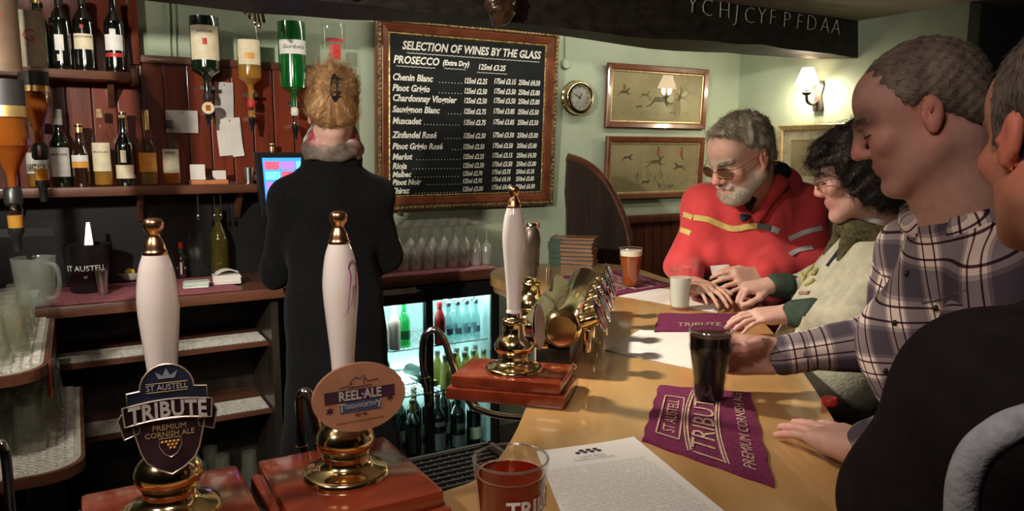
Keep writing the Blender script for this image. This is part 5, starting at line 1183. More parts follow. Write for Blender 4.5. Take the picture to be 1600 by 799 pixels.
# ---------------------------------------------------------------- bar towels
def towel(corners, label, lets, nx=20, ny=20):
    C = [atz(x, y, BZ + .001) for x, y in corners]; ctr = sum(C, Vector()) / 4            # far-left, far-right, near-right, near-left
    def pos(u, v): return (C[0] * (1 - u) + C[1] * u) * v + (C[3] * (1 - u) + C[2] * u) * (1 - v)
    t = thing('bar_towel', (ctr.x, ctr.y, BZ + .0004), 0, label, 'bar towel', 'purple bar towels')
    V = []; Fc = []
    for s in (0, 1):
        for j in range(ny + 1):
            for i in range(nx + 1):
                p = pos(i / nx, j / ny) - ctr; w_ = .0012 * math.sin(i * .9) * math.cos(j * .7); V.append((p.x + .002 * math.sin(j * 1.3), p.y + .002 * math.sin(i * 1.1), (.0052 + w_ if s == 0 else 0)))
    m = nx + 1; K = m * (ny + 1)
    for j in range(ny):
        for i in range(nx):
            a = j * m + i; Fc.append((a, a + 1, a + m + 1, a + m)); Fc.append((K + a, K + a + m, K + a + m + 1, K + a + 1))
    e = [i for i in range(m)] + [j * m + nx for j in range(1, ny + 1)] + [ny * m + i for i in range(nx - 1, -1, -1)] + [j * m for j in range(ny - 1, 0, -1)]
    for a, b in zip(e, e[1:] + e[:1]): Fc.append((b, a, K + a, K + b))
    cl_ = mk('cloth', (V, Fc), towel_purple, t)
    def bend(g):                      # drawing in unit coordinates (u to the right, v away) laid on the cloth
        return [tuple((pos(x, y) - ctr).to_tuple()[:2]) + (.0072 + z,) for x, y, z in g[0]], g[1]
    for nm, g in lets: mk(nm, bend(g), thread, cl_, smooth=False)
    return t
def utext(s, cx, cy, w_, h_, rot=90):
    g = text(s, 1.0, ext=0.0); xs_ = [v[0] for v in g[0]]; ys_ = [v[1] for v in g[0]]; X, Yh = max(xs_) - min(xs_), max(ys_) - min(ys_); mx0 = (max(xs_) + min(xs_)) / 2; my0 = (max(ys_) + min(ys_)) / 2
    c, s_ = math.cos(R(rot)), math.sin(R(rot)); out = []
    for x, y, z in g[0]:
        a = (x - mx0) / X * w_; b = (y - my0) / Yh * h_; out.append((cx + a * c - b * s_, cy + a * s_ + b * c, 0.0))
    return out, g[1]
def ustroke(pts, wd=.008):
    P = [Vector((x, y)) for x, y in pts]; v = []; f = []
    for i, p in enumerate(P):
        d = (P[min(i + 1, len(P) - 1)] - P[max(i - 1, 0)]).normalized(); n = Vector((-d.y, d.x)) * wd; v += [(p.x + n.x, p.y + n.y, 0), (p.x - n.x, p.y - n.y, 0)]
    for i in range(len(P) - 1): f.append((2 * i, 2 * i + 1, 2 * i + 3, 2 * i + 2))
    return v, f
def tribute_lets():
    L = [('lettering', utext('ST AUSTELL', .20, .46, .52, .11)), ('lettering', utext('TRIBUTE', .50, .50, .80, .20)), ('lettering', utext('PREMIUM CORNISH ALE', .85, .52, .90, .095))]
    L.append(('box_line', join(ustroke([(.10, .14), (.10, .78)]), ustroke([(.10, .78), (.30, .78)]), ustroke([(.30, .78), (.30, .14)]), ustroke([(.30, .14), (.10, .14)]))))
    for o_, w_ in ((0, .010), (.028, .007)):
        L.append(('banner_line', ustroke([(.37 - o_ + .06 * (1 - ((v - .5) / .46) ** 2) * -1 + .04, v) for v in [.04 + .92 * i / 16 for i in range(17)]], w_)))
        L.append(('banner_line', ustroke([(.63 + o_ + .06 * (1 - ((v - .5) / .46) ** 2) * -1 + .04, v) for v in [.04 + .92 * i / 16 for i in range(17)]], w_)))
    L.append(('banner_line', ustroke([(.40, .05), (.66, .05)]))); L.append(('banner_line', ustroke([(.40, .95), (.66, .95)]))); return L
towel([(1030, 605), (1172, 617), (1209, 763), (1003, 690)], 'purple bar towel under the black stout with woven gold lettering', tribute_lets())
towel([(880, 433), (975, 424), (1052, 447), (962, 463)], 'purple bar towel under the far amber pint', tribute_lets(), 14, 14)
towel([(1030, 492), (1160, 492), (1160, 518), (1022, 520)], 'purple bar towel lying between the two menu sheets', [('lettering', utext('TRIBUTE', .5, .3, .5, .2, 0))], 14, 10)
# ---------------------------------------------------------------- papers
def sheet(corners, label, title=False, nm='menu_sheet', lift=.0):
    C = [atz(x, y, BZ + .0008) for x, y in corners]; nx, ny = 16, 20; V = []; Fc = []
    cx = sum(C, Vector()) / 4; ux = (C[1] - C[0]).normalized(); ang = math.atan2(ux.y, ux.x)
    t = thing(nm, (cx.x, cx.y, BZ + .0004), ang, label, 'menu sheet', 'printed menu sheets')
    Ri = Matrix.Rotation(-ang, 3, 'Z')
    def pos(u, v): return Ri @ ((C[0] * (1 - u) + C[1] * u) * v + (C[3] * (1 - u) + C[2] * u) * (1 - v) - cx)
    for s in (0, 1):
        for j in range(ny + 1):
            for i in range(nx + 1):
                p = pos(i / nx, j / ny); z = .0004 + lift * (.5 + .5 * math.sin(i / nx * 4 + j / ny * 3)) * (i / nx) ** 2; V.append((p.x, p.y, z + (.0007 if s == 0 else 0)))
    m = nx + 1; K = m * (ny + 1)
    for j in range(ny):
        for i in range(nx):
            a = j * m + i; Fc.append((a, a + 1, a + m + 1, a + m)); Fc.append((K + a, K + a + m, K + a + m + 1, K + a + 1))
    e = [i for i in range(m)] + [j * m + nx for j in range(1, ny + 1)] + [ny * m + i for i in range(nx - 1, -1, -1)] + [j * m for j in range(ny - 1, 0, -1)]
    for a, b in zip(e, e[1:] + e[:1]): Fc.append((b, a, K + a, K + b))
    pg_ = mk('page', (V, Fc), page_m if title else page_plain, t)
    if title:
        def lay(g, u, v): p = pos(u, v); return xf(g, (p.x, p.y, .0018 + lift * .3))
        grey = M('grey_print', (.25, .25, .26), .8)
        mk('lettering', lay(text('Lunch Menu', .0095, ext=0), .47, .855), grey, pg_, smooth=False); mk('lettering', lay(text('October to February', .0085, ext=0), .47, .825), grey, pg_, smooth=False)
        mk('leaf_print', join(*[lay(prism([(.005 * math.cos(a), .003 * math.sin(a)) for a in [k * math.pi / 4 for k in range(8)]], 0, .0003), .36 + .034 * i + .01 * (i % 2), .905 + .022 * (i % 2)) for i in range(7)]), ink, pg_, smooth=False)
    return t
page_m = PAGE('printed_menu_page', 52, .66); page_plain = PAGE('faint_printed_page', 40, .38)
NL = atz(845, 706, BZ); 
sheet([(838, 706), (990, 686), (1180, 838), (905, 872)], 'printed lunch menu sheet beside the near red pint', True, lift=.004)
sheet([(1000, 516), (1130, 522), (1120, 585), (944, 548)], 'blank-looking white sheet left of the black stout')
sheet([(1022, 450), (1140, 462), (1120, 489), (966, 463)], 'white menu sheet under the cloudy tumbler')
# stack of menus
q0 = atz(898, 416, BZ)
ms = [(0, menu_green)]
z = BZ + .0005
for i in range(7):
    wd, dp = .098, .068
    t = thing('menu_book', (q0.x + random.uniform(-.004, .004), q0.y + .05 + random.uniform(-.004, .004), z), R(-16 + random.uniform(-3, 3)), ('topmost wooden-covered menu of the stack at the bar end' if i == 6 else 'bottom menu of the stack at the bar end' if i == 0 else 'wooden-covered menu in the stack at the bar end, %s from the bottom' % ('first', 'second', 'third', 'fourth', 'fifth', 'sixth', 'seventh')[i]), 'menu', 'stacked menus at the bar end')
    mk('cover', box(-wd, wd, -dp, dp, .012, .0175, .0008), menu_wood, t, smooth=False); mk('cover', box(-wd, wd, -dp, dp, 0, .0045, .0008), menu_wood, t, smooth=False)
    mk('pages', box(-wd + .004, wd - .004, -dp + .004, dp - .004, .0045, .012), wood_dark, t, smooth=False); mk('spine', box(-wd - .004, -wd + .008, -dp - .001, dp + .001, 0, .0178, .002), menu_green, t); mk('spine_wrap', box(-wd, -wd + .05, -dp - .0012, -dp + .001, .0005, .017), menu_green, t, smooth=False)
    z += .0182
p = atz(833, 415, BZ + .0005)
t = thing('utensil_pot', p, 0, 'pot of wooden spoons behind the pump handles', 'pot')
mk('pot', lathe([(0, 0), (.026, 0), (.03, .07), (.027, .07), (.024, .005), (0, .005)], 20), menu_green, t)
for i, (dx, dy, h) in enumerate(((.012, 0, .17), (-.008, .008, .15), (.0, -.01, .16))): mk('wooden_spoon', join(tube([(dx * .3, dy * .3, .008), (dx * 1.6, dy, h)], .004, 8), ball((dx * 1.75, dy, h + .012), (.010, .005, .018), 10, 6)), menu_wood, t)
# purse and coins by the red-jacketed man's hands
p = atz(1118, 466, BZ + .0005)
t = thing('wallet', p, R(10), 'open black wallet with paper held by the red-jacketed man', 'wallet')
mk('flap', xf(box(-.055, .055, -.004, .004, 0, .088, .003), (0, .0, 0), (R(-14), 0, R(4))), leather_blk, t); mk('flap', xf(box(-.055, .055, -.004, .004, 0, .082, .003), (0, .022, 0), (R(10), 0, R(4))), leather_blk, t)
mk('receipt', xf(grid_sheet(.07, .045, 6, 4, lambda x, y: .004 * math.sin(x * 60), .001), (.022, .012, .092), (R(65), 0, .1)), paper, t)
for i, (px, py) in enumerate(((1088, 462), (1093, 458))):
    o = mk('coin', lathe([(0, 0), (.0125, 0), (.0128, .001), (.0125, .0025), (0, .0025)], 18), brass_pale if i else chrome, None, atz(px, py, BZ + .0008)); tag(o, ('gold-coloured coin' if i else 'silver-coloured coin') + ' lying beside the black wallet', 'coin')
p = atz(1296, 634, BZ + .0005)
t = thing('red_cap', p, 0, 'small red plastic cap behind the plaid-shirted man\'s flat hand', 'cap')
mk('cap', lathe([(0, .001), (.014, .001), (.0155, .003), (.0155, .014), (.013, .017), (0, .017)], 20), red_l, t)
# ---------------------------------------------------------------- people
V3 = lambda *a: np.array(a, float)
def npv(v): return np.array(tuple(v), float)
def unit(v): v = np.array(v, float); return v / np.linalg.norm(v)
def head_frame(fwd, up):
    f = unit(fwd); u = np.array(up, float); u = unit(u - f * (u @ f)); r = np.cross(f, u); return np.array([r, f, u])   # rows: right, forward, up
SKIN = (.62, .36, .27)
def head(s, c, A, sc=1.0, skin=SKIN, jaw=1.0, nose=1.0, beard=None, lid=True, neck=None, neck_r=.058, brow=None, redness=.12, lipcol=None):
    c = npv(c); P = lambda x, f, u: c + sc * (A.T @ V3(x, f, u)); S = lambda *r: tuple(sc * q for q in r)
    red = tuple(np.clip(np.array(skin) * (1.15, .80, .78), 0, 1)); lip = lipcol or tuple(np.array(skin) * (.95, .66, .66))
    s.ell(P(0, -.012, .035), S(.076, .097, .082), A, .02); s.ell(P(0, .022, -.045), S(.060 * jaw, .070, .078), A, .03)
    s.ell(P(0, .055, .035), S(.060, .040, .052), A, .03)                                       # forehead
    s.cap(P(-.054 * jaw, .0, -.062), P(-.020, .070, -.104), .020 * sc, .018 * sc, .025); s.cap(P(.054 * jaw, .0, -.062), P(.020, .070, -.104), .020 * sc, .018 * sc, .025)
    s.ell(P(0, .075, -.108), S(.026, .021, .018), A, .02)
    for q in (-1, 1):
        s.ell(P(q * .040, .070, -.028), S(.024, .022, .020), A, .02, '+', tuple(np.array(skin) * .6 + np.array(red) * .4) if redness else None)
        s.ell(P(q * .033, .104, -.001), S(.017, .014, .012), A, .014, '-')
        s.ell(P(q * .031, .081, -.002), S(.0145, .013, .011), A, .004)
        s.cap(P(q * .016, .0935, -.004), P(q * .047, .083, -.005), .0028 * sc, .0022 * sc, .003)     # lid fold
        s.cap(P(q * .012, .098, .016), P(q * .048, .082, .018), .0085 * sc, .006 * sc, .010, '+', brow)   # brow ridge
    s.cap(P(0, .098, .010), P(0, .113 * nose, -.031), .0080 * sc, .0115 * sc, .012); s.ell(P(0, .1125 * nose, -.033), S(.0130, .0115, .0110), A, .008, '+', red if redness else None)
    for q in (-1, 1):
        s.ell(P(q * .0135, .101, -.0385), S(.0085, .012, .0085), A, .006); s.ell(P(q * .008, .112, -.0475), S(.004, .006, .003), A, .003, '-')
    s.ell(P(0, .074, -.066), S(.034, .022, .026), A, .012); s.ell(P(0, .0945, -.0640), S(.021, .0060, .0045), A, .005, '+', lip)
    s.ell(P(0, .0925, -.0755), S(.019, .0062, .0052), A, .005, '+', lip); s.cap(P(-.024, .0925, -.0705), P(.024, .0925, -.0705), .0016 * sc, None, .003, '-'); s.cap(P(0, .1005, -.0702), P(0, .097, -.0702), .0014 * sc, None, .003, '-')
    s.ell(P(0, .101, -.0885), S(.018, .006, .0055), A, .008, '-')
    for q in (-1, 1):
        E = A.copy(); tl = R(14); E = np.array([A[0], A[1] * math.cos(tl) + A[2] * math.sin(tl), A[2] * math.cos(tl) - A[1] * math.sin(tl)])
        s.ell(P(q * .080, -.010, -.008), S(.0085, .0175, .0285), E, .006, '+', red); s.ell(P(q * .0885, -.006, -.002), S(.0065, .0095, .0175), E, .004, '-'); s.ell(P(q * .088, -.010, .002), S(.003, .005, .010), E, .003, '+'); s.ell(P(q * .084, .0035, -.008), S(.003, .004, .006), E, .003); s.ell(P(q * .080, -.004, -.033), S(.006, .008, .008), A, .006, '+', red)
    if beard is not None:
        s.ell(P(0, .062, -.095), S(.050, .040, .034), A, .02, '+', beard); s.cap(P(-.060, .005, -.055), P(-.035, .062, -.095), .018 * sc, .02 * sc, .02, '+', beard); s.cap(P(.060, .005, -.055), P(.035, .062, -.095), .018 * sc, .02 * sc, .02, '+', beard)
        s.cap(P(-.026, .094, -.060), P(.026, .094, -.060), .0075 * sc, None, .006, '+', beard)
    if neck is not None: s.cap(P(0, -.028, -.06), npv(neck), neck_r * sc * .95, neck_r, .025)
    return P
FING = [(.030, .089, (.043, .026, .022), .0088), (.0105, .093, (.047, .030, .023), .0090), (-.0105, .088, (.043, .028, .022), .0086), (-.029, .079, (.034, .021, .020), .0076)]
def hand(s, wrist, fdir, back, thumb_side, curls=((25, 30, 20),) * 4, spread=(6, 2, -3, -8), thumb=((.55, .80, -.25), (.80, .55, -.25), (.9, .4, -.2)), sc=1.0, col=None, tipcol=None):
    """wrist: start; fdir: towards the knuckles; back: normal of the back of the hand; thumb_side: +1/-1 picks the thumb side along back x fdir"""
    X = unit(fdir); Z = np.array(back, float); Z = unit(Z - X * (Z @ X)); Y = np.cross(Z, X) * thumb_side; w = npv(wrist)
    T = lambda x, y, z: w + sc * (X * x + Y * y + Z * z)
    for y, x, ls, r in FING: s.cap(T(.004, y * .62, 0), T(x, y, 0), .0145 * sc, .0115 * sc, .016, '+', col)
    s.cap(T(.01, .018, -.006), T(.055, .026, -.008), .016 * sc, .012 * sc, .016)
    s.cap(T(.01, -.015, -.006), T(.06, -.022, -.007), .015 * sc, .011 * sc, .016)
    for (y, x, ls, r), cu, sp in zip(FING, curls, spread):
        p = T(x, y, 0); a = 0.; sa = R(sp); D0 = X * math.cos(sa) + Y * math.sin(sa); rr = r
        for i, (l, c_) in enumerate(zip(ls, cu)):
            a += R(c_); d = D0 * math.cos(a) - Z * math.sin(a); q = p + d * l * sc
            s.cap(p, q, rr * sc, rr * .90 * sc, .0035, '+', tipcol if i == 2 else col); p = q; rr *= .90
    p = T(.020, .026, -.008); rr = .0125
    for (dx, dy, dz), l in zip(thumb, (.044, .034, .028)):
        d = unit(X * dx + Y * dy + Z * dz); q = p + d * l * sc; s.cap(p, q, rr * sc, rr * .90 * sc, .006, '+', tipcol if l == .028 else col); p = q; rr *= .9
skin_m = M('skin', (.98, .98, .98), .52, 0, .05, 45, .12, 260, attr='Col', spec=.35, sss=.12)
def hair_mat(name, col, col2, rough=.5): return M(name, col, rough, 0, .2, 26, .9, 60, 0, (1, 1, .35), .4, col2=col2, detail=6)
def torso(s, pelvis, chest, neckb, shl, shr, w=1.0, d=1.0, inf=0.0, face=(0, -1, 0), belly=0.0, k=.06):
    pelvis, chest, neckb, shl, shr = map(npv, (pelvis, chest, neckb, shl, shr)); f = unit(face); up = unit(chest - pelvis); r = unit(np.cross(f, up)); f = np.cross(up, r); A = np.array([r, f, up])
    s.ell(pelvis, (.17 * w + inf, .125 * d + inf, .16), A, k); s.ell(pelvis * .55 + chest * .45 + f * (.02 + belly), (.155 * w + inf + belly * .5, .115 * d + inf + belly, .17), A, k)
    s.ell(chest, (.165 * w + inf, .118 * d + inf, .17 + inf), A, k); s.cap(shl, shr, .062 + inf, None, k); s.cap(chest + (neckb - chest) * .5, neckb, .085 + inf, .062 + inf, k)
    return A
def shoes(t, base, yaw, mat, sep=.11):
    for q in (-1, 1):
        g = join(box(-.042, .042, -.17, .10, 0, .025, .01), ball((0, -.07, .04), (.043, .10, .035), 14, 8), ball((0, .055, .06), (.042, .055, .055), 14, 8))
        mk('shoe', g, mat, t, (q * sep * math.cos(yaw), q * sep * math.sin(yaw), 0), (0, 0, yaw))
shoe_m = M('dark_shoe', (.015, .013, .012), .4)
trouser_m = M('dark_trousers', (.03, .035, .05), .9, 0, .15, 40)
def trousers(t, base, pelvis, yaw, w=1.0, mat=None, vox=.014):
    s = Solid(); b = npv(base); pv = npv(pelvis); r = V3(math.cos(yaw), math.sin(yaw), 0)
    s.ell(pv + V3(0, 0, -.02), (.185 * w, .15 * w, .17), np.array([r, V3(-r[1], r[0], 0), V3(0, 0, 1)]), .05)
    for q in (-1, 1):
        ft = b + r * q * .11 + V3(0, 0, .07); hip = pv + r * q * .09 + V3(0, 0, -.06); kn = hip * .5 + ft * .5 + unit(V3(r[1], -r[0], 0)) * .02
        s.chain([hip, kn, ft], [.105 * w, .08, .07], .05)
    mesh_obj('trousers', s.mesh(vox, folds(.004, 25, 5), base=base), mat or trouser_m, t)
def P_ok(L):
    L = [p for p in L if p is not None]
    while len(L) < 2: L = (L + [(L[0] if L else V3(0, 0, 1)) + V3(.002, 0, .01)])
    return L
def strands(hair, mat, base, hc, A, flow, n, L, r=.0006, lift=.25, jit=.35, curl=0.0, seed=1, name='hair_strands', seg=4, mask=None):
    """many fine tapering hairs rooted on the hair surface (one mesh, too many to count)"""
    me = hair.data; N = len(me.vertices); co = np.empty(N * 3, np.float32); me.vertices.foreach_get('co', co); co = co.reshape(-1, 3).astype(float)
    nr = np.empty(N * 3, np.float32); me.vertex_normals.foreach_get('vector', nr); nr = nr.reshape(-1, 3).astype(float)
    rs = np.random.RandomState(seed); q = (co + np.array(base) - hc) @ A.T; ok = np.ones(N, bool) if mask is None else mask(q)
    idx = rs.choice(np.nonzero(ok)[0], n); p = co[idx] - nr[idx] * .0015; nn = nr[idx]; ql = q[idx]
    d = flow(ql) @ A + rs.normal(size=(n, 3)) * jit; d -= nn * (d * nn).sum(1)[:, None]; d /= np.linalg.norm(d, axis=1)[:, None] + 1e-9
    side = np.cross(d, nn); Ls = L * rs.uniform(.5, 1.15, n); ph = rs.uniform(0, 6.3, n); V = []
    for k in range(seg):
        t = k / (seg - 1); c = p + d * (Ls * t)[:, None] + nn * (Ls * lift * t * (1.15 - t * .75))[:, None] + side * (curl * np.sin(ph + t * 5) * t)[:, None] + nn * (curl * np.cos(ph + t * 5) * t * .6)[:, None]
        w = r * (1 - .8 * t)
        for a in (0, 2.094, 4.189): V.append(c + side * (w * math.cos(a)) + nn * (w * math.sin(a)))
    V = np.stack(V, 1).reshape(-1, 3); m = seg * 3; b0 = np.arange(n)[:, None] * m; Fc = []
    for k in range(seg - 1):
        for a in range(3): Fc.append(np.stack([b0[:, 0] + k * 3 + a, b0[:, 0] + k * 3 + (a + 1) % 3, b0[:, 0] + (k + 1) * 3 + (a + 1) % 3, b0[:, 0] + (k + 1) * 3 + a], 1))
    Fc = np.concatenate(Fc); m2 = bpy.data.meshes.new(name); m2.vertices.add(len(V)); m2.vertices.foreach_set('co', V.astype(np.float32).ravel())
    m2.loops.add(4 * len(Fc)); m2.loops.foreach_set('vertex_index', Fc.astype(np.int32).ravel()); m2.polygons.add(len(Fc)); m2.polygons.foreach_set('loop_start', np.arange(0, 4 * len(Fc), 4, dtype=np.int32)); m2.polygons.foreach_set('loop_total', np.full(len(Fc), 4, dtype=np.int32)); m2.update(calc_edges=True)
    m2.polygons.foreach_set('use_smooth', [True] * len(Fc)); o = mesh_obj(name, m2, mat, hair); o['kind'] = 'stuff'; return o
def face_bits(t, P, A, sc, base, browm, lash=True):
    """eyebrows and lash lines"""
    rs = random.Random(5); lm = bpy.data.materials.get('lash_dark') or M('lash_dark', (.03, .018, .015), .7)
    for q in (-1, 1):
        gs = []
        for i in range(70):
            u = rs.random(); x = .014 + .036 * u; f = .1085 - .020 * u - .004 * rs.random(); z = .016 + .004 * math.sin(u * 2.6) + rs.uniform(-.004, .004)
            a = P(q * x, f, z) - base; b = P(q * (x + .008), f - .002, z + rs.uniform(-.001, .004)) - base; gs.append(tube([a, (a + b) / 2 + A.T @ V3(0, .0015, 0), b], [.0009, .0008, .0002], 4))
        o = mk('eyebrow', join(*gs), browm, t); o['kind'] = 'stuff'
        if lash: mk('lash_line', tube(crv([P(q * .0165, .0915, -.009) - base, P(q * .025, .0955, -.0105) - base, P(q * .036, .0945, -.0105) - base, P(q * .047, .0855, -.0075) - base], 3), .0011, 5), lm, t)
def person(name_label, base): return thing('person', base, 0, name_label, 'person')
# =================================================================== bartender (seen from behind)
def bartender():
    base = V3(-.66, 2.80, 0); t = person('bartender seen from behind in a long black coat, hair clipped up', base)
    hc = npv(atY(519, 178, 2.72)); A = head_frame((-.28, .95, -.10), (0, 0, 1))
    shl = npv(atY(452, 312, 2.80)); shr = npv(atY(582, 308, 2.83)); neckb = npv(atY(520, 250, 2.78)); chest = (shl + shr) / 2 + V3(0, .01, -.17); pelvis = V3(chest[0] + .005, 2.80, .95)
    eL = npv(atY(430, 425, 2.88)); wL = eL + V3(.02, .15, .03); eR = npv(atY(603, 400, 2.92)); wR = eR + V3(-.05, .14, .06)
    s = Solid(); head(s, hc, A, .96, (.66, .40, .32), .92, .95, neck=neckb, neck_r=.054, redness=.1)
    torso(s, pelvis, chest, neckb, shl, shr, .82, .80, 0, (-.2, 1, 0)); s.chain([shl, eL, wL], [.045, .038, .026], .03); s.chain([shr, eR, wR], [.045, .038, .026], .03)
    hand(s, wL, (.25, .97, -.05), (0, .1, 1), -1, curls=((30, 35, 20),) * 4); hand(s, wR, (-.25, .97, .05), (0, .1, 1), 1, curls=((30, 35, 20),) * 4)
    mesh_obj('body', s.mesh(.006, base=base, basecol=(.66, .40, .32)), skin_m, t)
    coat = M('black_wool_coat', (.0035, .0038, .0045), .95, 0, .2, 60, .3, 220, sheen=.04, spec=.2)
    s = Solid(); torso(s, pelvis, chest, neckb - V3(0, 0, .02), shl, shr, .92, .92, .016, (-.2, 1, 0))
    s.cap(pelvis + V3(0, 0, .05), V3(pelvis[0] + .01, 2.80, .36), .17, .235, .06, flat=((0, 1, 0), 1.25)); wLs = wL - unit(wL - eL) * .03; wRs = wR - unit(wR - eR) * .03
    s.chain([shl, eL, wLs], [.062, .054, .042], .05); s.chain([shr, eR, wRs], [.062, .054, .042], .05); s.cap(neckb + V3(-.03, 0, -.01), shl + V3(.03, 0, .01), .05, .06, .05); s.cap(neckb + V3(.03, 0, -.01), shr + V3(-.03, 0, .01), .05, .06, .05)
    s.torus(neckb + V3(0, .004, .008), .084, .022, np.eye(3), .03)
    s.half((0, 0, .36), (0, 0, -1), .01)
    mesh_obj('coat', s.mesh(.0085, folds(.0045, 20, 3), base=base), coat, t)
    # scarf: soft ring with printed patches
    s = Solid(); ctr = neckb + V3(0, -.004, .092); T = head_frame((-.1, 1, .15), (0, -.12, 1)); Tm = np.array([T[0], T[1], T[2]])
    s.torus(ctr, .066, .024, Tm, .02).torus(ctr + V3(.004, -.004, -.034), .080, .026, Tm, .02).torus(ctr + V3(.004, -.002, -.062), .090, .022, Tm, .02).torus(ctr + V3(0, .01, .022), .060, .018, Tm, .02)
    for i in range(120):
        a = random.uniform(0, 6.28); c_ = ctr + Tm.T @ V3(.092 * math.cos(a), .092 * math.sin(a), random.uniform(-.085, .03)); s.p.append((lambda P, c_=c_: np.sqrt(((P - c_) ** 2).sum(1)) - .008, np.zeros(3), np.zeros(3), .01, 'c', [(.55, .05, .08), (.10, .09, .09), (.75, .70, .62), (.45, .03, .06)][i % 4]))
    pr = [q for q in s.p if q[4] == 'c']; s.p = [q for q in s.p if q[4] != 'c']; ev = s.ev
    me = None
    hold = s.p; s2 = s
    def with_cols():
        return None
    s.p = hold + []
    me = s.mesh(.005, folds(.004, 70, 9), base=base)
    Vv = s.V; cc = np.tile(V3(.13, .115, .09), (len(Vv), 1)); wsum = np.ones(len(Vv))
    for fn, lo, hi, k, op, col in pr:
        wt = 30 * np.exp(-np.maximum(fn(Vv), 0) / .004); cc += wt[:, None] * np.array(col); wsum += wt
    at = me.attributes.new('Col', 'FLOAT_COLOR', 'POINT'); at.data.foreach_set('color', np.concatenate([cc / wsum[:, None], np.ones((len(Vv), 1))], 1).astype(np.float32).ravel())
    mesh_obj('scarf', me, M('printed_scarf', (1, 1, 1), .85, 0, .2, 50, .4, 200, attr='Col'), t)
    # hair: swept up and clipped
    s = Solid(); P = lambda x, f, u: hc + A.T @ V3(x, f, u)
    s.ell(P(0, -.020, .042), (.086, .100, .088), A, .02); s.ell(P(0, -.072, .005), (.076, .050, .066), A, .03); s.ell(P(.004, -.085, .075), (.074, .046, .056), A, .03); s.ell(P(-.004, -.055, .112), (.056, .05, .042), A, .03); s.cap(P(-.03, -.08, .11), P(-.05, -.07, .150), .018, .006, .02); s.cap(P(.025, -.08, .11), P(.038, -.06, .158), .018, .006, .02); s.cap(P(.0, -.09, .11), P(-.008, -.09, .160), .016, .006, .02); s.cap(P(.05, -.07, .085), P(.088, -.06, .110), .016, .006, .02)
    s.cap(P(-.055, -.085, -.01), P(-.014, -.122, .07), .026, .022, .02); s.cap(P(.055, -.085, -.01), P(.018, -.122, .07), .026, .022, .02)
    s.half(P(0, .075, .02), A.T @ V3(0, 1, -.25), .02); s.half(P(0, -.04, -.066), A.T @ V3(0, .30, -1), .02)
    for q_ in (-1, 1): s.ell(P(q_ * .088, -.004, -.014), (.024, .026, .036), A, .01, '-')
    def wav(Pp):
        q = (Pp - hc) @ A.T; a = np.arctan2(q[:, 0], q[:, 2] - .07); return .0022 * np.sin(a * 17 + 40 * q[:, 1]) + .003 * np.sin(q[:, 0] * 60 + q[:, 2] * 45)
    hm_ = hair_mat('hair_ginger_blonde', (.58, .36, .17), (.26, .13, .05), .45); hair = mesh_obj('hair', s.mesh(.0045, wav, base=base), hm_, t)
    def fl(q): d = np.stack([.004 - q[:, 0], -.125 - q[:, 1], .075 - q[:, 2]], 1); return d / (np.linalg.norm(d, axis=1)[:, None] + .02)
    strands(hair, hm_, base, hc, A, fl, 7000, .050, .0006, .14, .22, .005, 3, seg=5)
    strands(hair, hm_, base, hc, A, lambda q: np.stack([q[:, 0] * 6, 0 * q[:, 0] + .3, 0 * q[:, 0] + 1], 1), 700, .050, .0007, .55, .45, .014, 4, name='loose_strands', seg=5, mask=lambda q: q[:, 2] > .08)
    cx = P(.004, -.140, .066) - base
    g = join(*[xf(tube(crv([(0, 0, .045), (.008 * q, -.012, .02), (.010 * q, -.012, -.02), (0, .0, -.045)], 4), [.004] * 13, 8), cx) for q in (-1, 1)], *[xf(tube([(-.02, .006, z), (0, -.012, z), (.02, .006, z)], .0032, 6), cx) for z in (-.03, -.015, 0, .015, .03)])
    mk('hair_clip', g, blackp, t)
    trousers(t, base, V3(pelvis[0], 2.80, .90), 0, .8); shoes(t, base, R(180), shoe_m, .09)
bartender()
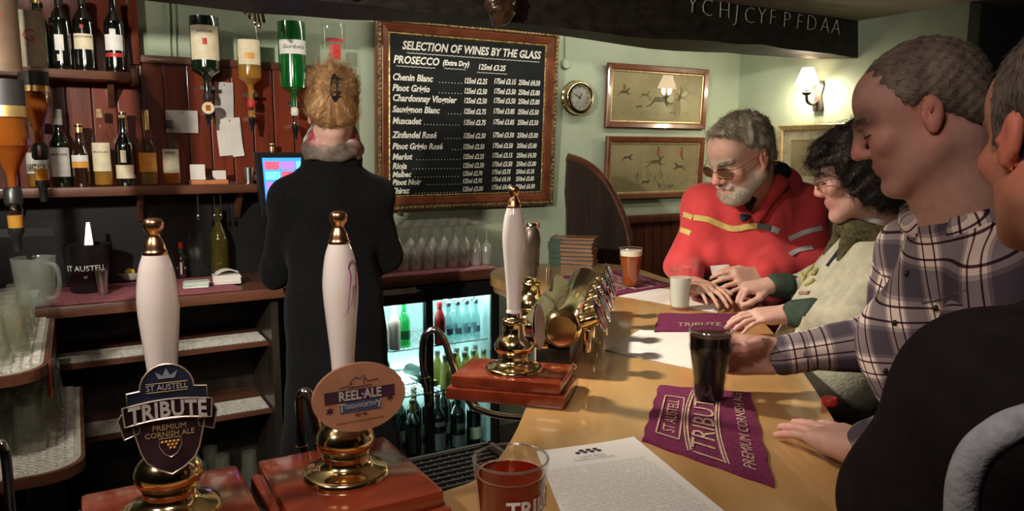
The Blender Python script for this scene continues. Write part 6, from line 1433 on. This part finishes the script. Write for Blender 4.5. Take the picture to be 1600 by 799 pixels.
# =================================================================== man in the red jacket
RED = (.60, .055, .062)
def red_man():
    base = V3(1.0, 2.95, 0); t = person('grey-haired bearded man in a red jacket and tinted glasses leaning on the bar', base)
    hc = npv(atY(1158, 243, 2.50)); A = head_frame((-.84, -.42, -.42), (-.35, -.20, 1))
    skin = (.60, .36, .28); sc = 1.10
    shr = npv(atY(1104, 326, 2.72)); shl = npv(atY(1250, 330, 2.72)); neckb = npv(atY(1178, 300, 2.66)); chest = (shr + shl) / 2 + V3(.02, .04, -.17); pelvis = V3(1.0, 3.0, .93)
    eR = npv(atY(1072, 425, 2.70)); wR = npv(atY(1078, 462, 2.50)); wR[2] = BZ + .07; eR[2] = max(eR[2], BZ + .105); eL = npv(atY(1268, 428, 2.60)); eL[2] = max(eL[2], BZ + .115); wL = npv(atY(1190, 447, 2.53)); wL[2] = BZ + .084
    s = Solid(); P = head(s, hc, A, sc, skin, 1.05, 1.02, beard=(.40, .36, .32), neck=neckb, neck_r=.064, brow=(.34, .26, .20))
    torso(s, pelvis, chest, neckb, shl, shr, 1.0, 1.05, 0, (-.45, -.9, 0), .05); s.chain([shr, eR, wR], [.055, .048, .03], .03); s.chain([shl, eL, wL], [.055, .048, .03], .03)
    hand(s, wL, (-.93, -.30, -.02), (-.25, -.85, .50), -1, curls=((28, 30, 18), (26, 28, 18), (24, 28, 18), (22, 28, 18)), thumb=((.7, .5, -.45), (.9, .2, -.5), (.9, .0, -.4)), sc=1.05)
    hand(s, wR, (.35, -.85, -.05), (-.2, .2, .95), 1, curls=((12, 22, 15),) * 4, sc=1.0)
    mesh_obj('body', s.mesh(.005, base=base, basecol=skin), skin_m, t)
    jm = M('red_jacket_nylon', RED, .75, 0, .08, 14, .5, 26, sheen=.15, spec=.25)
    inf = .032
    s = Solid(); At = torso(s, pelvis, chest, neckb - V3(0, 0, .035), shl, shr, 1.04, 1.05, inf, (-.45, -.9, 0), .035, .07)
    wRs = wR + unit(eR - wR) * .025; wLs = wL + unit(eL - wL) * .03
    s.chain([shr, eR, wRs], [.074, .066, .050], .05); s.chain([shl, eL, wLs], [.088, .078, .052], .05)
    for q in (-1, 1): s.cap(chest + At.T @ V3(q * .10, .10, .10), chest + At.T @ V3(q * .08, .13, -.02), .05, .06, .05)
    s.half((0, 0, .80), (0, 0, -1), .01)
    ng = neckb + V3(-.045, -.075, .0); s.ell(ng, (.055, .07, .09), At, .02, '-'); s.cap(ng, ng + V3(-.02, -.05, -.10), .045, .012, .015, '-')
    jacket = mesh_obj('jacket', s.mesh(.0075, folds(.008, 20, 11), base=base), jm, t); Sj = s
    # hood and stand-up collar
    s = Solid(); c0 = neckb + V3(.05, .055, .035); fr = head_frame((-.5, -.8, .1), (.05, .1, 1))
    s.ell(neckb + V3(.075, .07, -.01), (.125, .075, .075), At, .03); s.ell(neckb + V3(.095, .05, .035), (.085, .07, .055), At, .03); s.torus(neckb + V3(.0, .0, .03), .088, .026, np.array([fr[0], fr[1], fr[2]]), .03); s.cap(neckb + V3(-.085, -.06, .03), neckb + V3(-.06, -.10, -.06), .028, .022, .03); s.cap(neckb + V3(.06, -.085, .03), neckb + V3(-.02, -.115, -.08), .026, .02, .03)
    s.ell(neckb + V3(-.02, -.025, .06), (.066, .066, .10), fr, .02, '-')
    mesh_obj('hood', s.mesh(.006, folds(.005, 28, 4), base=base), jm, t)
    navy = M('navy_fleece', (.018, .022, .04), .95, 0, .2, 60, .5, 150)
    s = Solid(); s.torus(neckb + V3(-.004, -.006, .035), .070, .022, fr, .02); s.torus(neckb + V3(.016, .020, .075), .080, .028, fr, .02); s.cap(neckb + V3(-.045, -.075, .0), neckb + V3(-.062, -.105, -.085), .036, .016, .02); s.ell(P(0, .03, -.04), (.07, .09, .06), A, .01, '-')
    mesh_obj('fleece_collar', s.mesh(.006, folds(.003, 40, 6), base=base), navy, t)
    # reflective bands: flat ribbons sewn on the jacket
    sil = M('reflective_band_yellow', (.62, .50, .16), .5, .1, .08, 40); grey = M('reflective_band_silver', (.55, .58, .60), .4, .2, .1, 40); dkb = M('reflective_band_dark', (.10, .10, .10), .5, 0, .1, 40)
    def hit(px, py):
        o = V3(0, 0, EYE); d = unit(npv(ray(px, py))); tt = 1.9
        for _ in range(110):
            q_ = (o + d * tt)[None]; e = float(Sj.ev(q_)[0] - Sj.disp(q_)[0]); tt += e * .6
            if e < .0005: break
            if tt > 3.2: return None
        p = o + d * tt; g = np.array([Sj.ev((p + h)[None])[0] - Sj.ev((p - h)[None])[0] for h in np.eye(3) * .004]); return p, unit(g)
    def ribbon(px, w_, mat, nm, up=(0, 0, 1)):
        H = [h for h in (hit(*q) for q in px) if h is not None]
        if len(H) < 2: return
        P_ = crv([h[0] + h[1] * .0012 - base for h in H], 5); N_ = crv([h[1] for h in H], 5); v = []; f = []
        for i, (p, n_) in enumerate(zip(P_, N_)):
            tg = (P_[min(i + 1, len(P_) - 1)] - P_[max(i - 1, 0)]).normalized(); n_ = n_.normalized(); u_ = n_.cross(tg).normalized()
            for a_, b_ in ((-1, -1), (1, -1), (1, 1), (-1, 1)): v.append(tuple(p + u_ * (w_ / 2 * a_) + n_ * (.0016 * b_)))
        for i in range(len(P_) - 1):
            for k_ in range(4): f.append((i * 4 + k_, (i + 1) * 4 + k_, (i + 1) * 4 + (k_ + 1) % 4, i * 4 + (k_ + 1) % 4))
        f += [(0, 1, 2, 3), tuple(len(v) - 4 + k_ for k_ in (3, 2, 1, 0))]; return mk(nm, (v, f), mat, jacket, smooth=False)
    ch_ = [(1084, 340), (1094, 341), (1106, 343), (1118, 348), (1130, 353), (1142, 357), (1155, 357), (1168, 354), (1183, 353)]
    cbn = ribbon(ch_, .020, sil, 'chest_band'); ribbon([(1183, 353), (1192, 354), (1204, 357)], .020, dkb, 'chest_band'); ribbon([(1205, 357), (1211, 359), (1217, 362)], .020, grey, 'chest_band')
    for L_ in ([(1062, 334), (1068, 335), (1075, 337), (1082, 340)], [(1057, 356), (1064, 359), (1072, 362), (1079, 365)]): ribbon(L_, .018, sil, 'sleeve_band')
    for L_ in ([(1233, 374), (1244, 369), (1256, 364), (1270, 360), (1284, 357)], [(1235, 398), (1246, 392), (1258, 389), (1270, 387)]): ribbon(L_, .017, grey, 'sleeve_band')
    # grey hair
    s = Solid(); s.ell(P(0, -.014, .040), (.0845 * sc, .104 * sc, .086 * sc), A, .02); s.cap(P(-.074, .0, .0), P(-.072, .012, -.035), .012, .006, .015); s.cap(P(.074, .0, .0), P(.072, .012, -.035), .012, .006, .015); s.ell(P(0, -.06, -.02), (.066, .05, .06), A, .03)
    s.ell(P(-.01, .062, .092), (.055, .035, .022), A, .02)
    s.half(P(0, .040, .055), A.T @ V3(0, 1, -.85), .012); s.half(P(0, .0, -.055), A.T @ V3(0, .5, -1), .015)
    for q in (-1, 1): s.ell(P(q * .088, -.008, -.012), (.02, .026, .038), A, .008, '-')
    def st(Pp): q = (Pp - hc) @ A.T; return .0025 * np.sin(q[:, 0] * 210 + 3 * np.sin(q[:, 1] * 70)) + .002 * np.sin(q[:, 1] * 120 + q[:, 2] * 90)
    hm_ = hair_mat('hair_grey', (.44, .40, .32), (.18, .15, .105)); hair = mesh_obj('hair', s.mesh(.0045, st, base=base), hm_, t)
    strands(hair, hm_, base, hc, A, lambda q: np.stack([q[:, 0] * 9, np.where(q[:, 2] > .06, .5, -.8), np.where(q[:, 2] > .06, .0, -1.0)], 1), 4200, .030, .0008, .28, .45, .003, 8)
    face_bits(t, P, A, sc, base, hm_, False)
    bm = Solid(); bm.ell(P(0, .060, -.093), (.054 * sc, .044 * sc, .037 * sc), A, .02); bm.cap(P(-.062, .006, -.050), P(-.036, .062, -.095), .020 * sc, .022 * sc, .02); bm.cap(P(.062, .006, -.050), P(.036, .062, -.095), .020 * sc, .022 * sc, .02); bm.half(P(0, .08, -.062), A.T @ V3(0, -.2, 1), .02); bm.ell(P(0, .105, -.070), (.026 * sc, .03 * sc, .009 * sc), A, .005, '-')
    wm_ = hair_mat('beard_grey', (.50, .45, .38), (.26, .22, .18), .7); bd = mesh_obj('beard', bm.mesh(.0045, base=base), wm_, t)
    strands(bd, wm_, base, hc, A, lambda q: np.stack([q[:, 0] * 3, 0 * q[:, 0] + .1, 0 * q[:, 0] - 1], 1), 2600, .012, .0006, .35, .5, .001, 18, name='beard_hairs')
    glasses(t, P, A, sc, base, M('tinted_lens', (.06, .025, .02), .08, 0, .1, 5, coat=.5), M('gold_wire', (.55, .38, .16), .3, .9), tinted=True)
    trousers(t, base, V3(1.0, 3.0, .88), R(-25), 1.1); shoes(t, base, R(-25), shoe_m)
def glasses(t, P, A, sc, base, lens, wire, tinted=False, drop=-.006, down=0.0):
    g = thing_part = []
    rim = []; ln = []
    for q in (-1, 1):
        pts = []
        for i in range(20):
            a = 2 * math.pi * i / 20; x = .0235 * math.copysign(abs(math.cos(a)) ** .75, math.cos(a)); u = .0165 * math.copysign(abs(math.sin(a)) ** .8, math.sin(a)); pts.append(P(q * .034 + x, .112 - .25 * abs(q * .034 + x) * .5, drop + u) - base)
        rim.append(tube(pts, .0013, 6, True)); c = sum(pts) / 20; n_ = len(pts); vv = [tuple(c + A.T @ V3(0, .0012, 0))] + [tuple(p) for p in pts] + [tuple(c - A.T @ V3(0, .0008, 0))]
        ln.append((vv, [(0, 1 + i, 1 + (i + 1) % n_) for i in range(n_)] + [(n_ + 1, 1 + (i + 1) % n_, 1 + i) for i in range(n_)]))
        rim.append(tube([P(q * .057, .106, drop + .006) - base, P(q * .077, .085, drop + .006) - base, P(q * .083, .005, .006) - base], .0014, 6))
    rim.append(tube(crv([P(-.011, .113, drop + .002) - base, P(0, .117, drop + .006) - base, P(.011, .113, drop + .002) - base], 4), .0014, 6))
    f = mk('glasses', join(*rim), wire, t)
    for l in ln: mk('lens', l, lens, f)
red_man()
# =================================================================== woman in the pale fleece
def woman():
    base = V3(1.02, 1.98, 0); t = person('dark-haired woman in glasses and a pale fleece with a patterned collar', base)
    Yw = 2.0; hc = npv(atY(1338, 268, Yw)); A = head_frame((-.91, .30, -.28), (-.25, .08, 1)); skin = (.62, .38, .33); sc = .95
    neckb = npv(atY(1368, 362, Yw + .02)); shr = npv(atY(1330, 420, Yw + .19)); shl = npv(atY(1400, 430, Yw - .15)); chest = (shr + shl) / 2 + V3(-.02, 0, -.13); pelvis = V3(.99, 2.0, .92)
    eR = npv(atY(1275, 500, Yw + .32)); wR = npv(atY(1203, 474, 2.30)); wR[2] = BZ + .098; eL = npv(atY(1350, 520, 1.83)); wL = npv(atY(1235, 490, 1.98)); eR[2] = max(eR[2], BZ + .08); eL[2] = max(eL[2], BZ + .10)
    s = Solid(); P = head(s, hc, A, sc, skin, .95, .95, neck=neckb, neck_r=.052, brow=(.16, .10, .08), lipcol=(.50, .20, .20))
    torso(s, pelvis, chest, neckb, shl, shr, .88, .95, 0, (-1, -.1, 0), .03); s.chain([shr, eR, wR], [.046, .038, .026], .03); s.chain([shl, eL, wL], [.046, .038, .026], .03)
    hand(s, wR, (-.96, .0, -.12), (-.1, -.15, 1), 1, curls=((55, 60, 35), (60, 60, 35), (62, 60, 35), (64, 60, 35)), thumb=((.7, .5, -.3), (.9, .15, -.3), (.9, -.2, -.3)), sc=.92)
    hand(s, wL, (-.98, .12, -.10), (0, -.25, 1), -1, curls=((12, 18, 10), (12, 18, 10), (14, 18, 10), (16, 18, 10)), thumb=((.85, .5, -.3), (.95, .2, -.3), (.95, .1, -.2)), sc=.92)
    mesh_obj('body', s.mesh(.005, base=base, basecol=skin), skin_m, t)
    fm = M('pale_fleece', (.47, .46, .36), .95, 0, .08, 40, .4, 160, sheen=.3)
    s = Solid(); At = torso(s, pelvis, chest, neckb - V3(0, 0, .03), shl, shr, .98, 1.08, .02, (-1, -.1, 0), .05); wRs = wR + unit(eR - wR) * .06; wLs = wL + unit(eL - wL) * .07
    s.chain([shr, eR, wRs], [.072, .058, .040], .045); s.chain([shl, eL, wLs], [.072, .060, .042], .045); s.ell(chest + V3(-.10, 0, .0), (.07, .12, .09), None, .05); s.half((0, 0, .78), (0, 0, -1), .01)
    s.ell(neckb + V3(-.03, 0, .03), (.055, .06, .06), None, .015, '-')
    body = mesh_obj('fleece', s.mesh(.0075, folds(.0045, 18, 21), base=base), fm, t); Sj = s
    gm = M('green_cuff', (.035, .06, .045), .95, 0, .15, 50); 
    s = Solid(); d = unit(eR - wR); s.cap(wR + d * .016, wR + d * .05, .037, .042, .01); mesh_obj('cuff', s.mesh(.006, base=base), gm, t)
    s = Solid(); d = unit(eL - wL); s.cap(wL + d * .016, wL + d * .06, .038, .044, .01); mesh_obj('cuff', s.mesh(.006, base=base), gm, t)
    # patterned collar, white roll-neck
    pm = M('patterned_collar', (.10, .085, .03), .9, 0, .2, 90, .4, 150, col2=(.025, .025, .012))
    s = Solid(); fr = head_frame((-1, 0, .35), (.35, 0, 1)); s.torus(neckb + V3(-.005, 0, -.012), .082, .026, fr, .02); s.cap(neckb + V3(-.085, -.03, -.03), neckb + V3(-.105, -.05, -.085), .024, .016, .02); s.cap(neckb + V3(-.075, .04, -.03), neckb + V3(-.10, .05, -.07), .024, .016, .02); s.cap(neckb + V3(-.01, -.085, -.02), neckb + V3(.0, -.10, -.07), .028, .022, .03)
    mesh_obj('collar', s.mesh(.006, folds(.003, 30, 2), base=base), pm, t)
    s = Solid(); s.torus(neckb + V3(-.014, 0, .030), .056, .017, fr, .015); mesh_obj('roll_neck', s.mesh(.005, base=base), M('white_roll_neck', (.62, .62, .62), .9), t)
    # zip cords, leaf embroidery, earring
    def on(px, py, out=.004, lim=2.6):           # point on the fleece surface seen at that pixel
        r = ray(px, py); o = V3(0, 0, EYE); d = unit(npv(r)); tt = 1.2
        for _ in range(80):
            q_ = (o + d * tt)[None]; e = float(Sj.ev(q_)[0] - Sj.disp(q_)[0]); tt += e * .7
            if e < .0008: break
            if tt > lim: return None
        return o + d * (tt - out) - base
    nv = M('navy_trim', (.02, .03, .06), .7)
    mk('zip_trim', tube(crv(P_ok([on(x, y) for x, y in ((1292, 372), (1270, 388), (1252, 408), (1243, 432), (1239, 462), (1238, 500))]), 4), .0045, 8), nv, body)
    mk('drawcord', tube(crv(P_ok([on(x, y) for x, y in ((1316, 384), (1304, 400), (1292, 416))]), 4), .0045, 8), nv, body)
    em = M('leaf_embroidery', (.45, .40, .14), .8)
    for pts in (((1254, 442), (1260, 428), (1272, 415)), ((1256, 438), (1252, 426), (1256, 418)), ((1262, 430), (1270, 428), (1277, 420)), ((1258, 446), (1266, 442), (1272, 436))): mk('embroidered_leaf', tube(crv(P_ok([on(x, y) for x, y in pts]), 4), .005, 6), em, body)
    mk('embroidered_patch', tube(P_ok([on(1250, 458), on(1264, 458)]), .006, 6), M('patch_mauve', (.35, .22, .20), .8), body)
    s = Solid(); s.ell(P(0, -.02, .045), (.085, .105, .088), A, .02)
    for q in (-1, 1): s.ell(P(q * .068, -.015, .0), (.028, .062, .075), A, .03); s.ell(P(q * .055, -.05, -.06), (.035, .05, .05), A, .03)
    s.ell(P(0, -.085, -.01), (.075, .048, .09), A, .03); s.ell(P(0, .062, .080), (.058, .038, .030), A, .02); s.cap(P(-.03, .085, .055), P(.03, .088, .052), .018, None, .02)
    s.ell(P(0, .095, -.02), (.058, .052, .058), A, .012, '-')
    def st(Pp): q = (Pp - hc) @ A.T; return .006 * np.sin(q[:, 0] * 95 + 2 * np.sin(q[:, 2] * 60)) * np.sin(q[:, 1] * 80 + q[:, 2] * 75) + .003 * np.sin(q[:, 2] * 140 + q[:, 1] * 120)
    hm_ = hair_mat('hair_black', (.022, .015, .014), (.008, .005, .006), .6); hair = mesh_obj('hair', s.mesh(.005, st, base=base), hm_, t); face_bits(t, P, A, sc, base, hm_)
    strands(hair, hm_, base, hc, A, lambda q: np.stack([q[:, 0] * 4, np.where(q[:, 1] > .02, .6, -.5), -0.5 + 0 * q[:, 0]], 1), 4200, .038, .0009, .30, .7, .010, 28, seg=6)
    glasses(t, P, A, sc, base, glass_pane, M('thin_gold_wire', (.45, .33, .18), .3, .8))
    trousers(t, base, V3(1.0, 2.0, .88), R(-85), .9); shoes(t, base, R(-85), shoe_m)
woman()
# =================================================================== man in the plaid shirt
plaid = PLAID('plaid_flannel')
def plaid_man():
    base = V3(.98, 1.22, 0); t = person('short-haired man in a grey plaid shirt holding the black stout', base)
    Yh = 1.26; hc = npv(atY(1438, 176, Yh)); A = head_frame((-.84, .38, -.36), (-.33, .14, 1)); skin = (.60, .35, .29); sc = .95
    neckb = npv(atY(1505, 325, Yh + .0)); shl = npv(atY(1590, 460, Yh - .14)); shr = npv(atY(1440, 400, Yh + .20)); chest = (shr + shl) / 2 + V3(.02, 0, -.15); pelvis = V3(.97, 1.28, .90)
    G = npv(atz(1107, 629, BZ)); 
    wR = V3(G[0] + .152, G[1] + .058, BZ + .080); eR = npv(atY(1395, 530, 1.50)); eR[2] = max(eR[2], BZ + .08)
    tip = npv(atz(1234, 658, BZ + .020)); wL = npv(atz(1352, 700, BZ + .050)); eL = npv(atY(1490, 780, 1.06)); eL[2] = BZ + .10
    s = Solid(); P = head(s, hc, A, sc, skin, 1.02, 1.0, neck=neckb, neck_r=.066, brow=(.20, .12, .09), lipcol=(.40, .17, .15))
    torso(s, pelvis, chest, neckb, shl, shr, 1.0, .95, 0, (-.8, -.6, 0)); s.chain([shr, eR, wR], [.052, .044, .029], .03); s.chain([shl, eL, wL], [.052, .044, .029], .03)
    pk = tuple(np.array(skin) * (1.22, 1.10, 1.18)); kn = None
    hand(s, wR, (-.99, .16, .0), (.12, .98, .0), 1, curls=((24, 46, 40), (24, 48, 42), (26, 50, 42), (30, 52, 42)), spread=(4, 1, -2, -5), thumb=((.45, .20, -.87), (.80, -.12, -.58), (.97, -.12, -.05)), sc=1.10, tipcol=pk)
    fd = unit(tip - wL); hand(s, wL, fd, (0.05, -.50, .86), -1, curls=((2, 8, 5), (0, 6, 4), (0, 6, 4), (2, 8, 4)), spread=(9, 2, -4, -11), thumb=((.55, .80, -.10), (.80, .55, -.05), (.95, .2, -.05)), sc=1.14, tipcol=pk)
    mesh_obj('body', s.mesh(.0042, base=base, basecol=skin), skin_m, t)
    # shirt body with cloth coordinates
    fA = None
    s = Solid(); At = torso(s, pelvis, chest, neckb - V3(0, 0, .035), shl, shr, 1.0, .92, .018, (-.8, -.6, 0), .0)
    s.cap(shl, shl + (eL - shl) * .25, .075, .07, .04); s.cap(shr, shr + (eR - shr) * .3, .078, .072, .04); s.half((0, 0, .72), (0, 0, -1), .01); s.ell(neckb + V3(-.04, -.02, .03), (.06, .06, .055), None, .015, '-')
    me = s.mesh(.0065, folds(.0075, 16, 31), base=base); Sj = s
    q = (s.V - chest) @ At.T; ang = np.arctan2(q[:, 0], q[:, 1]); add_vec(me, 'cloth', np.stack([q[:, 0] / .088 + .15, q[:, 2] / .088, 0 * ang], 1))
    shirt = mesh_obj('shirt', me, plaid, t)
    def sleeve(a, b, c, ra, rb, rc, nm, seed):
        s = Solid(); c2 = c + unit(b - c) * .05; s.chain([a, b, c2], [ra, rb, rc], .045); me = s.mesh(.006, folds(.006, 22, seed), base=base)
        d1 = b - a; d2 = c2 - b; L1 = np.linalg.norm(d1); L2 = np.linalg.norm(d2); Pp = s.V
        t1 = np.clip((Pp - a) @ d1 / L1 ** 2, 0, 1); t2 = np.clip((Pp - b) @ d2 / L2 ** 2, 0, 1); e1 = Pp - a - t1[:, None] * d1; e2 = Pp - b - t2[:, None] * d2; use = (e1 ** 2).sum(1) < (e2 ** 2).sum(1)
        v = np.where(use, t1 * L1, L1 + t2 * L2); e = np.where(use[:, None], e1, e2); n2 = unit(np.cross(d2, V3(0, 0, 1))); up = unit(np.cross(n2, d2)); ag = np.arctan2(e @ n2, e @ up)
        add_vec(me, 'cloth', np.stack([v / .092, ag * .05 / .092 + .3, 0 * v], 1)); mesh_obj(nm, me, plaid, t)
        s = Solid(); s.cap(c + unit(b - c) * .012, c + unit(b - c) * .062, rc * 1.02, rc * 1.08, .008); me = s.mesh(.005, folds(.002, 40, seed + 1), base=base); Pp = s.V; e = Pp - c; ag = np.arctan2(e @ n2, e @ up)
        add_vec(me, 'cloth', np.stack([(e @ unit(b - c)) / .092 + .1, ag * .05 / .092 + .3, 0 * ag], 1)); mesh_obj('cuff', me, plaid, t)
    sleeve(shr, eR, wR, .078, .066, .039, 'sleeve', 41); sleeve(shl, eL, wL, .078, .068, .041, 'sleeve', 47)
    # collar: a folded band round the neck with two points
    s = Solid(); fr = head_frame((-.8, -.35, -.35), (-.3, -.1, 1)); s.torus(neckb + V3(-.005, 0, -.005), .076, .020, fr, .02)
    for sgn in (-1, 1):
        a = neckb + fr.T @ V3(sgn * .072, .01, -.01); b = neckb + fr.T @ V3(sgn * .050, .085, -.062); s.cap(a, b, .030, .012, .02, flat=(fr.T @ V3(sgn * .7, .5, .5), 2.4))
    s.ell(neckb + fr.T @ V3(0, .10, .02), (.035, .05, .06), fr, .01, '-')
    me = s.mesh(.005, base=base); q = (s.V - neckb) @ fr.T; ag = np.arctan2(q[:, 0], q[:, 1]); add_vec(me, 'cloth', np.stack([ag * .08 / .092 + .2, (q[:, 2] + q[:, 1] * .4) / .092 + .35, 0 * ag], 1)); mesh_obj('collar', me, plaid, t)
    def on(px, py, out=.004, lim=2.0):
        r = ray(px, py); o = V3(0, 0, EYE); d = unit(npv(r)); tt = .7
        for _ in range(90):
            q_ = (o + d * tt)[None]; e = float(Sj.ev(q_)[0] - Sj.disp(q_)[0]); tt += e * .7
            if e < .0008: break
            if tt > lim: return None
        return o + d * (tt - out) - base
    bm_ = M('dark_button', (.02, .016, .018), .3)
    for px, py in ((1417, 428), (1398, 505), (1384, 580)):
        p = on(px, py, .002)
        if p is not None: mk('button', ball(p, (.0055, .0045, .0055), 10, 6), bm_, shirt)
    p = on(1463, 482, .002)
    if p is not None: mk('button', ball(p, (.0055, .0045, .0055), 10, 6), bm_, shirt)
    mk('pocket_flap', tube(P_ok([on(1440, 474, .000), on(1462, 470, .000), on(1490, 460, .000), on(1510, 453, .000)]), .0012, 6), M('pocket_seam', (.16, .14, .15), .9), shirt)
    # cropped hair
    s = Solid(); s.ell(P(0, -.014, .036), (.0805 * sc, .1015 * sc, .086 * sc), A, .02); s.ell(P(0, -.068, -.025), (.062, .038, .058), A, .03)
    for q_ in (-1, 1): s.ell(P(q_ * .070, .002, .005), (.010, .026, .034), A, .015)
    s.half(P(0, .064, .06), A.T @ V3(0, 1, -.42), .012); s.half(P(0, -.03, -.055), A.T @ V3(0, .62, -1), .015)
    s.half(P(0, .035, .03), A.T @ V3(0, 1, -1.25), .02)
    for q_ in (-1, 1): s.ell(P(q_ * .088, -.006, -.012), (.022, .024, .036), A, .008, '-')
    def st(Pp): return .0012 * np.sin(Pp @ V3(190, 240, 160)) + .001 * np.sin(Pp @ V3(-310, 120, 260))
    hm_ = hair_mat('hair_brown_grey', (.26, .21, .18), (.12, .09, .075), .7); hair = mesh_obj('hair', s.mesh(.0042, st, base=base), hm_, t); face_bits(t, P, A, sc, base, hm_)
    strands(hair, hm_, base, hc, A, lambda q: np.stack([q[:, 0] * 6, np.where(q[:, 1] > .03, .25, -.7), -.45 - 0 * q[:, 0]], 1), 9000, .011, .00045, .55, .45, .001, 38, seg=3)
    trousers(t, base, V3(.92, 1.29, .86), R(-60), 1.05); shoes(t, base, R(-60), shoe_m)
plaid_man()
# =================================================================== man in the black jacket at the picture edge
def dark_man():
    base = V3(.86, .62, 0); t = person('man in a black jacket seen from behind at the picture edge', base)
    hc = npv(atY(1690, 205, .80)); A = head_frame((.02, 1, -.10), (0, 0, 1)); skin = (.60, .27, .19); sc = 1.0
    neckb = V3(hc[0] + .03, .74, hc[2] - .19); shl = npv(atY(1560, 640, .73)); shl[2] = neckb[2] - .085; shr = shl + V3(.36, .05, 0); chest = (shl + shr) / 2 + V3(0, 0, -.15); pelvis = V3(chest[0], .72, .92)
    eL = npv(atY(1455, 790, .79)); wL = eL + V3(.13, .07, -.20); eR = shr + V3(.10, .12, -.28); wR = eR + V3(-.12, .24, .0)
    s = Solid(); P = head(s, hc, A, sc, skin, 1.05, 1.0, neck=neckb, neck_r=.068, brow=(.2, .15, .12))
    torso(s, pelvis, chest, neckb, shl, shr, 1.0, 1.0, 0, (-.4, .9, 0)); s.chain([shl, eL, wL], [.055, .046, .03], .03); s.chain([shr, eR, wR], [.055, .046, .03], .03)
    hand(s, wL, (-.15, .6, -.6), (-.9, .1, .1), -1, curls=((30, 35, 20),) * 4); hand(s, wR, (-.5, .8, 0), (0, 0, 1), 1, curls=((30, 35, 20),) * 4)
    mesh_obj('body', s.mesh(.006, base=base, basecol=skin), skin_m, t)
    jm = M('black_jacket', (.014, .010, .013), .9, 0, .15, 30, .2, 120, spec=.2)
    s = Solid(); torso(s, pelvis, chest, neckb - V3(0, 0, .04), shl, shr, 1.06, 1.06, .026, (-.4, .9, 0)); s.chain([shl, eL, wL + unit(eL - wL) * .03], [.085, .078, .05], .06); s.chain([shr, eR, wR + unit(eR - wR) * .03], [.085, .075, .05], .06); s.half((0, 0, .76), (0, 0, -1), .01); s.torus(neckb + V3(0, 0, -.02), .08, .024, np.eye(3), .03)
    mesh_obj('jacket', s.mesh(.008, folds(.005, 16, 51), base=base), jm, t)
    s = Solid(); s.ell(P(0, -.014, .036), (.082, .103, .087), A, .02); s.ell(P(0, -.068, -.025), (.064, .040, .058), A, .03)
    for q_ in (-1, 1): s.ell(P(q_ * .070, .004, -.005), (.011, .024, .044), A, .015)
    s.half(P(0, .06, .06), A.T @ V3(0, 1, -.42), .012); s.half(P(0, -.03, -.055), A.T @ V3(0, .62, -1), .015)
    for q_ in (-1, 1): s.ell(P(q_ * .090, -.008, -.012), (.022, .024, .036), A, .008, '-')
    hm_ = hair_mat('hair_grey_brown', (.17, .14, .12), (.07, .055, .048), .7); hair = mesh_obj('hair', s.mesh(.005, folds(.0012, 200, 3), base=base), hm_, t)
    strands(hair, hm_, base, hc, A, lambda q: np.stack([q[:, 0] * 3, 0 * q[:, 0] - .5, 0 * q[:, 0] - 1], 1), 7000, .016, .00045, .35, .4, .001, 48, seg=3)
    trousers(t, base, V3(pelvis[0], .70, .88), R(150), 1.05); shoes(t, base, R(150), shoe_m)
    # pale strap looping over the near shoulder
    c = [atY(x, y, Yq) for x, y, Yq in ((1502, 822, .575), (1506, 760, .57), (1524, 712, .565), (1556, 682, .56), (1596, 662, .56), (1650, 655, .565), (1720, 690, .58), (1760, 760, .60))]
    st = thing('bag_strap', Vector(c[0]), 0, 'pale grey-blue padded bag strap looping over the black jacket', 'bag strap')
    mk('strap', tube([p - c[0] for p in crv(c, 6)], .0135, 12), M('strap_grey_blue', (.34, .36, .42), .8, 0, .1, 60, .3, 200), st)
dark_man()
